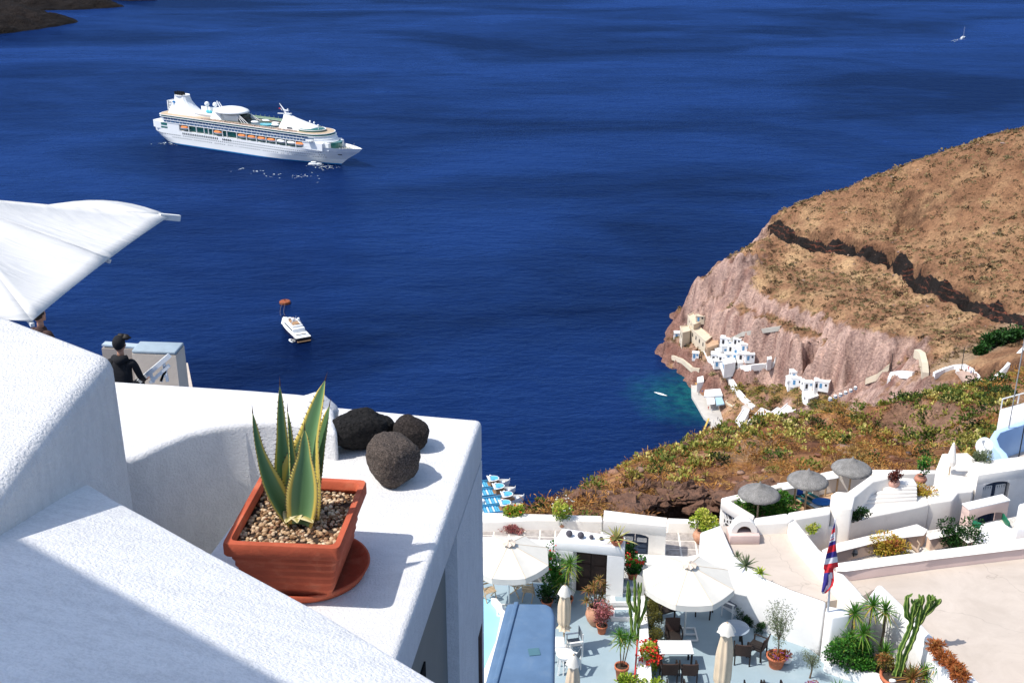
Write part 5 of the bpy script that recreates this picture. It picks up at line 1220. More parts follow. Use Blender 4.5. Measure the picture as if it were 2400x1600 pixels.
# blue capping of a lower wall, seen past the ledge
bw = mat('blue_paint_worn', (.10, .175, .29), .6, .14, 6, .15, 50, .004, spec=.3, stain=((.15, .215, .30), 2, .5))
BC = thing('blue_capping', 'rounded blue painted cap of a white wall at bottom centre', 'wall', atz(1220, 1600, RZ(-3.5)))
cap = [(1187, 1410), (1280, 1411), (1296, 1420), (1302, 1440), (1300, 1600), (1296, 1900), (1040, 1900), (1136, 1600)]
P = pix(cap, RZ(-3.5)); g = G(); g.prism([(p.x, p.y) for p in P], RZ(-3.56), RZ(-3.5)); o = g.obj('cap', bw, BC); soft(o, .03, 4)
P2 = pix([(1205, 1409), (1216, 1409), (1166, 1600), (1090, 1900), (1074, 1900), (1154, 1600)], RZ(-3.49)); g = G(); g.prism([(p.x, p.y) for p in P2], RZ(-3.52), RZ(-3.488)); o = g.obj('cap_batten', bw, BC); soft(o, .006, 3)
cx_ = sum((p.x for p in P), 0) / len(P); g = G(); g.prism([(p.x + (.006 if p.x < cx_ else -.012), p.y - .01) for p in P], RZ(-8), RZ(-3.56)); g.obj('wall', stucco_w, BC)
g = G(); q = atz(1252, 1527, RZ(-3.499)); g.box((q.x, q.y, RZ(-3.4985)), (.055, .055, .004), .15); g.obj('patch', mat('patch_teal', (.07, .16, .20), .7, .1, 6), BC)
# lower balcony at left: floor, pier, railings
lowz = RZ(-8.3)
slab('lower_balcony', None, [(-500, 1000), (-300, 860), (200, 842), (440, 850), (470, 1000), (300, 1100)], lowz, RZ(-12), beige, kind='structure', bevel=0)
creamy = mat('cream_render', (.60, .53, .45), .9, .06, 1.5, .2, 12, .015)
PB = thing('balcony_pier', 'cream balcony pier with pale blue-grey top behind the white wall', 'pier', atz(370, 812, RZ(-8.4)))
pt = pix([(328, 800), (431, 803), (411, 826), (308, 822)], RZ(-6.94))
g = G(); g.prism([(p.x, p.y) for p in pt], RZ(-9.5), RZ(-6.99)); g.obj('pier_body', creamy, PB)
g = G(); g.prism([(p.x, p.y) for p in pt], RZ(-6.988), RZ(-6.93)); g.obj('pier_cap', mat('cap_bluegrey', (.30, .37, .42), .9, .12, 5, .2, 20, .01), PB, bevel=.02)
bw0, bw1 = atz(243, 808, RZ(-6.95)), atz(330, 811, RZ(-6.95))
RB = thing('balcony_parapet', 'low brown-grey parapet with pale coping behind the person in black', 'wall', (bw0.x, bw0.y, lowz))
g = G(); g.beam((bw0.x, bw0.y, RZ(-7.6)), (bw1.x, bw1.y, RZ(-7.6)), .18, 1.25); g.obj('parapet_face', mat('parapet_taupe', (.34, .30, .27), .9, .1, 3), RB)
g = G(); g.beam((bw0.x, bw0.y, RZ(-6.93)), (bw1.x, bw1.y, RZ(-6.955)), .14, .03); g.obj('coping', mat('coping_pale', (.40, .48, .55), .8, .06, 4), RB)
SR = thing('stair_railing', 'white slanted stair railing with crossed bars against the pier', 'railing', atz(330, 895, RZ(-8.3)))
def yy(u, v, y=16.2): return aty(u, v, y)
g = G(); g.beam(yy(318, 900), yy(397, 833), .07, .07); g.obj('handrail', white_paint, SR)
g = G(); g.beam(yy(352, 896), yy(396, 856), .05, .05); g.obj('rail', white_paint, SR)
for a, b in (((383, 848), (393, 893)), ((388, 858), (378, 893)), ((352, 872), (360, 896)), ((377, 892), (394, 857))):
    g = G(); g.beam(yy(*a), yy(*b), .04, .04); g.obj('baluster', white_paint, SR)
# house above and behind the viewpoint: its roof edge throws the shadow on the near parapet
s1 = plane_hit(0, 1225, A, nrm); s2 = plane_hit(690, 1599, A, nrm); k = 2.7
e1 = s1 + SUN * k; e2 = s2 + SUN * (k - .25); dv = (e2 - e1); l_ = e1 - dv * 3.0; r_ = e2 + dv * .55
bk = Vector((-.2, -.9, 0))
HB = thing('viewpoint_house', 'white house behind the viewpoint shading the near parapet', 'building', (l_.x, -2.2, RZ(-3)))
g = G(); q = [l_, r_, r_ + bk, l_ + bk]
g.prism([(p.x, p.y) for p in q], [p.z - .16 for p in q], [p.z for p in q]); g.obj('roof_slab', stucco_w, HB, bevel=.02)
g = G(); q2 = l_ + bk; g.prism([(q2.x - .4, q2.y - .3), (q2.x + .1, q2.y - .3), (q2.x + .1, q2.y), (q2.x - .4, q2.y)], RZ(-3.4), l_.z - .17); g.obj('pillar', stucco_w, HB)
# square white parasol at left
canvas = mat('white_canvas', (.74, .74, .725), .85, .03, 2.5, .15, 60, .004, spec=.1, trans=0)
def canvas_m():
    m, nt, p = nodes_of('canvas_cloth'); pos = N(nt, 'ShaderNodeNewGeometry').outputs['Position']
    n = noise(nt, 1.6, 4, .6, pos); c = ramp(nt, n.outputs['Fac'], [(.3, (.80, .795, .78)), (.7, (.85, .845, .83))]).outputs[0]
    nt.links.new(c, p.inputs['Base Color']); p.inputs['Roughness'].default_value = .9; p.inputs['Specular IOR Level'].default_value = .1
    mp = N(nt, 'ShaderNodeMapping'); mp.inputs['Scale'].default_value = (1.2, 5.5, 2); mp.inputs['Rotation'].default_value = (0, 0, .5); nt.links.new(pos, mp.inputs[0])
    w = noise(nt, 1.0, 3, .5, mp.outputs[0], .4); nt.links.new(bump(nt, w.outputs['Fac'], .45, .12), p.inputs['Normal'])
    tr = N(nt, 'ShaderNodeBsdfTranslucent'); tr.inputs[0].default_value = (.7, .68, .62, 1); mx = N(nt, 'ShaderNodeMixShader'); mx.inputs[0].default_value = .22
    nt.links.new(p.outputs[0], mx.inputs[1]); nt.links.new(tr.outputs[0], mx.inputs[2]); nt.links.new(mx.outputs[0], nt.nodes['Material Output'].inputs[0]); return m
cloth = canvas_m()
hzq = RZ(-3.2); c0 = atz(399, 505, hzq); c1 = atz(75, 752, hzq); ed = c1 - c0; sidev = Vector((ed.y, -ed.x, 0)); 
if sidev.x > 0: sidev = -sidev
ctr = (c0 + c1) / 2 + sidev * .5; apex = Vector((ctr.x, ctr.y, RZ(-2.62)))
SP_ = thing('square_parasol', 'large white square parasol at the left edge seen from above', 'parasol', (ctr.x, ctr.y, RZ(-6)))
crn = [c0, c1, c1 + sidev, c0 + sidev]; rib_ends = []
for i in range(4): rib_ends += [crn[i], (crn[i] + crn[(i + 1) % 4]) / 2 + Vector((0, 0, .03))]
for i in range(8):
    a, b = rib_ends[i], rib_ends[(i + 1) % 8]
    lift = .16 if i == 7 else 0.0
    def cp(r_, t):
        f = r_ / 12; q = t / 10; rim_ = a.lerp(b, q); hem = 1 - .018 * math.sin(math.pi * q)
        pnt = apex.lerp(rim_, f * hem); w = math.sin(math.pi * q)
        pnt.z -= .07 * w * math.sin(math.pi * f * .9) - lift * w * f ** 2.5
        if lift: pnt += (rim_ - apex).normalized() * .12 * w * f ** 3
        return pnt
    g = G(); g.grid(cp, 13, 11); o = g.obj('canopy_panel', cloth, SP_, smooth=True); sm = o.modifiers.new('solid', 'SOLIDIFY'); sm.thickness = .004
for i, e in enumerate(rib_ends):
    g = G(); g.beam(apex - Vector((0, 0, .10)), e - Vector((0, 0, .035)), .03, .03)
    if i == 0: d = (e - apex).normalized(); g.beam(e - d * .12 - Vector((0, 0, .02)), e + d * .10 - Vector((0, 0, .02)), .05, .06)
    g.obj('rib', iron_white, SP_)
g = G(); g.tube([(ctr.x, ctr.y, RZ(-8.3)), (ctr.x, ctr.y, RZ(-2.7))], .035, 10); g.obj('pole', iron_white, SP_)
# ------------------------------------------------------------ plants: builders
TERRA = mat('terracotta', (.48, .15, .075), .8, .15, 6, .15, 40, .005, spec=.2, stain=((.58, .28, .18), 2, .5))
TERRA2 = mat('pale_terracotta', (.52, .27, .17), .85, .15, 6, .15, 40, .005, spec=.15, stain=((.60, .42, .32), 2, .5))
BARK = mat('bark', (.16, .12, .085), .9, .3, 12, .4, 40, .01)
SOIL = mat('soil_dark', (.05, .035, .025), .95, .3, 20)
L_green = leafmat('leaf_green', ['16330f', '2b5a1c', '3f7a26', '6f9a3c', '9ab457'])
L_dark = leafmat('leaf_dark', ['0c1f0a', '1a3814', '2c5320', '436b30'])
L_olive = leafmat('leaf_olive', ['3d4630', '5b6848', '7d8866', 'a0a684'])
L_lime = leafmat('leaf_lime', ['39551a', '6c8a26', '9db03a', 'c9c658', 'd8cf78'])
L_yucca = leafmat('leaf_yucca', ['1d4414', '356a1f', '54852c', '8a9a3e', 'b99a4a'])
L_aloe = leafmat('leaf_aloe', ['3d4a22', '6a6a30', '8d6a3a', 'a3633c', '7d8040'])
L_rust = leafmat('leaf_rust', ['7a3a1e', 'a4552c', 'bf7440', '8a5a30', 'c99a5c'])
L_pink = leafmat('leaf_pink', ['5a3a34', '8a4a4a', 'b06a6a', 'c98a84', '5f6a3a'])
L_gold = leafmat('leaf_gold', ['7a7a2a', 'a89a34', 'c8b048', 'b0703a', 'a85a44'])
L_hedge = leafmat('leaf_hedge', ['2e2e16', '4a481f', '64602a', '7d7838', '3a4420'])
L_cactus = leafmat('cactus_skin', ['22360f', '3d5a1e', '66803a', '93a052', 'aab066'], .5, 0.0)
F_red = mat('flower_red', (.62, .035, .02), .6, .15, 40, world_co=True); F_white = mat('flower_white', (.75, .73, .66), .6, .1, 40); F_pur = mat('flower_purple', (.28, .08, .32), .6, .15, 40)
F_pink = mat('flower_pink', (.62, .22, .24), .6, .15, 40)
def leaf(g, p, d, nrm, L, w, t):
    d = d.normalized(); x = d.cross(nrm); x = x.normalized() if x.length > 1e-5 else Vector((1, 0, 0)); g.tint = min(1, max(0, t))
    m = p + d * L * .5
    g.add([p, m + x * w * .5 + nrm * .12 * L, p + d * L, m - x * w * .5 + nrm * .12 * L], [(0, 1, 2), (0, 2, 3)])
def rv(rd): 
    z = rd.uniform(-1, 1); a = rd.uniform(0, 6.2832); r = math.sqrt(1 - z * z); return Vector((r * math.cos(a), r * math.sin(a), z))
def foliage(g, c, rad, n, L, w, rd, clumps=7, tone=0.0):
    c = Vector(c); cl = [(Vector((v.x * rad[0], v.y * rad[1], v.z * rad[2])) * rd.uniform(.25, .75), rd.uniform(.35, .62), rd.uniform(-.22, .22)) for v in [rv(rd) for _ in range(clumps)]]
    for i in range(n):
        o, k, tn = cl[i % clumps]; v = rv(rd); q = rd.random() ** .33
        p = c + o + Vector((v.x * rad[0], v.y * rad[1], v.z * rad[2])) * k * q
        d = (v + rv(rd) * .8 + Vector((0, 0, .35))); nr = (v + rv(rd) * .6 + Vector((0, 0, .5))).normalized()
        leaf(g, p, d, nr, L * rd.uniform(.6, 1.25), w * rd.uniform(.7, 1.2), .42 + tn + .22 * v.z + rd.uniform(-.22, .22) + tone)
def flowers(parent, c, rad, n, r, m, rd, name='blossom', up=.2):
    g = G(); c = Vector(c)
    for i in range(n):
        v = rv(rd); v.z = abs(v.z) * (1 - up) + up; p = c + Vector((v.x * rad[0], v.y * rad[1], v.z * rad[2])) * rd.uniform(.8, 1.05)
        for j in range(5):
            q = rv(rd); q.z = abs(q.z); leaf(g, p + q * r * .3, q + v * .3, v, r * 1.5, r * 1.3, .5)
    o = g.obj(name, m, parent); o['kind'] = 'stuff'; return o
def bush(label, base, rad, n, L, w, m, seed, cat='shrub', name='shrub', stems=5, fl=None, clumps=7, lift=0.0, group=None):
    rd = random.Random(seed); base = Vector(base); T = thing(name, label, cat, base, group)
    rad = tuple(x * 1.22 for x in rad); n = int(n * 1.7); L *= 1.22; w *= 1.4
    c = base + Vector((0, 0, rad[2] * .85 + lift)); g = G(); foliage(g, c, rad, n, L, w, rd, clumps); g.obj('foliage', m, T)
    g = G()
    for i in range(stems):
        v = rv(rd); e = c + Vector((v.x * rad[0] * .6, v.y * rad[1] * .6, v.z * rad[2] * .5)); g.tube([base + Vector((v.x * .03, v.y * .03, 0)), base.lerp(e, .5) + Vector((v.y * .04, v.x * .04, 0)), e], [.018, .012, .005], 5)
    if stems: g.obj('stem', BARK, T)['kind'] = 'stuff'
    for f in (fl or []): flowers(T, c, rad, f[0], f[1], f[2], rd)
    return T
def rosette(g, c, n, L, w, rd, e0=-25, e1=85, droop=.25, tone=0.0):
    c = Vector(c)
    for i in range(n):
        az = i * 2.39996 + rd.uniform(-.25, .25); el = R(e0 + (e1 - e0) * (i / n) + rd.uniform(-6, 6)); l = L * rd.uniform(.75, 1.1) * (.75 + .35 * math.cos(el))
        h = Vector((math.cos(az), math.sin(az), 0)); d = h * math.cos(el) + Vector((0, 0, math.sin(el))); sdv = Vector((-h.y, h.x, 0))
        g.tint = min(1, max(0, .45 + tone + rd.uniform(-.25, .2) + (.35 if el < R(-5) else 0)))
        pts = [c + d * l * t - Vector((0, 0, droop * l * t * t * math.cos(el))) for t in (0, .35, .7, 1)]; ws = [w * .6, w, w * .65, w * .04]
        nrm = sdv.cross(d).normalized()
        vs = []
        for p, q in zip(pts, ws): vs += [p - sdv * q * .5 + nrm * q * .22, p, p + sdv * q * .5 + nrm * q * .22]
        g.add(vs, [f for k in range(3) for f in ((3 * k, 3 * k + 1, 3 * k + 4, 3 * k + 3), (3 * k + 1, 3 * k + 2, 3 * k + 5, 3 * k + 4))])
def spiky(label, base, heads, L, w, n, m, seed, name='yucca', cat='yucca', tr=.035, e0=-35, group=None, droop=.25):
    """heads: (dx, dy, height) of each leaf head on its own trunk"""
    rd = random.Random(seed); base = Vector(base); T = thing(name, label, cat, base, group)
    for dx, dy, h in heads:
        c = base + Vector((dx, dy, h))
        if h > .12:
            g = G(); g.tube([base + Vector((dx * .2, dy * .2, 0)), base + Vector((dx * .5 + rd.uniform(-.04, .04), dy * .5, h * .5)), c], [tr * 1.2, tr, tr * .8], 7); g.obj('trunk', BARK, T, smooth=True)
        g = G(); rosette(g, c, n, L, w, rd, e0, 86, droop); g.obj('leaf_head', m, T)
    return T
def pot_at(label, p, r, h, m=None, name='flower_pot', style='pot', group=None):
    p = Vector(p); T = thing(name, label, 'pot', p, group)
    if style == 'jar': prof = [(r * .45, 0), (r * .8, h * .25), (r, h * .55), (r * .85, h * .82), (r * .55, h * .93), (r * .68, h), (r * .58, h), (r * .45, h * .9)]
    elif style == 'bowl': prof = [(r * .5, 0), (r * .85, h * .45), (r, h * .95), (r, h), (r * .88, h), (r * .8, h * .85)]
    else: prof = [(r * .66, 0), (r * .9, h * .8), (r * 1.02, h * .8), (r * 1.04, h), (r * .9, h), (r * .86, h * .88)]
    g = G(); g.lathe(prof, (0, 0, 0), 22, cap=False); g.obj('pot_body', m or TERRA, T, local=True, smooth=True)
    g = G(); rr = prof[-1][0]; g.lathe([(rr, prof[-1][1]), (.001, prof[-1][1] + .01)], (0, 0, 0), 22, cap=False); g.obj('soil', SOIL, T, local=True)
    return p + Vector((0, 0, prof[-1][1]))
Z1 = 190.0
def fl_(u, v, z=Z1): return atz(u, v, z)

# ------------------------------------------------------------ dining terrace planting
bush('tall flowering climber with white blooms left of the brown door', fl_(1296, 1404), (.42, .4, 1.05), 900, .10, .05, L_green, 1, 'climber', 'climber', fl=[(26, .035, F_white), (14, .035, F_red)])
p = pot_at('dark terracotta pot at the foot of the flowering climber', fl_(1282, 1422), .22, .3); bush('small dark green bush in the pot left of the closed parasol', p, (.34, .34, .32), 420, .08, .045, L_dark, 2)
p = pot_at('terracotta pot of the twin dracaena beside the brown door', fl_(1328, 1420), .24, .38); spiky('twin headed dracaena with spiky green leaves beside the brown door', p, [(.05, .0, 1.25), (-.18, -.05, .75), (.1, .05, 1.5)], .55, .035, 52, L_yucca, 3, 'dracaena', 'dracaena')
p = pot_at('large pale amphora jar right of the brown door', fl_(1393, 1462), .34, .78, TERRA2, 'amphora', 'jar')
T = spiky('bushy brown-green aloe rising from the large amphora', p + Vector((0, 0, -.05)), [(-.3, 0, .35), (0, .1, .75), (.25, 0, .55), (-.1, -.1, 1.05), (.12, 0, 1.25), (.3, .1, .95), (-.28, .05, .75)], .28, .035, 30, L_aloe, 4, 'aloe', 'aloe', .02)
p = pot_at('terracotta pot of pink flowers in front of the amphora', fl_(1410, 1482), .2, .34); bush('pink and red flowering bush before the large amphora', p, (.36, .33, .48), 650, .07, .035, L_pink, 5, fl=[(40, .025, F_pink)])
# white steps with blue treads right of the door, pots standing on them
ST = thing('garden_steps', 'small white steps with blue treads right of the brown door', 'steps', fl_(1460, 1450))
for i in range(3):
    q = fl_(1462, 1448 - i * 27); g = G(); g.box((q.x, q.y + .12, Z1 + .16 * (i + 1) - .08), (.95, .62, .16 * (i + 1) if False else .155)); g.box((q.x, q.y + .12, Z1 + .08 * (i + 1) - .08), (.95, .6, max(.01, .16 * i))) if i else None; g.obj('step', stucco_w, ST)
    g = G(); g.box((q.x, q.y + .10, Z1 + .16 * (i + 1) + .001), (.66, .44, .006)); g.obj('tread', blue_floor, ST)
p = pot_at('orange terracotta pot on the white steps right of the door', fl_(1448, 1362, 190.4), .2, .32); spiky('drooping grassy plant in the pot on the white steps', p, [(0, 0, .25), (-.15, .05, .5), (.12, .05, .55)], .5, .022, 40, L_olive, 6, 'grassy_plant', 'plant', .02, droop=.7)
p = pot_at('bright terracotta pot with red geranium at the low wall', fl_(1482, 1358, 190.4), .21, .36); bush('red geranium in bloom right of the brown door', p, (.36, .33, .34), 560, .08, .06, L_green, 7, 'geranium', 'geranium', fl=[(16, .055, F_red)])
p = pot_at('dark pot on the wall behind the red geranium', fl_(1476, 1316, 190.7), .2, .25); bush('dark leafy plant in front of the blue lane gate', p, (.28, .26, .26), 420, .08, .05, L_dark, 8, fl=[(4, .045, F_red)])
# hedge wall with candelabra cactus
slab('planter_wall', 'narrow white planter wall between the two dining areas', [(1497, 1395), (1512, 1393), (1520, 1470), (1530, 1610), (1490, 1610), (1500, 1500)], 190.5, 189.5, stucco_w, 'wall', .03)
g = G(); a, b = fl_(1494, 1500, 190.55), fl_(1484, 1640, 190.55); g.tube([a, b], .03, 8); tag(g.obj('red_pipe', red_paint), 'thin red pipe along the narrow planter wall', 'pipe')
for i, (u, v) in enumerate(((1527, 1398), (1529, 1425), (1530, 1452), (1531, 1480), (1532, 1506))):
    bush(['farthest', 'second', 'middle', 'fourth', 'nearest'][i] + ' clipped brown-green hedge bush of the row left of the big parasol', fl_(u, v), (.30, .30, .38), 760, .055, .022, L_hedge, 20 + i, 'hedge', 'hedge_bush', 3, group='hedge row')
bush('mass of red geraniums at the near end of the hedge', fl_(1522, 1565), (.38, .52, .42), 900, .08, .06, L_lime, 30, 'geranium', 'geranium', fl=[(46, .06, F_red), (6, .05, F_pink)])
bush('yellow-green leafy bush at the bottom edge below the geraniums', fl_(1528, 1640), (.4, .4, .35), 600, .08, .06, L_lime, 31)
CT = thing('candelabra_cactus', 'tall slender candelabra cactus standing along the white planter wall', 'cactus', fl_(1488, 1500))
rd = random.Random(9)
def arms(T, base, specs, r, m=L_cactus):
    base = Vector(base)
    for pts in specs:
        g = G(); P = [base + Vector(q) for q in pts]; Q = []
        for a, b in zip(P[:-1], P[1:]):
            k = max(4, int((b - a).length / .07)); Q += [a.lerp(b, t / k) for t in range(k)]
        Q.append(P[-1]); n = len(Q); ph = rd.uniform(0, 6); jx = [0.0, 0.0]
        for i in range(n): Q[i] = Q[i] + Vector((math.sin(i * .35 + ph), math.cos(i * .29 + ph), 0)) * r * .28 * min(1, i / 6)
        g.tube(Q, [r * (1 + .17 * math.sin(i * 1.25 + ph) + rd.uniform(-.06, .06)) * (1 - .75 * (i / (n - 1)) ** 12) for i in range(n)], 8, star=.5)
        for i in range(len(g.t)): g.t[i] = (.72 if i % 2 == 0 else .04) + rd.uniform(-.12, .2)
        g.obj('column', m, T)
        if r > .07:
            for q_ in range(2):
                e = Q[-1 - rd.randint(0, 3)]; az = rd.uniform(0, 6.28); g = G(); g.tube([e - Vector((0, 0, .06)), e + Vector((math.cos(az) * .10, math.sin(az) * .10, .02)), e + Vector((math.cos(az) * .14, math.sin(az) * .14, .10))], [r * .55, r * .55, r * .25], 8, star=.45); g.obj('bud', m, T)
arms(CT, fl_(1488, 1500), [[(0, 0, 0), (-.02, 0, 1.2), (-.12, .1, 2.6)], [(.1, .05, 0), (.12, .1, 1.0), (.06, .2, 2.3)], [(-.1, 0, .2), (-.2, .05, 1.1), (-.26, .1, 2.1)], [(.1, 0, .6), (.3, .05, 1.2), (.34, .1, 1.75)], [(0, 0, .9), (.08, -.02, 1.5), (.12, 0, 2.4)], [(-.05, 0, 1.2), (-.3, .05, 1.6), (-.34, .05, 2.45)]], .055)
p = pot_at('tall terracotta pot with thin dracaena stems at the planter wall', fl_(1456, 1590), .24, .55, style='pot'); spiky('thin stemmed dracaena with several green heads at the planter wall', p, [(-.12, .05, 1.25), (.1, .1, 1.05), (.25, 0, 1.15), (-.05, .1, .95)], .42, .03, 46, L_yucca, 11, 'dracaena', 'dracaena', .018)
bush('lime green bush at the foot of the thin dracaena', fl_(1468, 1632), (.42, .4, .5), 700, .08, .055, L_lime, 32)
# olive in pot, small olive, low box shrub
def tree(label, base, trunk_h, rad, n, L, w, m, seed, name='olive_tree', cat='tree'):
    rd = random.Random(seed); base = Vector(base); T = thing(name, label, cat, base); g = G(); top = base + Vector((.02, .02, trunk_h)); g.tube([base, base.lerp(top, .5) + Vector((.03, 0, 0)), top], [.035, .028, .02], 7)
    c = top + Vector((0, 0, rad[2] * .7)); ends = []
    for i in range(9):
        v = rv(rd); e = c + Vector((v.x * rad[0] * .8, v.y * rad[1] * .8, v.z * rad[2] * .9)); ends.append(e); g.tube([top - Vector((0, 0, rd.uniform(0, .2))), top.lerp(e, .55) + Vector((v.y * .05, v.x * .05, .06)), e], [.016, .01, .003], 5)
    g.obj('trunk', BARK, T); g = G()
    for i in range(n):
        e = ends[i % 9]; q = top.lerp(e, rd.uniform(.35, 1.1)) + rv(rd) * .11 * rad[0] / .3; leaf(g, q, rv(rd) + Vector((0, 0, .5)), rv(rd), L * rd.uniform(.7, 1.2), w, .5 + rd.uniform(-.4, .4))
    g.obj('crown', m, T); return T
p = pot_at('large terracotta pot of the olive tree near the retaining wall', fl_(1818, 1560), .34, .46); tree('slender grey-green olive tree in the large terracotta pot', p, .75, (.52, .48, .85), 1700, .085, .022, L_olive, 41)
bush('orange and purple trailing flowers at the olive tree foot', p + Vector((.1, -.05, -.08)), (.3, .28, .14), 420, .07, .03, L_rust, 42, 'flowers', 'bedding_flowers', 0, fl=[(18, .03, F_pur)])
g = G(); q = fl_(1842, 1552); g.ball((q.x, q.y, Z1 + .1), .16, 14, 8, (1.2, .8, .7), .1, 4); tag(g.obj('white_boulder', stucco_w, smooth=True), 'white painted boulder beside the olive pot', 'boulder')
tree('small sparse olive bush standing free right of the big pot', fl_(1898, 1588), .6, (.36, .36, .52), 1100, .06, .017, L_olive, 43)
bush('purple flowering plant at the bottom edge below the sparse olive', fl_(1900, 1640), (.32, .3, .3), 380, .06, .03, L_pink, 44, 'flowers', 'bedding_flowers', 0, fl=[(26, .03, F_pur)])
spiky('spiky rosette at the bottom edge left of the yucca bed', fl_(1965, 1622), [(0, 0, .1)], .5, .04, 34, L_yucca, 45, 'yucca', 'yucca')
for i, (u, v) in enumerate(((1742, 1452), (1762, 1466), (1782, 1482))): bush(['left', 'middle', 'right'][i] + ' low dark green box shrub behind the round table', fl_(u, v), (.26, .22, .2), 380, .05, .025, L_dark, 46 + i, 'shrub', 'box_shrub', 0, group='low shrubs along the retaining wall')
# yucca bed
yb0 = 190.2
for i, (u, v, h, lab) in enumerate([(1990, 1536, 1.75, 'left tall yucca of the bed behind the flagpole'), (2030, 1530, 1.95, 'tallest yucca of the bed, before the white wall'), (2062, 1526, 1.7, 'yucca nearest the white retaining wall'), (2012, 1560, 1.35, 'lower front yucca with arching leaves in the bed'), (2070, 1560, .55, 'short yucca at the right end of the bed')]):
    spiky(lab, fl_(u, v, yb0), [(0, 0, h)] if i != 3 else [(0, 0, h), (-.35, .1, h - .35)], .62, .045, 58, L_yucca, 50 + i, 'yucca', 'yucca', .05, e0=-55, group='yuccas in the corner bed')
bush('bright green shrub spilling over the kerb under the yuccas', fl_(1985, 1566, yb0), (.70, .5, .62), 2200, .075, .05, L_green, 56, clumps=12)
bush('trailing green foliage hanging over the white kerb', fl_(2022, 1592, yb0 - .3), (.34, .3, .42), 800, .07, .045, L_green, 57)
g = G()
WB = []
for i, (u, v, r_) in enumerate(((1958, 1560, .16), (1972, 1568, .13), (1985, 1572, .15), (1996, 1564, .12), (1968, 1554, .12))):
    q = fl_(u, v); g = G(); g.ball((q.x, q.y, Z1 + r_ * .5), r_, 14, 8, (1.1, 1, .75), .1, i); tag(g.obj('white_boulder', stucco_w, smooth=True), ['large left', 'middle', 'large right', 'small far right', 'small far'][i] + ' whitewashed boulder before the yucca bed kerb', 'boulder', 'whitewashed boulders')
# big candelabra cactus and neighbours
p = pot_at('huge terracotta pot of the branching cactus at the bottom edge', fl_(2098, 1618), .55, .62)
CB = thing('branching_cactus', 'thick branching candelabra cactus against the beige terrace', 'cactus', p)
arms(CB, p, [[(-.05, .1, -.05), (.05, .15, 1.0), (.28, .2, 2.0), (.25, .2, 2.9)], [(.12, .1, 0), (.26, .15, .9), (.5, .2, 1.9), (.75, .25, 2.5), (.95, .25, 3.0)], [(.45, .2, 1.75), (.5, .2, 2.4), (.5, .22, 3.05)], [(.3, .2, 2.0), (.1, .2, 2.3), (.0, .2, 3.05)], [(.6, .22, 2.15), (.72, .2, 2.7), (.7, .22, 3.1)], [(.7, .22, 2.3), (1.0, .25, 2.65), (1.1, .22, 2.9)], [(.26, .2, 2.2), (.38, .2, 2.5), (.36, .2, 2.95)]], .095)
g = G(); q = p + Vector((-.22, -.2, .02)); g.ball(q, .12, 12, 8, (1, .7, .5), .1, 5); tag(g.obj('white_boulder', stucco_w, smooth=True), 'white stone lying in the huge cactus pot', 'boulder')
bush('reddish-green bush behind the huge cactus pot', fl_(2078, 1566, 190.6), (.28, .25, .28), 320, .09, .045, L_aloe, 61)
spiky('wide yellow-green agave rosette in the huge cactus pot', p + Vector((.45, -.1, -.1)), [(0, 0, .15)], .75, .055, 60, L_aloe, 62, 'agave_rosette', 'agave', e0=-30)
spiky('green spiky rosette right of the wide agave', p + Vector((.95, .1, -.2)), [(0, 0, .25)], .62, .05, 46, L_yucca, 63, 'agave_rosette', 'agave', e0=-20)
spiky('small yucca with brown skirt beside the white wall', fl_(2190, 1612, 190.2), [(0, 0, .9)], .5, .045, 48, L_yucca, 64, 'yucca', 'yucca', .05, e0=-70)
for i, (u, v) in enumerate(((2196, 1528), (2214, 1552), (2232, 1572), (2246, 1592))): bush(['farthest', 'second', 'third', 'nearest'][i] + ' tuft of dry orange foliage on the white wall top', fl_(u, v, 191.75), (.26, .26, .15), 360, .13, .03, L_rust, 65 + i, 'dry plant', 'dry_tuft', 0, group='dry orange tufts on the wall')
# agaves on the retaining wall
spiky('small grey-green agave at the upper end of the retaining wall', fl_(1728, 1306, 191.8), [(0, 0, .05)], .3, .05, 18, L_olive, 70, 'agave_rosette', 'agave', e0=0)
spiky('large grey-green agave leaning over the retaining wall', fl_(1748, 1330, 191.8), [(0, 0, .1)], .62, .075, 20, L_olive, 71, 'agave_rosette', 'agave', e0=-5)
p = pot_at('small white pot on the retaining wall', fl_(1781, 1352, 191.85), .13, .18, stucco_w); spiky('small lime agave in the white pot on the wall', p, [(0, 0, .02)], .36, .06, 20, L_lime, 72, 'agave_rosette', 'agave', e0=5)
# lane pots
p = pot_at('terracotta pot with red blooms on the lane by the parapet', fl_(1209, 1232, 190.45), .26, .42, TERRA2); bush('green and red flowering plant on the lane parapet at left', p, (.34, .3, .26), 520, .09, .06, L_lime, 73, fl=[(7, .05, F_red)])
bush('low pink succulent in front of the left lane pot', fl_(1206, 1248, 190.45), (.42, .26, .14), 520, .06, .03, L_pink, 74, stems=0)
p = pot_at('pale jar with tall white flowers on the lane', fl_(1317, 1238, 190.45), .22, .4, TERRA2, 'clay_jar', 'jar'); bush('tall loose plant with white flowers on the lane', p, (.42, .36, .5), 420, .09, .04, L_lime, 75, fl=[(14, .035, F_white)])
p = pot_at('big clay jar with green shrub at the right end of the lane', fl_(1642, 1272, 190.45), .34, .6, TERRA2, 'clay_jar', 'jar'); bush('rounded green shrub in the big clay jar', p, (.52, .46, .42), 900, .09, .055, L_lime, 76)
bush('yellow leafed plant in the corner by the lane gate', fl_(1411, 1238, 190.45), (.14, .14, .3), 160, .1, .04, L_gold, 77)
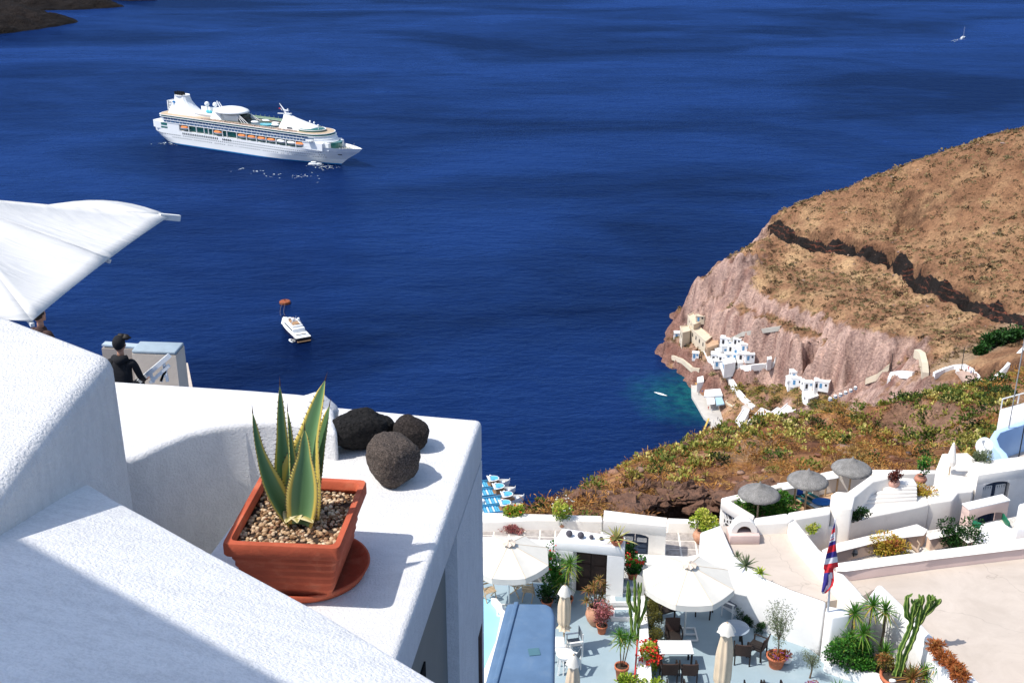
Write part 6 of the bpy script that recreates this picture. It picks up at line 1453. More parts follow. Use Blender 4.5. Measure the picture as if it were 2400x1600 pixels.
p = pot_at('terracotta bowl on top of the white doorway', fl_(1445, 1275, 192.45), .26, .26, TERRA, 'flower_bowl', 'bowl'); spiky('pale agave in the bowl on the white doorway', p, [(0, 0, .02)], .75, .075, 22, leafmat('leaf_pale_agave', ['5f6a3c', '8a8a50', 'b5ab6c', 'cfc68a'], .5, .05), 78, 'agave_rosette', 'agave', e0=-5)
ball_m = mat('dark_stone_ball', (.075, .07, .085), .85, .2, 20, .3, 60, .005)
for i, (u, v, r_) in enumerate(((1334, 1256, .125), (1361, 1260, .125), (1386, 1262, .085), (1409, 1265, .075))):
    q = fl_(u, v, 192.45); g = G(); g.ball((q.x, q.y, 192.45 + r_ * .95), r_, 20, 14); tag(g.obj('stone_ball', ball_m, smooth=True), ['large dark stone ball at the left end of the doorway top', 'large dark stone ball, second on the doorway top', 'medium dark stone ball, third on the doorway top', 'smallest dark stone ball nearest the agave bowl'][i], 'stone ball', 'stone balls on the doorway')
# upper garden planting
bush('round dark green bush set in the white rounded wall', fl_(2010, 1220, 191.0), (.36, .34, .3), 620, .07, .04, L_dark, 80)
bush('pale green plant in the white gravel bed', fl_(1896, 1244, 190.95), (.4, .32, .26), 480, .1, .05, L_lime, 81)
bush('yellow and red succulent bush in the gravel below the peach wall', fl_(2082, 1302, 190.2), (.62, .48, .42), 1000, .11, .045, L_gold, 82, clumps=11)
bush('clipped dark green round bush by the long kerb wall', fl_(2246, 1282, 190.2), (.80, .62, .62), 1700, .08, .05, L_dark, 83, clumps=14)
bush('brown and yellow creeping plant on the white roof', fl_(2150, 1160, 190.9), (.75, .4, .2), 700, .10, .04, L_gold, 84, stems=0)
p = pot_at('pink clay urn on the stair parapet', fl_(2093, 1142, 191.4), .26, .42, mat('pink_clay', (.58, .33, .26), .85, .12, 6), 'clay_jar', 'jar'); bush('dark red leafed plant in the pink urn', p, (.26, .24, .22), 320, .08, .04, leafmat('leaf_wine', ['3a1a18', '5a2a24', '7a4236', '5a4a30']), 85)
p = pot_at('copper coloured jar in front of the far rubble wall', fl_(2156, 1132, 188.6), .3, .42, mat('copper_clay', (.45, .2, .13), .5, .2, 5), 'clay_jar', 'jar'); bush('small green tree above the copper jar', p + Vector((0, 0, .3)), (.32, .3, .35), 260, .1, .05, L_green, 86)
bush('grey-green olive shrub in the roof planter by the tower gate', fl_(2302, 1094, 191.4), (.4, .35, .38), 520, .09, .03, L_olive, 87)
bush('green shrub left of the sun loungers under the first straw parasol', fl_(1748, 1208, 187.5), (.8, .6, .5), 900, .13, .07, L_green, 88, clumps=10)
bush('green shrub beside the sun loungers on the straw parasol terrace', fl_(1818, 1205, 187.5), (.9, .6, .45), 1000, .13, .07, L_green, 89, clumps=10)
DW = thing('driftwood', 'bleached driftwood branch lying on the white gravel', 'driftwood', fl_(2140, 1290, 190.22)); g = G(); dwm = mat('bleached_wood', (.42, .31, .23), .9, .2, 10)
pts = [fl_(2120, 1252, 190.8), fl_(2134, 1276, 190.4), fl_(2150, 1290, 190.3), fl_(2153, 1300, 190.25)]; g.tube(pts, [.03, .06, .08, .05], 7); g.tube([pts[2], fl_(2156, 1274, 190.45), fl_(2148, 1264, 190.6)], [.06, .04, .02], 6); g.obj('branch', dwm, DW, smooth=True)
for i, (u, v) in enumerate(((2122, 1278), (2136, 1298), (2100, 1266))): q = fl_(u, v, 190.25); g = G(); g.ball(q, .1, 10, 7, (1.2, 1, .7), .15, i); tag(g.obj('dark_pebble', ball_m, smooth=True), ['middle', 'near', 'far'][i] + ' dark stone on the white gravel by the driftwood', 'stone', 'dark stones on the gravel')
# round wall lamps
for i, (u, v, z) in enumerate(((2001, 1293, 190.2), (2211, 1262, 190.2))):
    q = atz(u, v, 190.5); LP = thing('wall_lamp', ['round grilled wall lamp on the long peach wall', 'round grilled wall lamp on the short peach wall'][i], 'lamp', q, 'round wall lamps')
    g = G(); g.lathe([(.16, 0), (.16, .06), (.1, .1), (.02, .11)], (0, 0, 0), 16); o = g.obj('lamp_body', mat('lamp_grey', (.30, .30, .27), .5, .2, 8), LP, local=True, auto=40); LP.rotation_euler = (R(90), 0, R(-16 if i == 0 else -14))
    g = G(); g.box((0, 0, .11), (.3, .03, .03)); g.box((0, 0, .11), (.03, .3, .03)); g.obj('grille', iron_dark, LP, local=True)
# oven
OV = thing('bread_oven', 'white domed bread oven with dark arched mouth on the small beige terrace', 'oven', fl_(1738, 1285, 191.5))
c = fl_(1740, 1262, 191.5); c2 = Vector((c.x, c.y, 0))
g = G(); g.box((c.x, c.y - .05, 191.5 + .19), (1.15, .7, .38)); g.obj('base', pinkst, OV, bevel=.03)
g = G(); n = 16
def dome(i, j):
    a = math.pi * i / n; y = j / 5 * .6 - .2; r_ = .50 * (1 - .25 * max(0, j - 3) / 2 * .9); return (c.x + math.cos(a) * r_, c.y + y, 191.88 + math.sin(a) * r_ * 1.05)
g.grid(dome, n + 1, 6); fr = [dome(i, 0) for i in range(n + 1)]; bk = [dome(i, 5) for i in range(n + 1)]
inn = [(c.x + math.cos(math.pi * i / n) * .27, c.y - .2, 191.90 + math.sin(math.pi * i / n) * .27) for i in range(n + 1)]
g.add(fr + inn, [(i + 1, i, n + 1 + i, n + 2 + i) for i in range(n)]); g.add(bk, [tuple(range(n + 1))]); g.obj('dome', stucco, OV, auto=40)
g = G(); inn2 = [(x, y + .28, z) for x, y, z in inn]; g.add(inn + inn2, [(i, i + 1, n + 2 + i, n + 1 + i) for i in range(n)] + [tuple(range(n + 1, 2 * n + 2))]); g.obj('oven_mouth', mat('oven_inside', (.16, .09, .06), .95, .3, 8), OV)
g = G(); g.box((c.x - .95, c.y - .1, 191.62), (.5, .5, .26)); g.obj('side_shelf', pinkst, OV, bevel=.03)
# ------------------------------------------------------------ parasols, tables, chairs, people
CREAM = mat('cream_cloth', (.68, .65, .58), .9, .04, 3, .15, 50, .004, spec=.08)
CREAM2 = mat('folded_cream_cloth', (.66, .53, .38), .9, .07, 3, .15, 50, .004, spec=.08)
WICK = mat('dark_wicker', (.022, .016, .014), .7, .4, 40, .6, 90, .006)
WICKB = mat('brown_wicker', (.06, .034, .026), .7, .4, 40, .6, 90, .006)
PALEW = mat('pale_wood', (.50, .36, .22), .7, .15, 8, .1, 30, .004)
ORW = mat('orange_wood', (.42, .22, .09), .7, .2, 8)
GREYC = mat('grey_canvas', (.16, .18, .20), .85, .08, 6)
def straw_m():
    m, nt, p = nodes_of('grey_straw'); co = N(nt, 'ShaderNodeTexCoord').outputs['Object']; s = N(nt, 'ShaderNodeSeparateXYZ'); nt.links.new(co, s.inputs[0])
    an = mathn(nt, 'ARCTAN2', s.outputs[1], s.outputs[0]); ln = N(nt, 'ShaderNodeVectorMath', operation='LENGTH'); nt.links.new(co, ln.inputs[0])
    cb = N(nt, 'ShaderNodeCombineXYZ'); nt.links.new(mathn(nt, 'MULTIPLY', an, 26.0), cb.inputs[0]); nt.links.new(mathn(nt, 'MULTIPLY', s.outputs[2], 9.0), cb.inputs[1])
    n = noise(nt, 1.3, 5, .75, cb.outputs[0], .3); n2 = noise(nt, 3.0, 4, .6, co)
    c = ramp(nt, n.outputs['Fac'], [(.3, (.12, .115, .108)), (.5, (.27, .26, .245)), (.72, (.44, .42, .40))]).outputs[0]
    c = mixc(nt, 1.0, c, ramp(nt, n2.outputs['Fac'], [(.3, (.75, .75, .75)), (.7, (1.15, 1.15, 1.15))]).outputs[0], 'MULTIPLY')
    nt.links.new(c, p.inputs['Base Color']); p.inputs['Roughness'].default_value = .95; nt.links.new(bump(nt, n.outputs['Fac'], .9, .06), p.inputs['Normal']); return m
STRAW = straw_m()
def parasol(label, foot, rad, h, rise, n=8, rz=0.0, val=.22):
    T = thing('cream_parasol', label, 'parasol', foot); ap = Vector((0, 0, h)); hz_ = h - rise
    ends = [Vector((rad * math.cos(2 * math.pi * (i + .5) / n + rz), rad * math.sin(2 * math.pi * (i + .5) / n + rz), hz_)) for i in range(n)]
    for i in range(n):
        a, b = ends[i], ends[(i + 1) % n]
        def cp(r_, t):
            f = r_ / 6; q = t / 6; e = a.lerp(b, q); p = ap.lerp(e, f); p.z -= .05 * math.sin(math.pi * q) * f; return p
        g = G(); g.grid(cp, 7, 7); pn = g.obj('canopy_panel', CREAM, T, local=True, smooth=True)
        def vp(r_, t):
            q = t / 6; e = a.lerp(b, q); e.z -= .05 * math.sin(math.pi * q) + r_ * val; e += Vector((e.x, e.y, 0)).normalized() * (.015 * r_ + .012 * r_ * math.sin(t * 2.1 + i)); return e
        g = G(); g.grid(vp, 2, 7); g.obj('valance', CREAM, pn, local=True, smooth=True)
        g = G(); g.beam(ap - Vector((0, 0, .06)), a - Vector((0, 0, .03)), .025, .03); g.obj('rib', PALEW, T, local=True)
        g = G(); g.beam(ap + Vector((0, 0, .004)), a + Vector((0, 0, .004)), .022, .006); g.obj('seam', CREAM2, pn, local=True)
    g = G(); cr = rad * .17
    for i in range(n):
        a0 = 2 * math.pi * i / n; a1 = 2 * math.pi * (i + 1) / n; am = (a0 + a1) / 2
        g.add([ap + Vector((0, 0, .10)), ap + Vector((cr * math.cos(a0), cr * math.sin(a0), -.02)), ap + Vector((cr * .95 * math.cos(am), cr * .95 * math.sin(am), .045)), ap + Vector((cr * math.cos(a1), cr * math.sin(a1), -.02))], [(0, 1, 2), (0, 2, 3)])
    g.ball(ap + Vector((0, 0, .12)), .035, 8, 6); g.obj('vent_cap', mat('cap_cream', (.66, .56, .46), .9, .05, 3), T, local=True)
    g = G(); g.tube([(0, 0, 0), (0, 0, h - .05)], .032, 10); g.obj('pole', iron_white, T, local=True, smooth=True)
    g = G()
    for s_ in (-1, 1): g.beam((-.42, s_ * .36, .04), (.42, s_ * .36, .04), .05, .06); g.beam((s_ * .42, -.36, .04), (s_ * .42, .36, .04), .05, .06)
    g.beam((-.42, 0, .04), (.42, 0, .04), .06, .05); g.tube([(0, 0, 0), (0, 0, .3)], .05, 8); g.obj('base_frame', iron_white, T, local=True)
    return T
parasol('large open cream parasol above the dark dining set', fl_(1604, 1488), 1.62, 2.92, .60)
parasol('open cream parasol half hidden behind the near white house corner', fl_(1193, 1432), 1.52, 2.9, .55)
def closed(label, foot, h, h0, r, seed):
    T = thing('folded_parasol', label, 'parasol', foot); rd = random.Random(seed); n = 32; g = G()
    def fp(i, j):
        t = i / 14; z = h0 + (h - h0) * (1 - t); a = 2 * math.pi * j / n
        rr = r * (.25 + .75 * min(1, t * 2.2) ** .7) * (1 - .30 * math.exp(-((t - .93) / .05) ** 2)) * (1.0 + (.22 if t > .97 else 0))
        rr *= 1 + .17 * math.cos(8 * a + .6 * math.sin(t * 5 + seed)) * min(1, t * 3) + .05 * math.cos(5 * a + t * 4)
        return (rr * math.cos(a), rr * math.sin(a), z)
    g.grid(fp, 15, n, True); g.obj('folded_cloth', CREAM2, T, local=True, smooth=True)
    g = G()
    def cap(i, j):
        a = 2 * math.pi * j / 16; t = i / 4; rr = r * (.12 + 1.0 * t) * (1 + .12 * math.cos(8 * a)); return (rr * math.cos(a), rr * math.sin(a), h + .06 - .05 * t - .30 * t * t)
    g.grid(cap, 5, 16, True); g.obj('vent_flap', CREAM, T, local=True, smooth=True)
    g = G(); g.tube([(0, 0, 0), (0, 0, h + .08)], .03, 8); g.obj('pole', PALEW, T, local=True)
    g = G(); g.lathe([(r * .80, h0 + .16), (r * .84, h0 + .2), (r * .80, h0 + .24)], (0, 0, 0), 20, cap=False); g.obj('tie_strap', PALEW, T, local=True)
    g = G(); g.lathe([(.3, 0), (.3, .06), (.06, .09), (.05, .3)], (0, 0, 0), 16); g.obj('base', iron_white, T, local=True, auto=40)
    return T
closed('folded cream parasol left of the brown doorway', fl_(1321, 1524), 2.62, .95, .20, 1)
closed('folded cream parasol in front of the round grey table', fl_(1690, 1632), 2.85, .30, .255, 2)
closed('folded cream parasol at the bottom edge by the white table', fl_(1340, 1706), 2.75, .9, .20, 3)
# tables
def table(label, u, v, sx, sy, h, m, rz=0.0, round_=False, legm=None, name='dining_table', z=Z1):
    p = atz(u, v, z + h); T = thing(name, label, 'table', (p.x, p.y, z), rz=rz); g = G()
    if round_: g.lathe([(sx / 2 - .01, h - .035), (sx / 2, h - .03), (sx / 2, h - .005), (sx / 2 - .01, h)], (0, 0, 0), 36)
    else: g.box((0, 0, h - .02), (sx, sy, .04))
    g.obj('table_top', m, T, local=True, bevel=.006)
    if round_:
        for i in range(4):
            a = math.pi / 4 + i * math.pi / 2; g = G(); g.beam((.22 * math.cos(a), .22 * math.sin(a), h - .04), (.34 * math.cos(a), .34 * math.sin(a), 0), .06); g.obj('leg', legm or WICK, T, local=True)
    else:
        for i in (-1, 1):
            for j in (-1, 1): g = G(); g.box((i * (sx / 2 - .06), j * (sy / 2 - .06), (h - .04) / 2), (.06, .06, h - .04)); g.obj('leg', legm or WICK, T, local=True)
    return T
marble = mat('white_table_top', (.74, .74, .73), .5, .05, 5, spec=.3); greyt = mat('grey_table_top', (.30, .36, .42), .5, .07, 6, spec=.3)
table('white rectangular dining table beside the red geraniums', 1583, 1515, 1.16, .74, .76, marble)
table('round grey-blue table among dark wicker armchairs', 1725, 1469, .94, .94, .76, greyt, round_=True)
table('small round white cafe table at the bottom left of the terrace', 1325, 1530, .62, .62, .72, marble, round_=True, legm=iron_white)
table('small white square table behind the near white corner', 1306, 1503, .5, .6, .7, marble, legm=iron_white)
# wicker armchairs (local: seat faces -y)
def armchair(mb):
    T = thing('wicker_armchair', '', 'chair')
    g = G(); g.box((0, -.02, .42), (.50, .48, .07)); g.obj('seat', WICK, T, local=True, bevel=.015)
    def bp(i, j): t = i / 6; q = j / 6 * 2 - 1; return (q * .26, .22 + .10 * t - .03 * (1 - q * q) * -1, .40 + .50 * t - .015 * q * q)
    g = G(); g.grid(bp, 7, 7); g.grid(lambda i, j: tuple(Vector(bp(i, 6 - j)) + Vector((0, .035, 0))), 7, 7); o = g.obj('backrest', mb, T, local=True, smooth=True)
    g = G(); g.tube([bp(6, j) if False else (j / 6 * .52 - .26, .335 + .03 * (1 - (j / 3 - 1) ** 2), .90) for j in range(7)], .022, 6); g.obj('top_rail', mb, T, local=True)
    for s_ in (-1, 1):
        g = G(); g.tube([(s_ * .27, .28, .66), (s_ * .285, 0, .65), (s_ * .28, -.22, .64)], .025, 6); g.obj('armrest', WICK, T, local=True)
        g = G(); g.beam((s_ * .26, -.23, 0), (s_ * .275, -.22, .64), .045); g.obj('leg', WICK, T, local=True)
        g = G(); g.beam((s_ * .25, .27, 0), (s_ * .255, .25, .62), .045); g.obj('leg', WICK, T, local=True)
    return T
A0 = armchair(WICKB); used = False
for k, (u, v, rz, lab) in enumerate([(1577, 1512, 0.0, 'dark wicker armchair at the far side of the white table'), (1566, 1592, math.pi, 'dark wicker armchair at near left of the white table'), (1612, 1593, math.pi, 'dark wicker armchair at near right of the white table'), (1583, 1638, math.pi, 'dark wicker armchair cut by the bottom edge below the white table'),
        (1738, 1548, math.pi * .95, 'dark wicker armchair at the near side of the round table'), (1772, 1536, -2.2, 'dark wicker armchair right of the round table'), (1764, 1640, math.pi, 'left of two wicker chair backs at the bottom edge'), (1810, 1640, math.pi, 'right of two wicker chair backs at the bottom edge'), (1558, 1448, .4, 'dark wicker armchair under the large parasol, near the hedge'), (1650, 1440, -.4, 'dark wicker armchair in the deep shade under the large parasol')]):
    t = A0 if k == 0 else copy_tree(A0); q = fl_(u, v); place(t, q, rz, lab, 'dark wicker armchairs')
def director(m_frame, m_cloth):
    T = thing('director_chair', '', 'chair'); g = G(); g.box((0, 0, .45), (.46, .42, .02)); g.obj('seat', m_cloth, T, local=True)
    g = G(); g.box((0, .22, .78), (.5, .02, .3)); g.obj('backrest', m_cloth, T, local=True)
    for s_ in (-1, 1):
        g = G(); g.box((s_ * .26, 0, .64), (.07, .5, .025)); g.obj('armrest', m_frame, T, local=True)
        for y in (-.2, .22): g = G(); g.box((s_ * .26, y, .32 if y < 0 else .47), (.035, .035, .64 if y < 0 else .94)); g.obj('leg', m_frame, T, local=True)
        g = G(); g.beam((s_ * .25, -.2, .44), (-s_ * .25, -.2, .05), .03); g.obj('cross_brace', m_frame, T, local=True)
    return T
D0 = director(iron_white, GREYC)
for k, (u, v, rz, lab) in enumerate([(1712, 1440, .9, 'director chair with grey canvas beside the large parasol'), (1346, 1530, -1.35, 'director chair with grey canvas next to the cafe table'), (1340, 1575, -2.0, 'director chair partly hidden by a folded parasol')]):
    t = D0 if k == 0 else copy_tree(D0); place(t, fl_(u, v), rz, lab, 'director chairs')
def folding(m):
    T = thing('folding_chair', '', 'chair')
    for k in range(5): g = G(); g.box((0, -.16 + k * .08, .44), (.42, .055, .018)); g.obj('slat', m, T, local=True)
    for k in range(3): g = G(); g.box((0, .2 + k * .02, .62 + k * .11), (.42, .018, .06)); g.obj('slat', m, T, local=True)
    for s_ in (-1, 1):
        g = G(); g.beam((s_ * .21, -.22, 0), (s_ * .21, .25, .92), .03, .035); g.obj('leg', m, T, local=True); g = G(); g.beam((s_ * .18, .24, 0), (s_ * .18, -.18, .44), .03, .035); g.obj('leg', m, T, local=True)
    return T
F0 = folding(PALEW)
for k, (u, v, rz, lab) in enumerate([(1238, 1404, 2.9, 'pale wooden folding chair right of the left parasol'), (1147, 1405, .5, 'pale wooden folding chair beside the near white house corner'), (1212, 1392, 1.0, 'pale wooden folding chair deep under the left parasol')]):
    t = F0 if k == 0 else copy_tree(F0); place(t, fl_(u, v), rz, lab, 'pale folding chairs')
# brighter blue floor at far left of the terrace, its sunlight put into the colour
slab('sunlit_floor_patch', 'blue floor patch painted sunlit, showing between white corner and blue cap', [(1100, 1402), (1150, 1402), (1176, 1432), (1162, 1500), (1120, 1600), (1060, 1600)], Z1 + .03, Z1 - .2, mat('sunlit_floor_paint', (.30, .60, .72), .4, .06, 1, spec=.4), 'pool', 0)
slab('floor_kerb', 'white kerb between the sunlit blue floor patch and the terrace', [(1150, 1400), (1164, 1400), (1192, 1432), (1178, 1500), (1146, 1600), (1120, 1600), (1162, 1500), (1176, 1432)], Z1 + .25, Z1 - .2, stucco_w, 'kerb', .03)
# straw parasols
def straw():
    T = thing('straw_parasol', '', 'parasol'); g = G(); n = 48
    rd = random.Random(3)
    def sp(i, j):
        t = i / 8; a = 2 * math.pi * j / n; r_ = .14 + 1.0 * t; z = 2.62 - .50 * t ** 1.05 - (.10 if i == 8 else 0) * rd.uniform(.4, 1.2) + (.018 if (j + i) % 2 else 0); return (r_ * math.cos(a), r_ * math.sin(a), z)
    g.grid(sp, 9, n, True); o = g.obj('straw_canopy', STRAW, T, local=True, auto=60); sm = o.modifiers.new('solid', 'SOLIDIFY'); sm.thickness = .06
    g = G(); g.lathe([(.34, 2.50), (.35, 2.56), (.22, 2.70), (.07, 2.80), (.03, 2.92)], (0, 0, 0), 24); g.obj('straw_cap', STRAW, T, local=True, smooth=True)
    g = G(); g.tube([(0, 0, 0), (0, 0, 2.6)], .055, 8); g.obj('pole', PALEW, T, local=True)
    for i in range(8): g = G(); a = i * math.pi / 4; g.beam((.05 * math.cos(a), .05 * math.sin(a), 2.46), (1.05 * math.cos(a), 1.05 * math.sin(a), 2.0), .03); g.obj('strut', PALEW, T, local=True)
    return T
S0 = straw(); Z3 = 187.5
for k, (u, v, lab) in enumerate([(1780, 1150, 'grey straw parasol nearest the rubble wall'), (1894, 1119, 'grey straw parasol in the middle of the three'), (1997, 1091, 'grey straw parasol farthest right above the steps')]):
    q = atz(u, v, Z3 + 1.85); t = S0 if k == 0 else copy_tree(S0); place(t, (q.x, q.y, Z3), k * .7, lab, 'straw parasols', sc=.80)
W0 = None
for k, (u, v, lab) in enumerate([(1748, 1167, 'white table beside the straw parasol at the rubble wall'), (1845, 1137, 'white table between the first and middle straw parasols'), (1945, 1114, 'white table between the middle and right straw parasols')]):
    T = table(lab, u, v, .72, .62, .95, marble, rz=R(16), legm=PALEW, name='terrace_table', z=Z3); T['group'] = 'white terrace tables'
def cafe(m):
    T = thing('wooden_chair', '', 'chair'); g = G(); g.box((0, 0, .45), (.42, .42, .035)); g.obj('seat', m, T, local=True); g = G(); g.lathe([(.19, -.015), (.19, .015)], (0, 0, 0), 18); o = g.obj('backrest', m, T, local=True); o.rotation_euler = (R(80), 0, 0); o.location = (0, .22, .78)
    for i in (-1, 1):
        for j in (-1, 1): g = G(); g.beam((i * .19, j * .19, 0), (i * .18, j * .18, .45), .035); g.obj('leg', iron_white, T, local=True)
        g = G(); g.beam((i * .14, .2, .45), (i * .13, .22, .75), .03); g.obj('back_post', m, T, local=True)
    return T
K0 = cafe(ORW)
for k, (u, v, rz, lab) in enumerate([(1742, 1192, .4, 'orange wooden chair left of the first straw parasol'), (1768, 1192, 1.6, 'orange wooden chair by the table at the rubble wall'), (1838, 1163, .3, 'orange wooden chair left of the table between first and middle parasols'), (1868, 1152, -1.2, 'orange wooden chair right of that table, round back turned up'), (1905, 1163, 2.0, 'wooden chair in the shade under the middle straw parasol'), (1940, 1140, .4, 'orange wooden chair left of the right hand table'), (1966, 1130, -1.3, 'orange wooden chair right of the right hand table'), (2010, 1130, 2.5, 'wooden chair in the shade under the right straw parasol'), (1800, 1186, 2.4, 'wooden chair in the shade under the first straw parasol')]):
    t = K0 if k == 0 else copy_tree(K0); place(t, atz(u, v, Z3), rz, lab, 'wooden terrace chairs')
towel = mat('green_towel', (.03, .16, .16), .9, .2, 8); bcush = mat('blue_cushion', (.03, .16, .46), .8, .1, 6)
for k, (u, v) in enumerate(((1888, 1186), (1906, 1182))):
    q = atz(u, v, Z3); T = thing('sun_lounger', ['left', 'right'][k] + ' sun lounger with green and white towel behind the white parapet', 'sun lounger', q, 'sun loungers', rz=R(35))
    g = G(); g.box((0, 0, .3), (.6, 1.7, .06)); g.obj('frame', PALEW, T, local=True)
    for s_ in (-1, 1): g = G(); g.box((s_ * .18, 0, .35), (.17, 1.6, .03)); g.obj('towel_stripe', towel, T, local=True)
    g = G(); g.box((0, -.6, .36), (.5, .4, .04)); g.obj('pillow', white_paint, T, local=True)
    for i in (-1, 1):
        for j in (-1, 1): g = G(); g.box((i * .26, j * .7, .14), (.05, .05, .28)); g.obj('leg', PALEW, T, local=True)
q = atz(1928, 1175, Z3 + .5); g = G(); g.ball(q, .42, 18, 8, (1.2, .8, .25)); tag(g.obj('blue_cushion', bcush, smooth=True), 'blue round cushion on the straw parasol terrace', 'cushion')
q = atz(1873, 1146, Z3 + .6); g = G(); g.box(q, (.35, .25, .5), .4); tag(g.obj('blue_bag', mat('bright_blue', (.02, .10, .5), .7, .1, 5), bevel=.05), 'bright blue bag hanging at the table by the middle parasol', 'bag')
# folded white parasol by the upper right house
q = atz(2224, 1112, 190.9); T = thing('folded_white_parasol', 'folded pale parasol leaning at the white roof in the upper right', 'parasol', q); g = G()
g.tube([(0, 0, 0), (0, 0, 1.5)], .03, 6); g.obj('pole', PALEW, T, local=True); g = G(); g.lathe([(.2, .5), (.22, .7), (.12, 1.2), (.04, 1.55)], (0, 0, 0), 12); g.obj('folded_cloth', stucco, T, local=True)
# flag and flagpole
fp = fl_(1931, 1546); ftop = fp + Vector((.40, .0, 6.6)); tp = aty(1958, 1214, fp.y + .1)
FP = thing('flagpole', 'slim grey flagpole in front of the retaining wall', 'flagpole', fp)
g = G(); g.tube([fp, tp], [.045, .028], 10); g.obj('pole', mat('pole_grey', (.62, .62, .63), .4, .05, 3, spec=.4), FP, smooth=True)
for t in (.22, .4): g = G(); c = fp.lerp(tp, t * .55); g.box(c + Vector((.03, .06, 0)), (.1, .14, .12)); g.obj('bracket', iron_white, FP)
fb_, fr_, fw_ = mat('flag_blue', (.045, .035, .22), .8, .08, 5), mat('flag_red', (.66, .03, .04), .8, .06, 5), mat('flag_white', (.72, .70, .72), .8, .04, 5)
FLG = thing('flag', 'limp red, white and blue striped flag with crossed canton on the slim pole', 'flag', tp)
rows = [(1222, 1957, 1957), (1236, 1952, 1957), (1252, 1948, 1957), (1262, 1946, 1958), (1276, 1943, 1959), (1288, 1940, 1960), (1300, 1937, 1961), (1314, 1934, 1963), (1324, 1931, 1964), (1334, 1930, 1965)]
rows2 = [(1326, 1932, 1957), (1338, 1932, 1953), (1350, 1930, 1954), (1362, 1929, 1955), (1374, 1927, 1952), (1386, 1925, 1942), (1391, 1928, 1936)]
def cloth_rows(rw, cols, name, dy, sl):
    NJ = 8; per = {}
    def pt(r_, j):
        v, ul, ur = r_; q = j / NJ; u = ul + (ur - ul) * q; return aty(u, v - sl * q, fp.y - .05 - dy - .05 * math.sin(q * 6.3 * 1.3 + v * .05) * min(1, (ur - ul) / 20))
    fine = []
    for a, b in zip(rw[:-1], rw[1:]):
        for t in range(6): fine.append(tuple(a[k] + (b[k] - a[k]) * t / 6 for k in range(3)))
    fine.append(rw[-1]); n = len(fine) - 1; g = G()
    for i in range(n):
        for j in range(NJ):
            g.mi = cols(i / n, j / NJ); g.add([pt(fine[i], j), pt(fine[i], j + 1), pt(fine[i + 1], j + 1), pt(fine[i + 1], j)], [(0, 3, 2, 1)])
    o = g.obj(name, [fb_, fr_, fw_], FLG); bm = bmesh.new(); bm.from_mesh(o.data); bmesh.ops.remove_doubles(bm, verts=bm.verts, dist=.001); bm.to_mesh(o.data); bm.free()
    o.data.polygons.foreach_set('use_smooth', [True] * len(o.data.polygons)); sm = o.modifiers.new('solid', 'SOLIDIFY'); sm.thickness = .006; return o
def c_up(t, q):
    s_ = t
    for lim, c in ((.14, 0), (.22, 1), (.28, 2), (.31, 0 if q < .6 else 2), (.34, 2), (.37, 1 if q < .75 else 2), (.40, 2), (.48, 0), (.62, 1), (.74, 0), (.87, 2), (1.01, 1)):
        if s_ < lim: return c
    return 1
def c_lo(t, q):
    if t < .22: return 1
    k = q + (t - .5) * .35
    if t > .86: return 2 if q < .5 else 1
    return 0 if k < .42 else (2 if k < .72 else 1)
cloth_rows(rows, c_up, 'upper_fold', .02, 6); cloth_rows(rows2, c_lo, 'lower_fold', .0, 2)

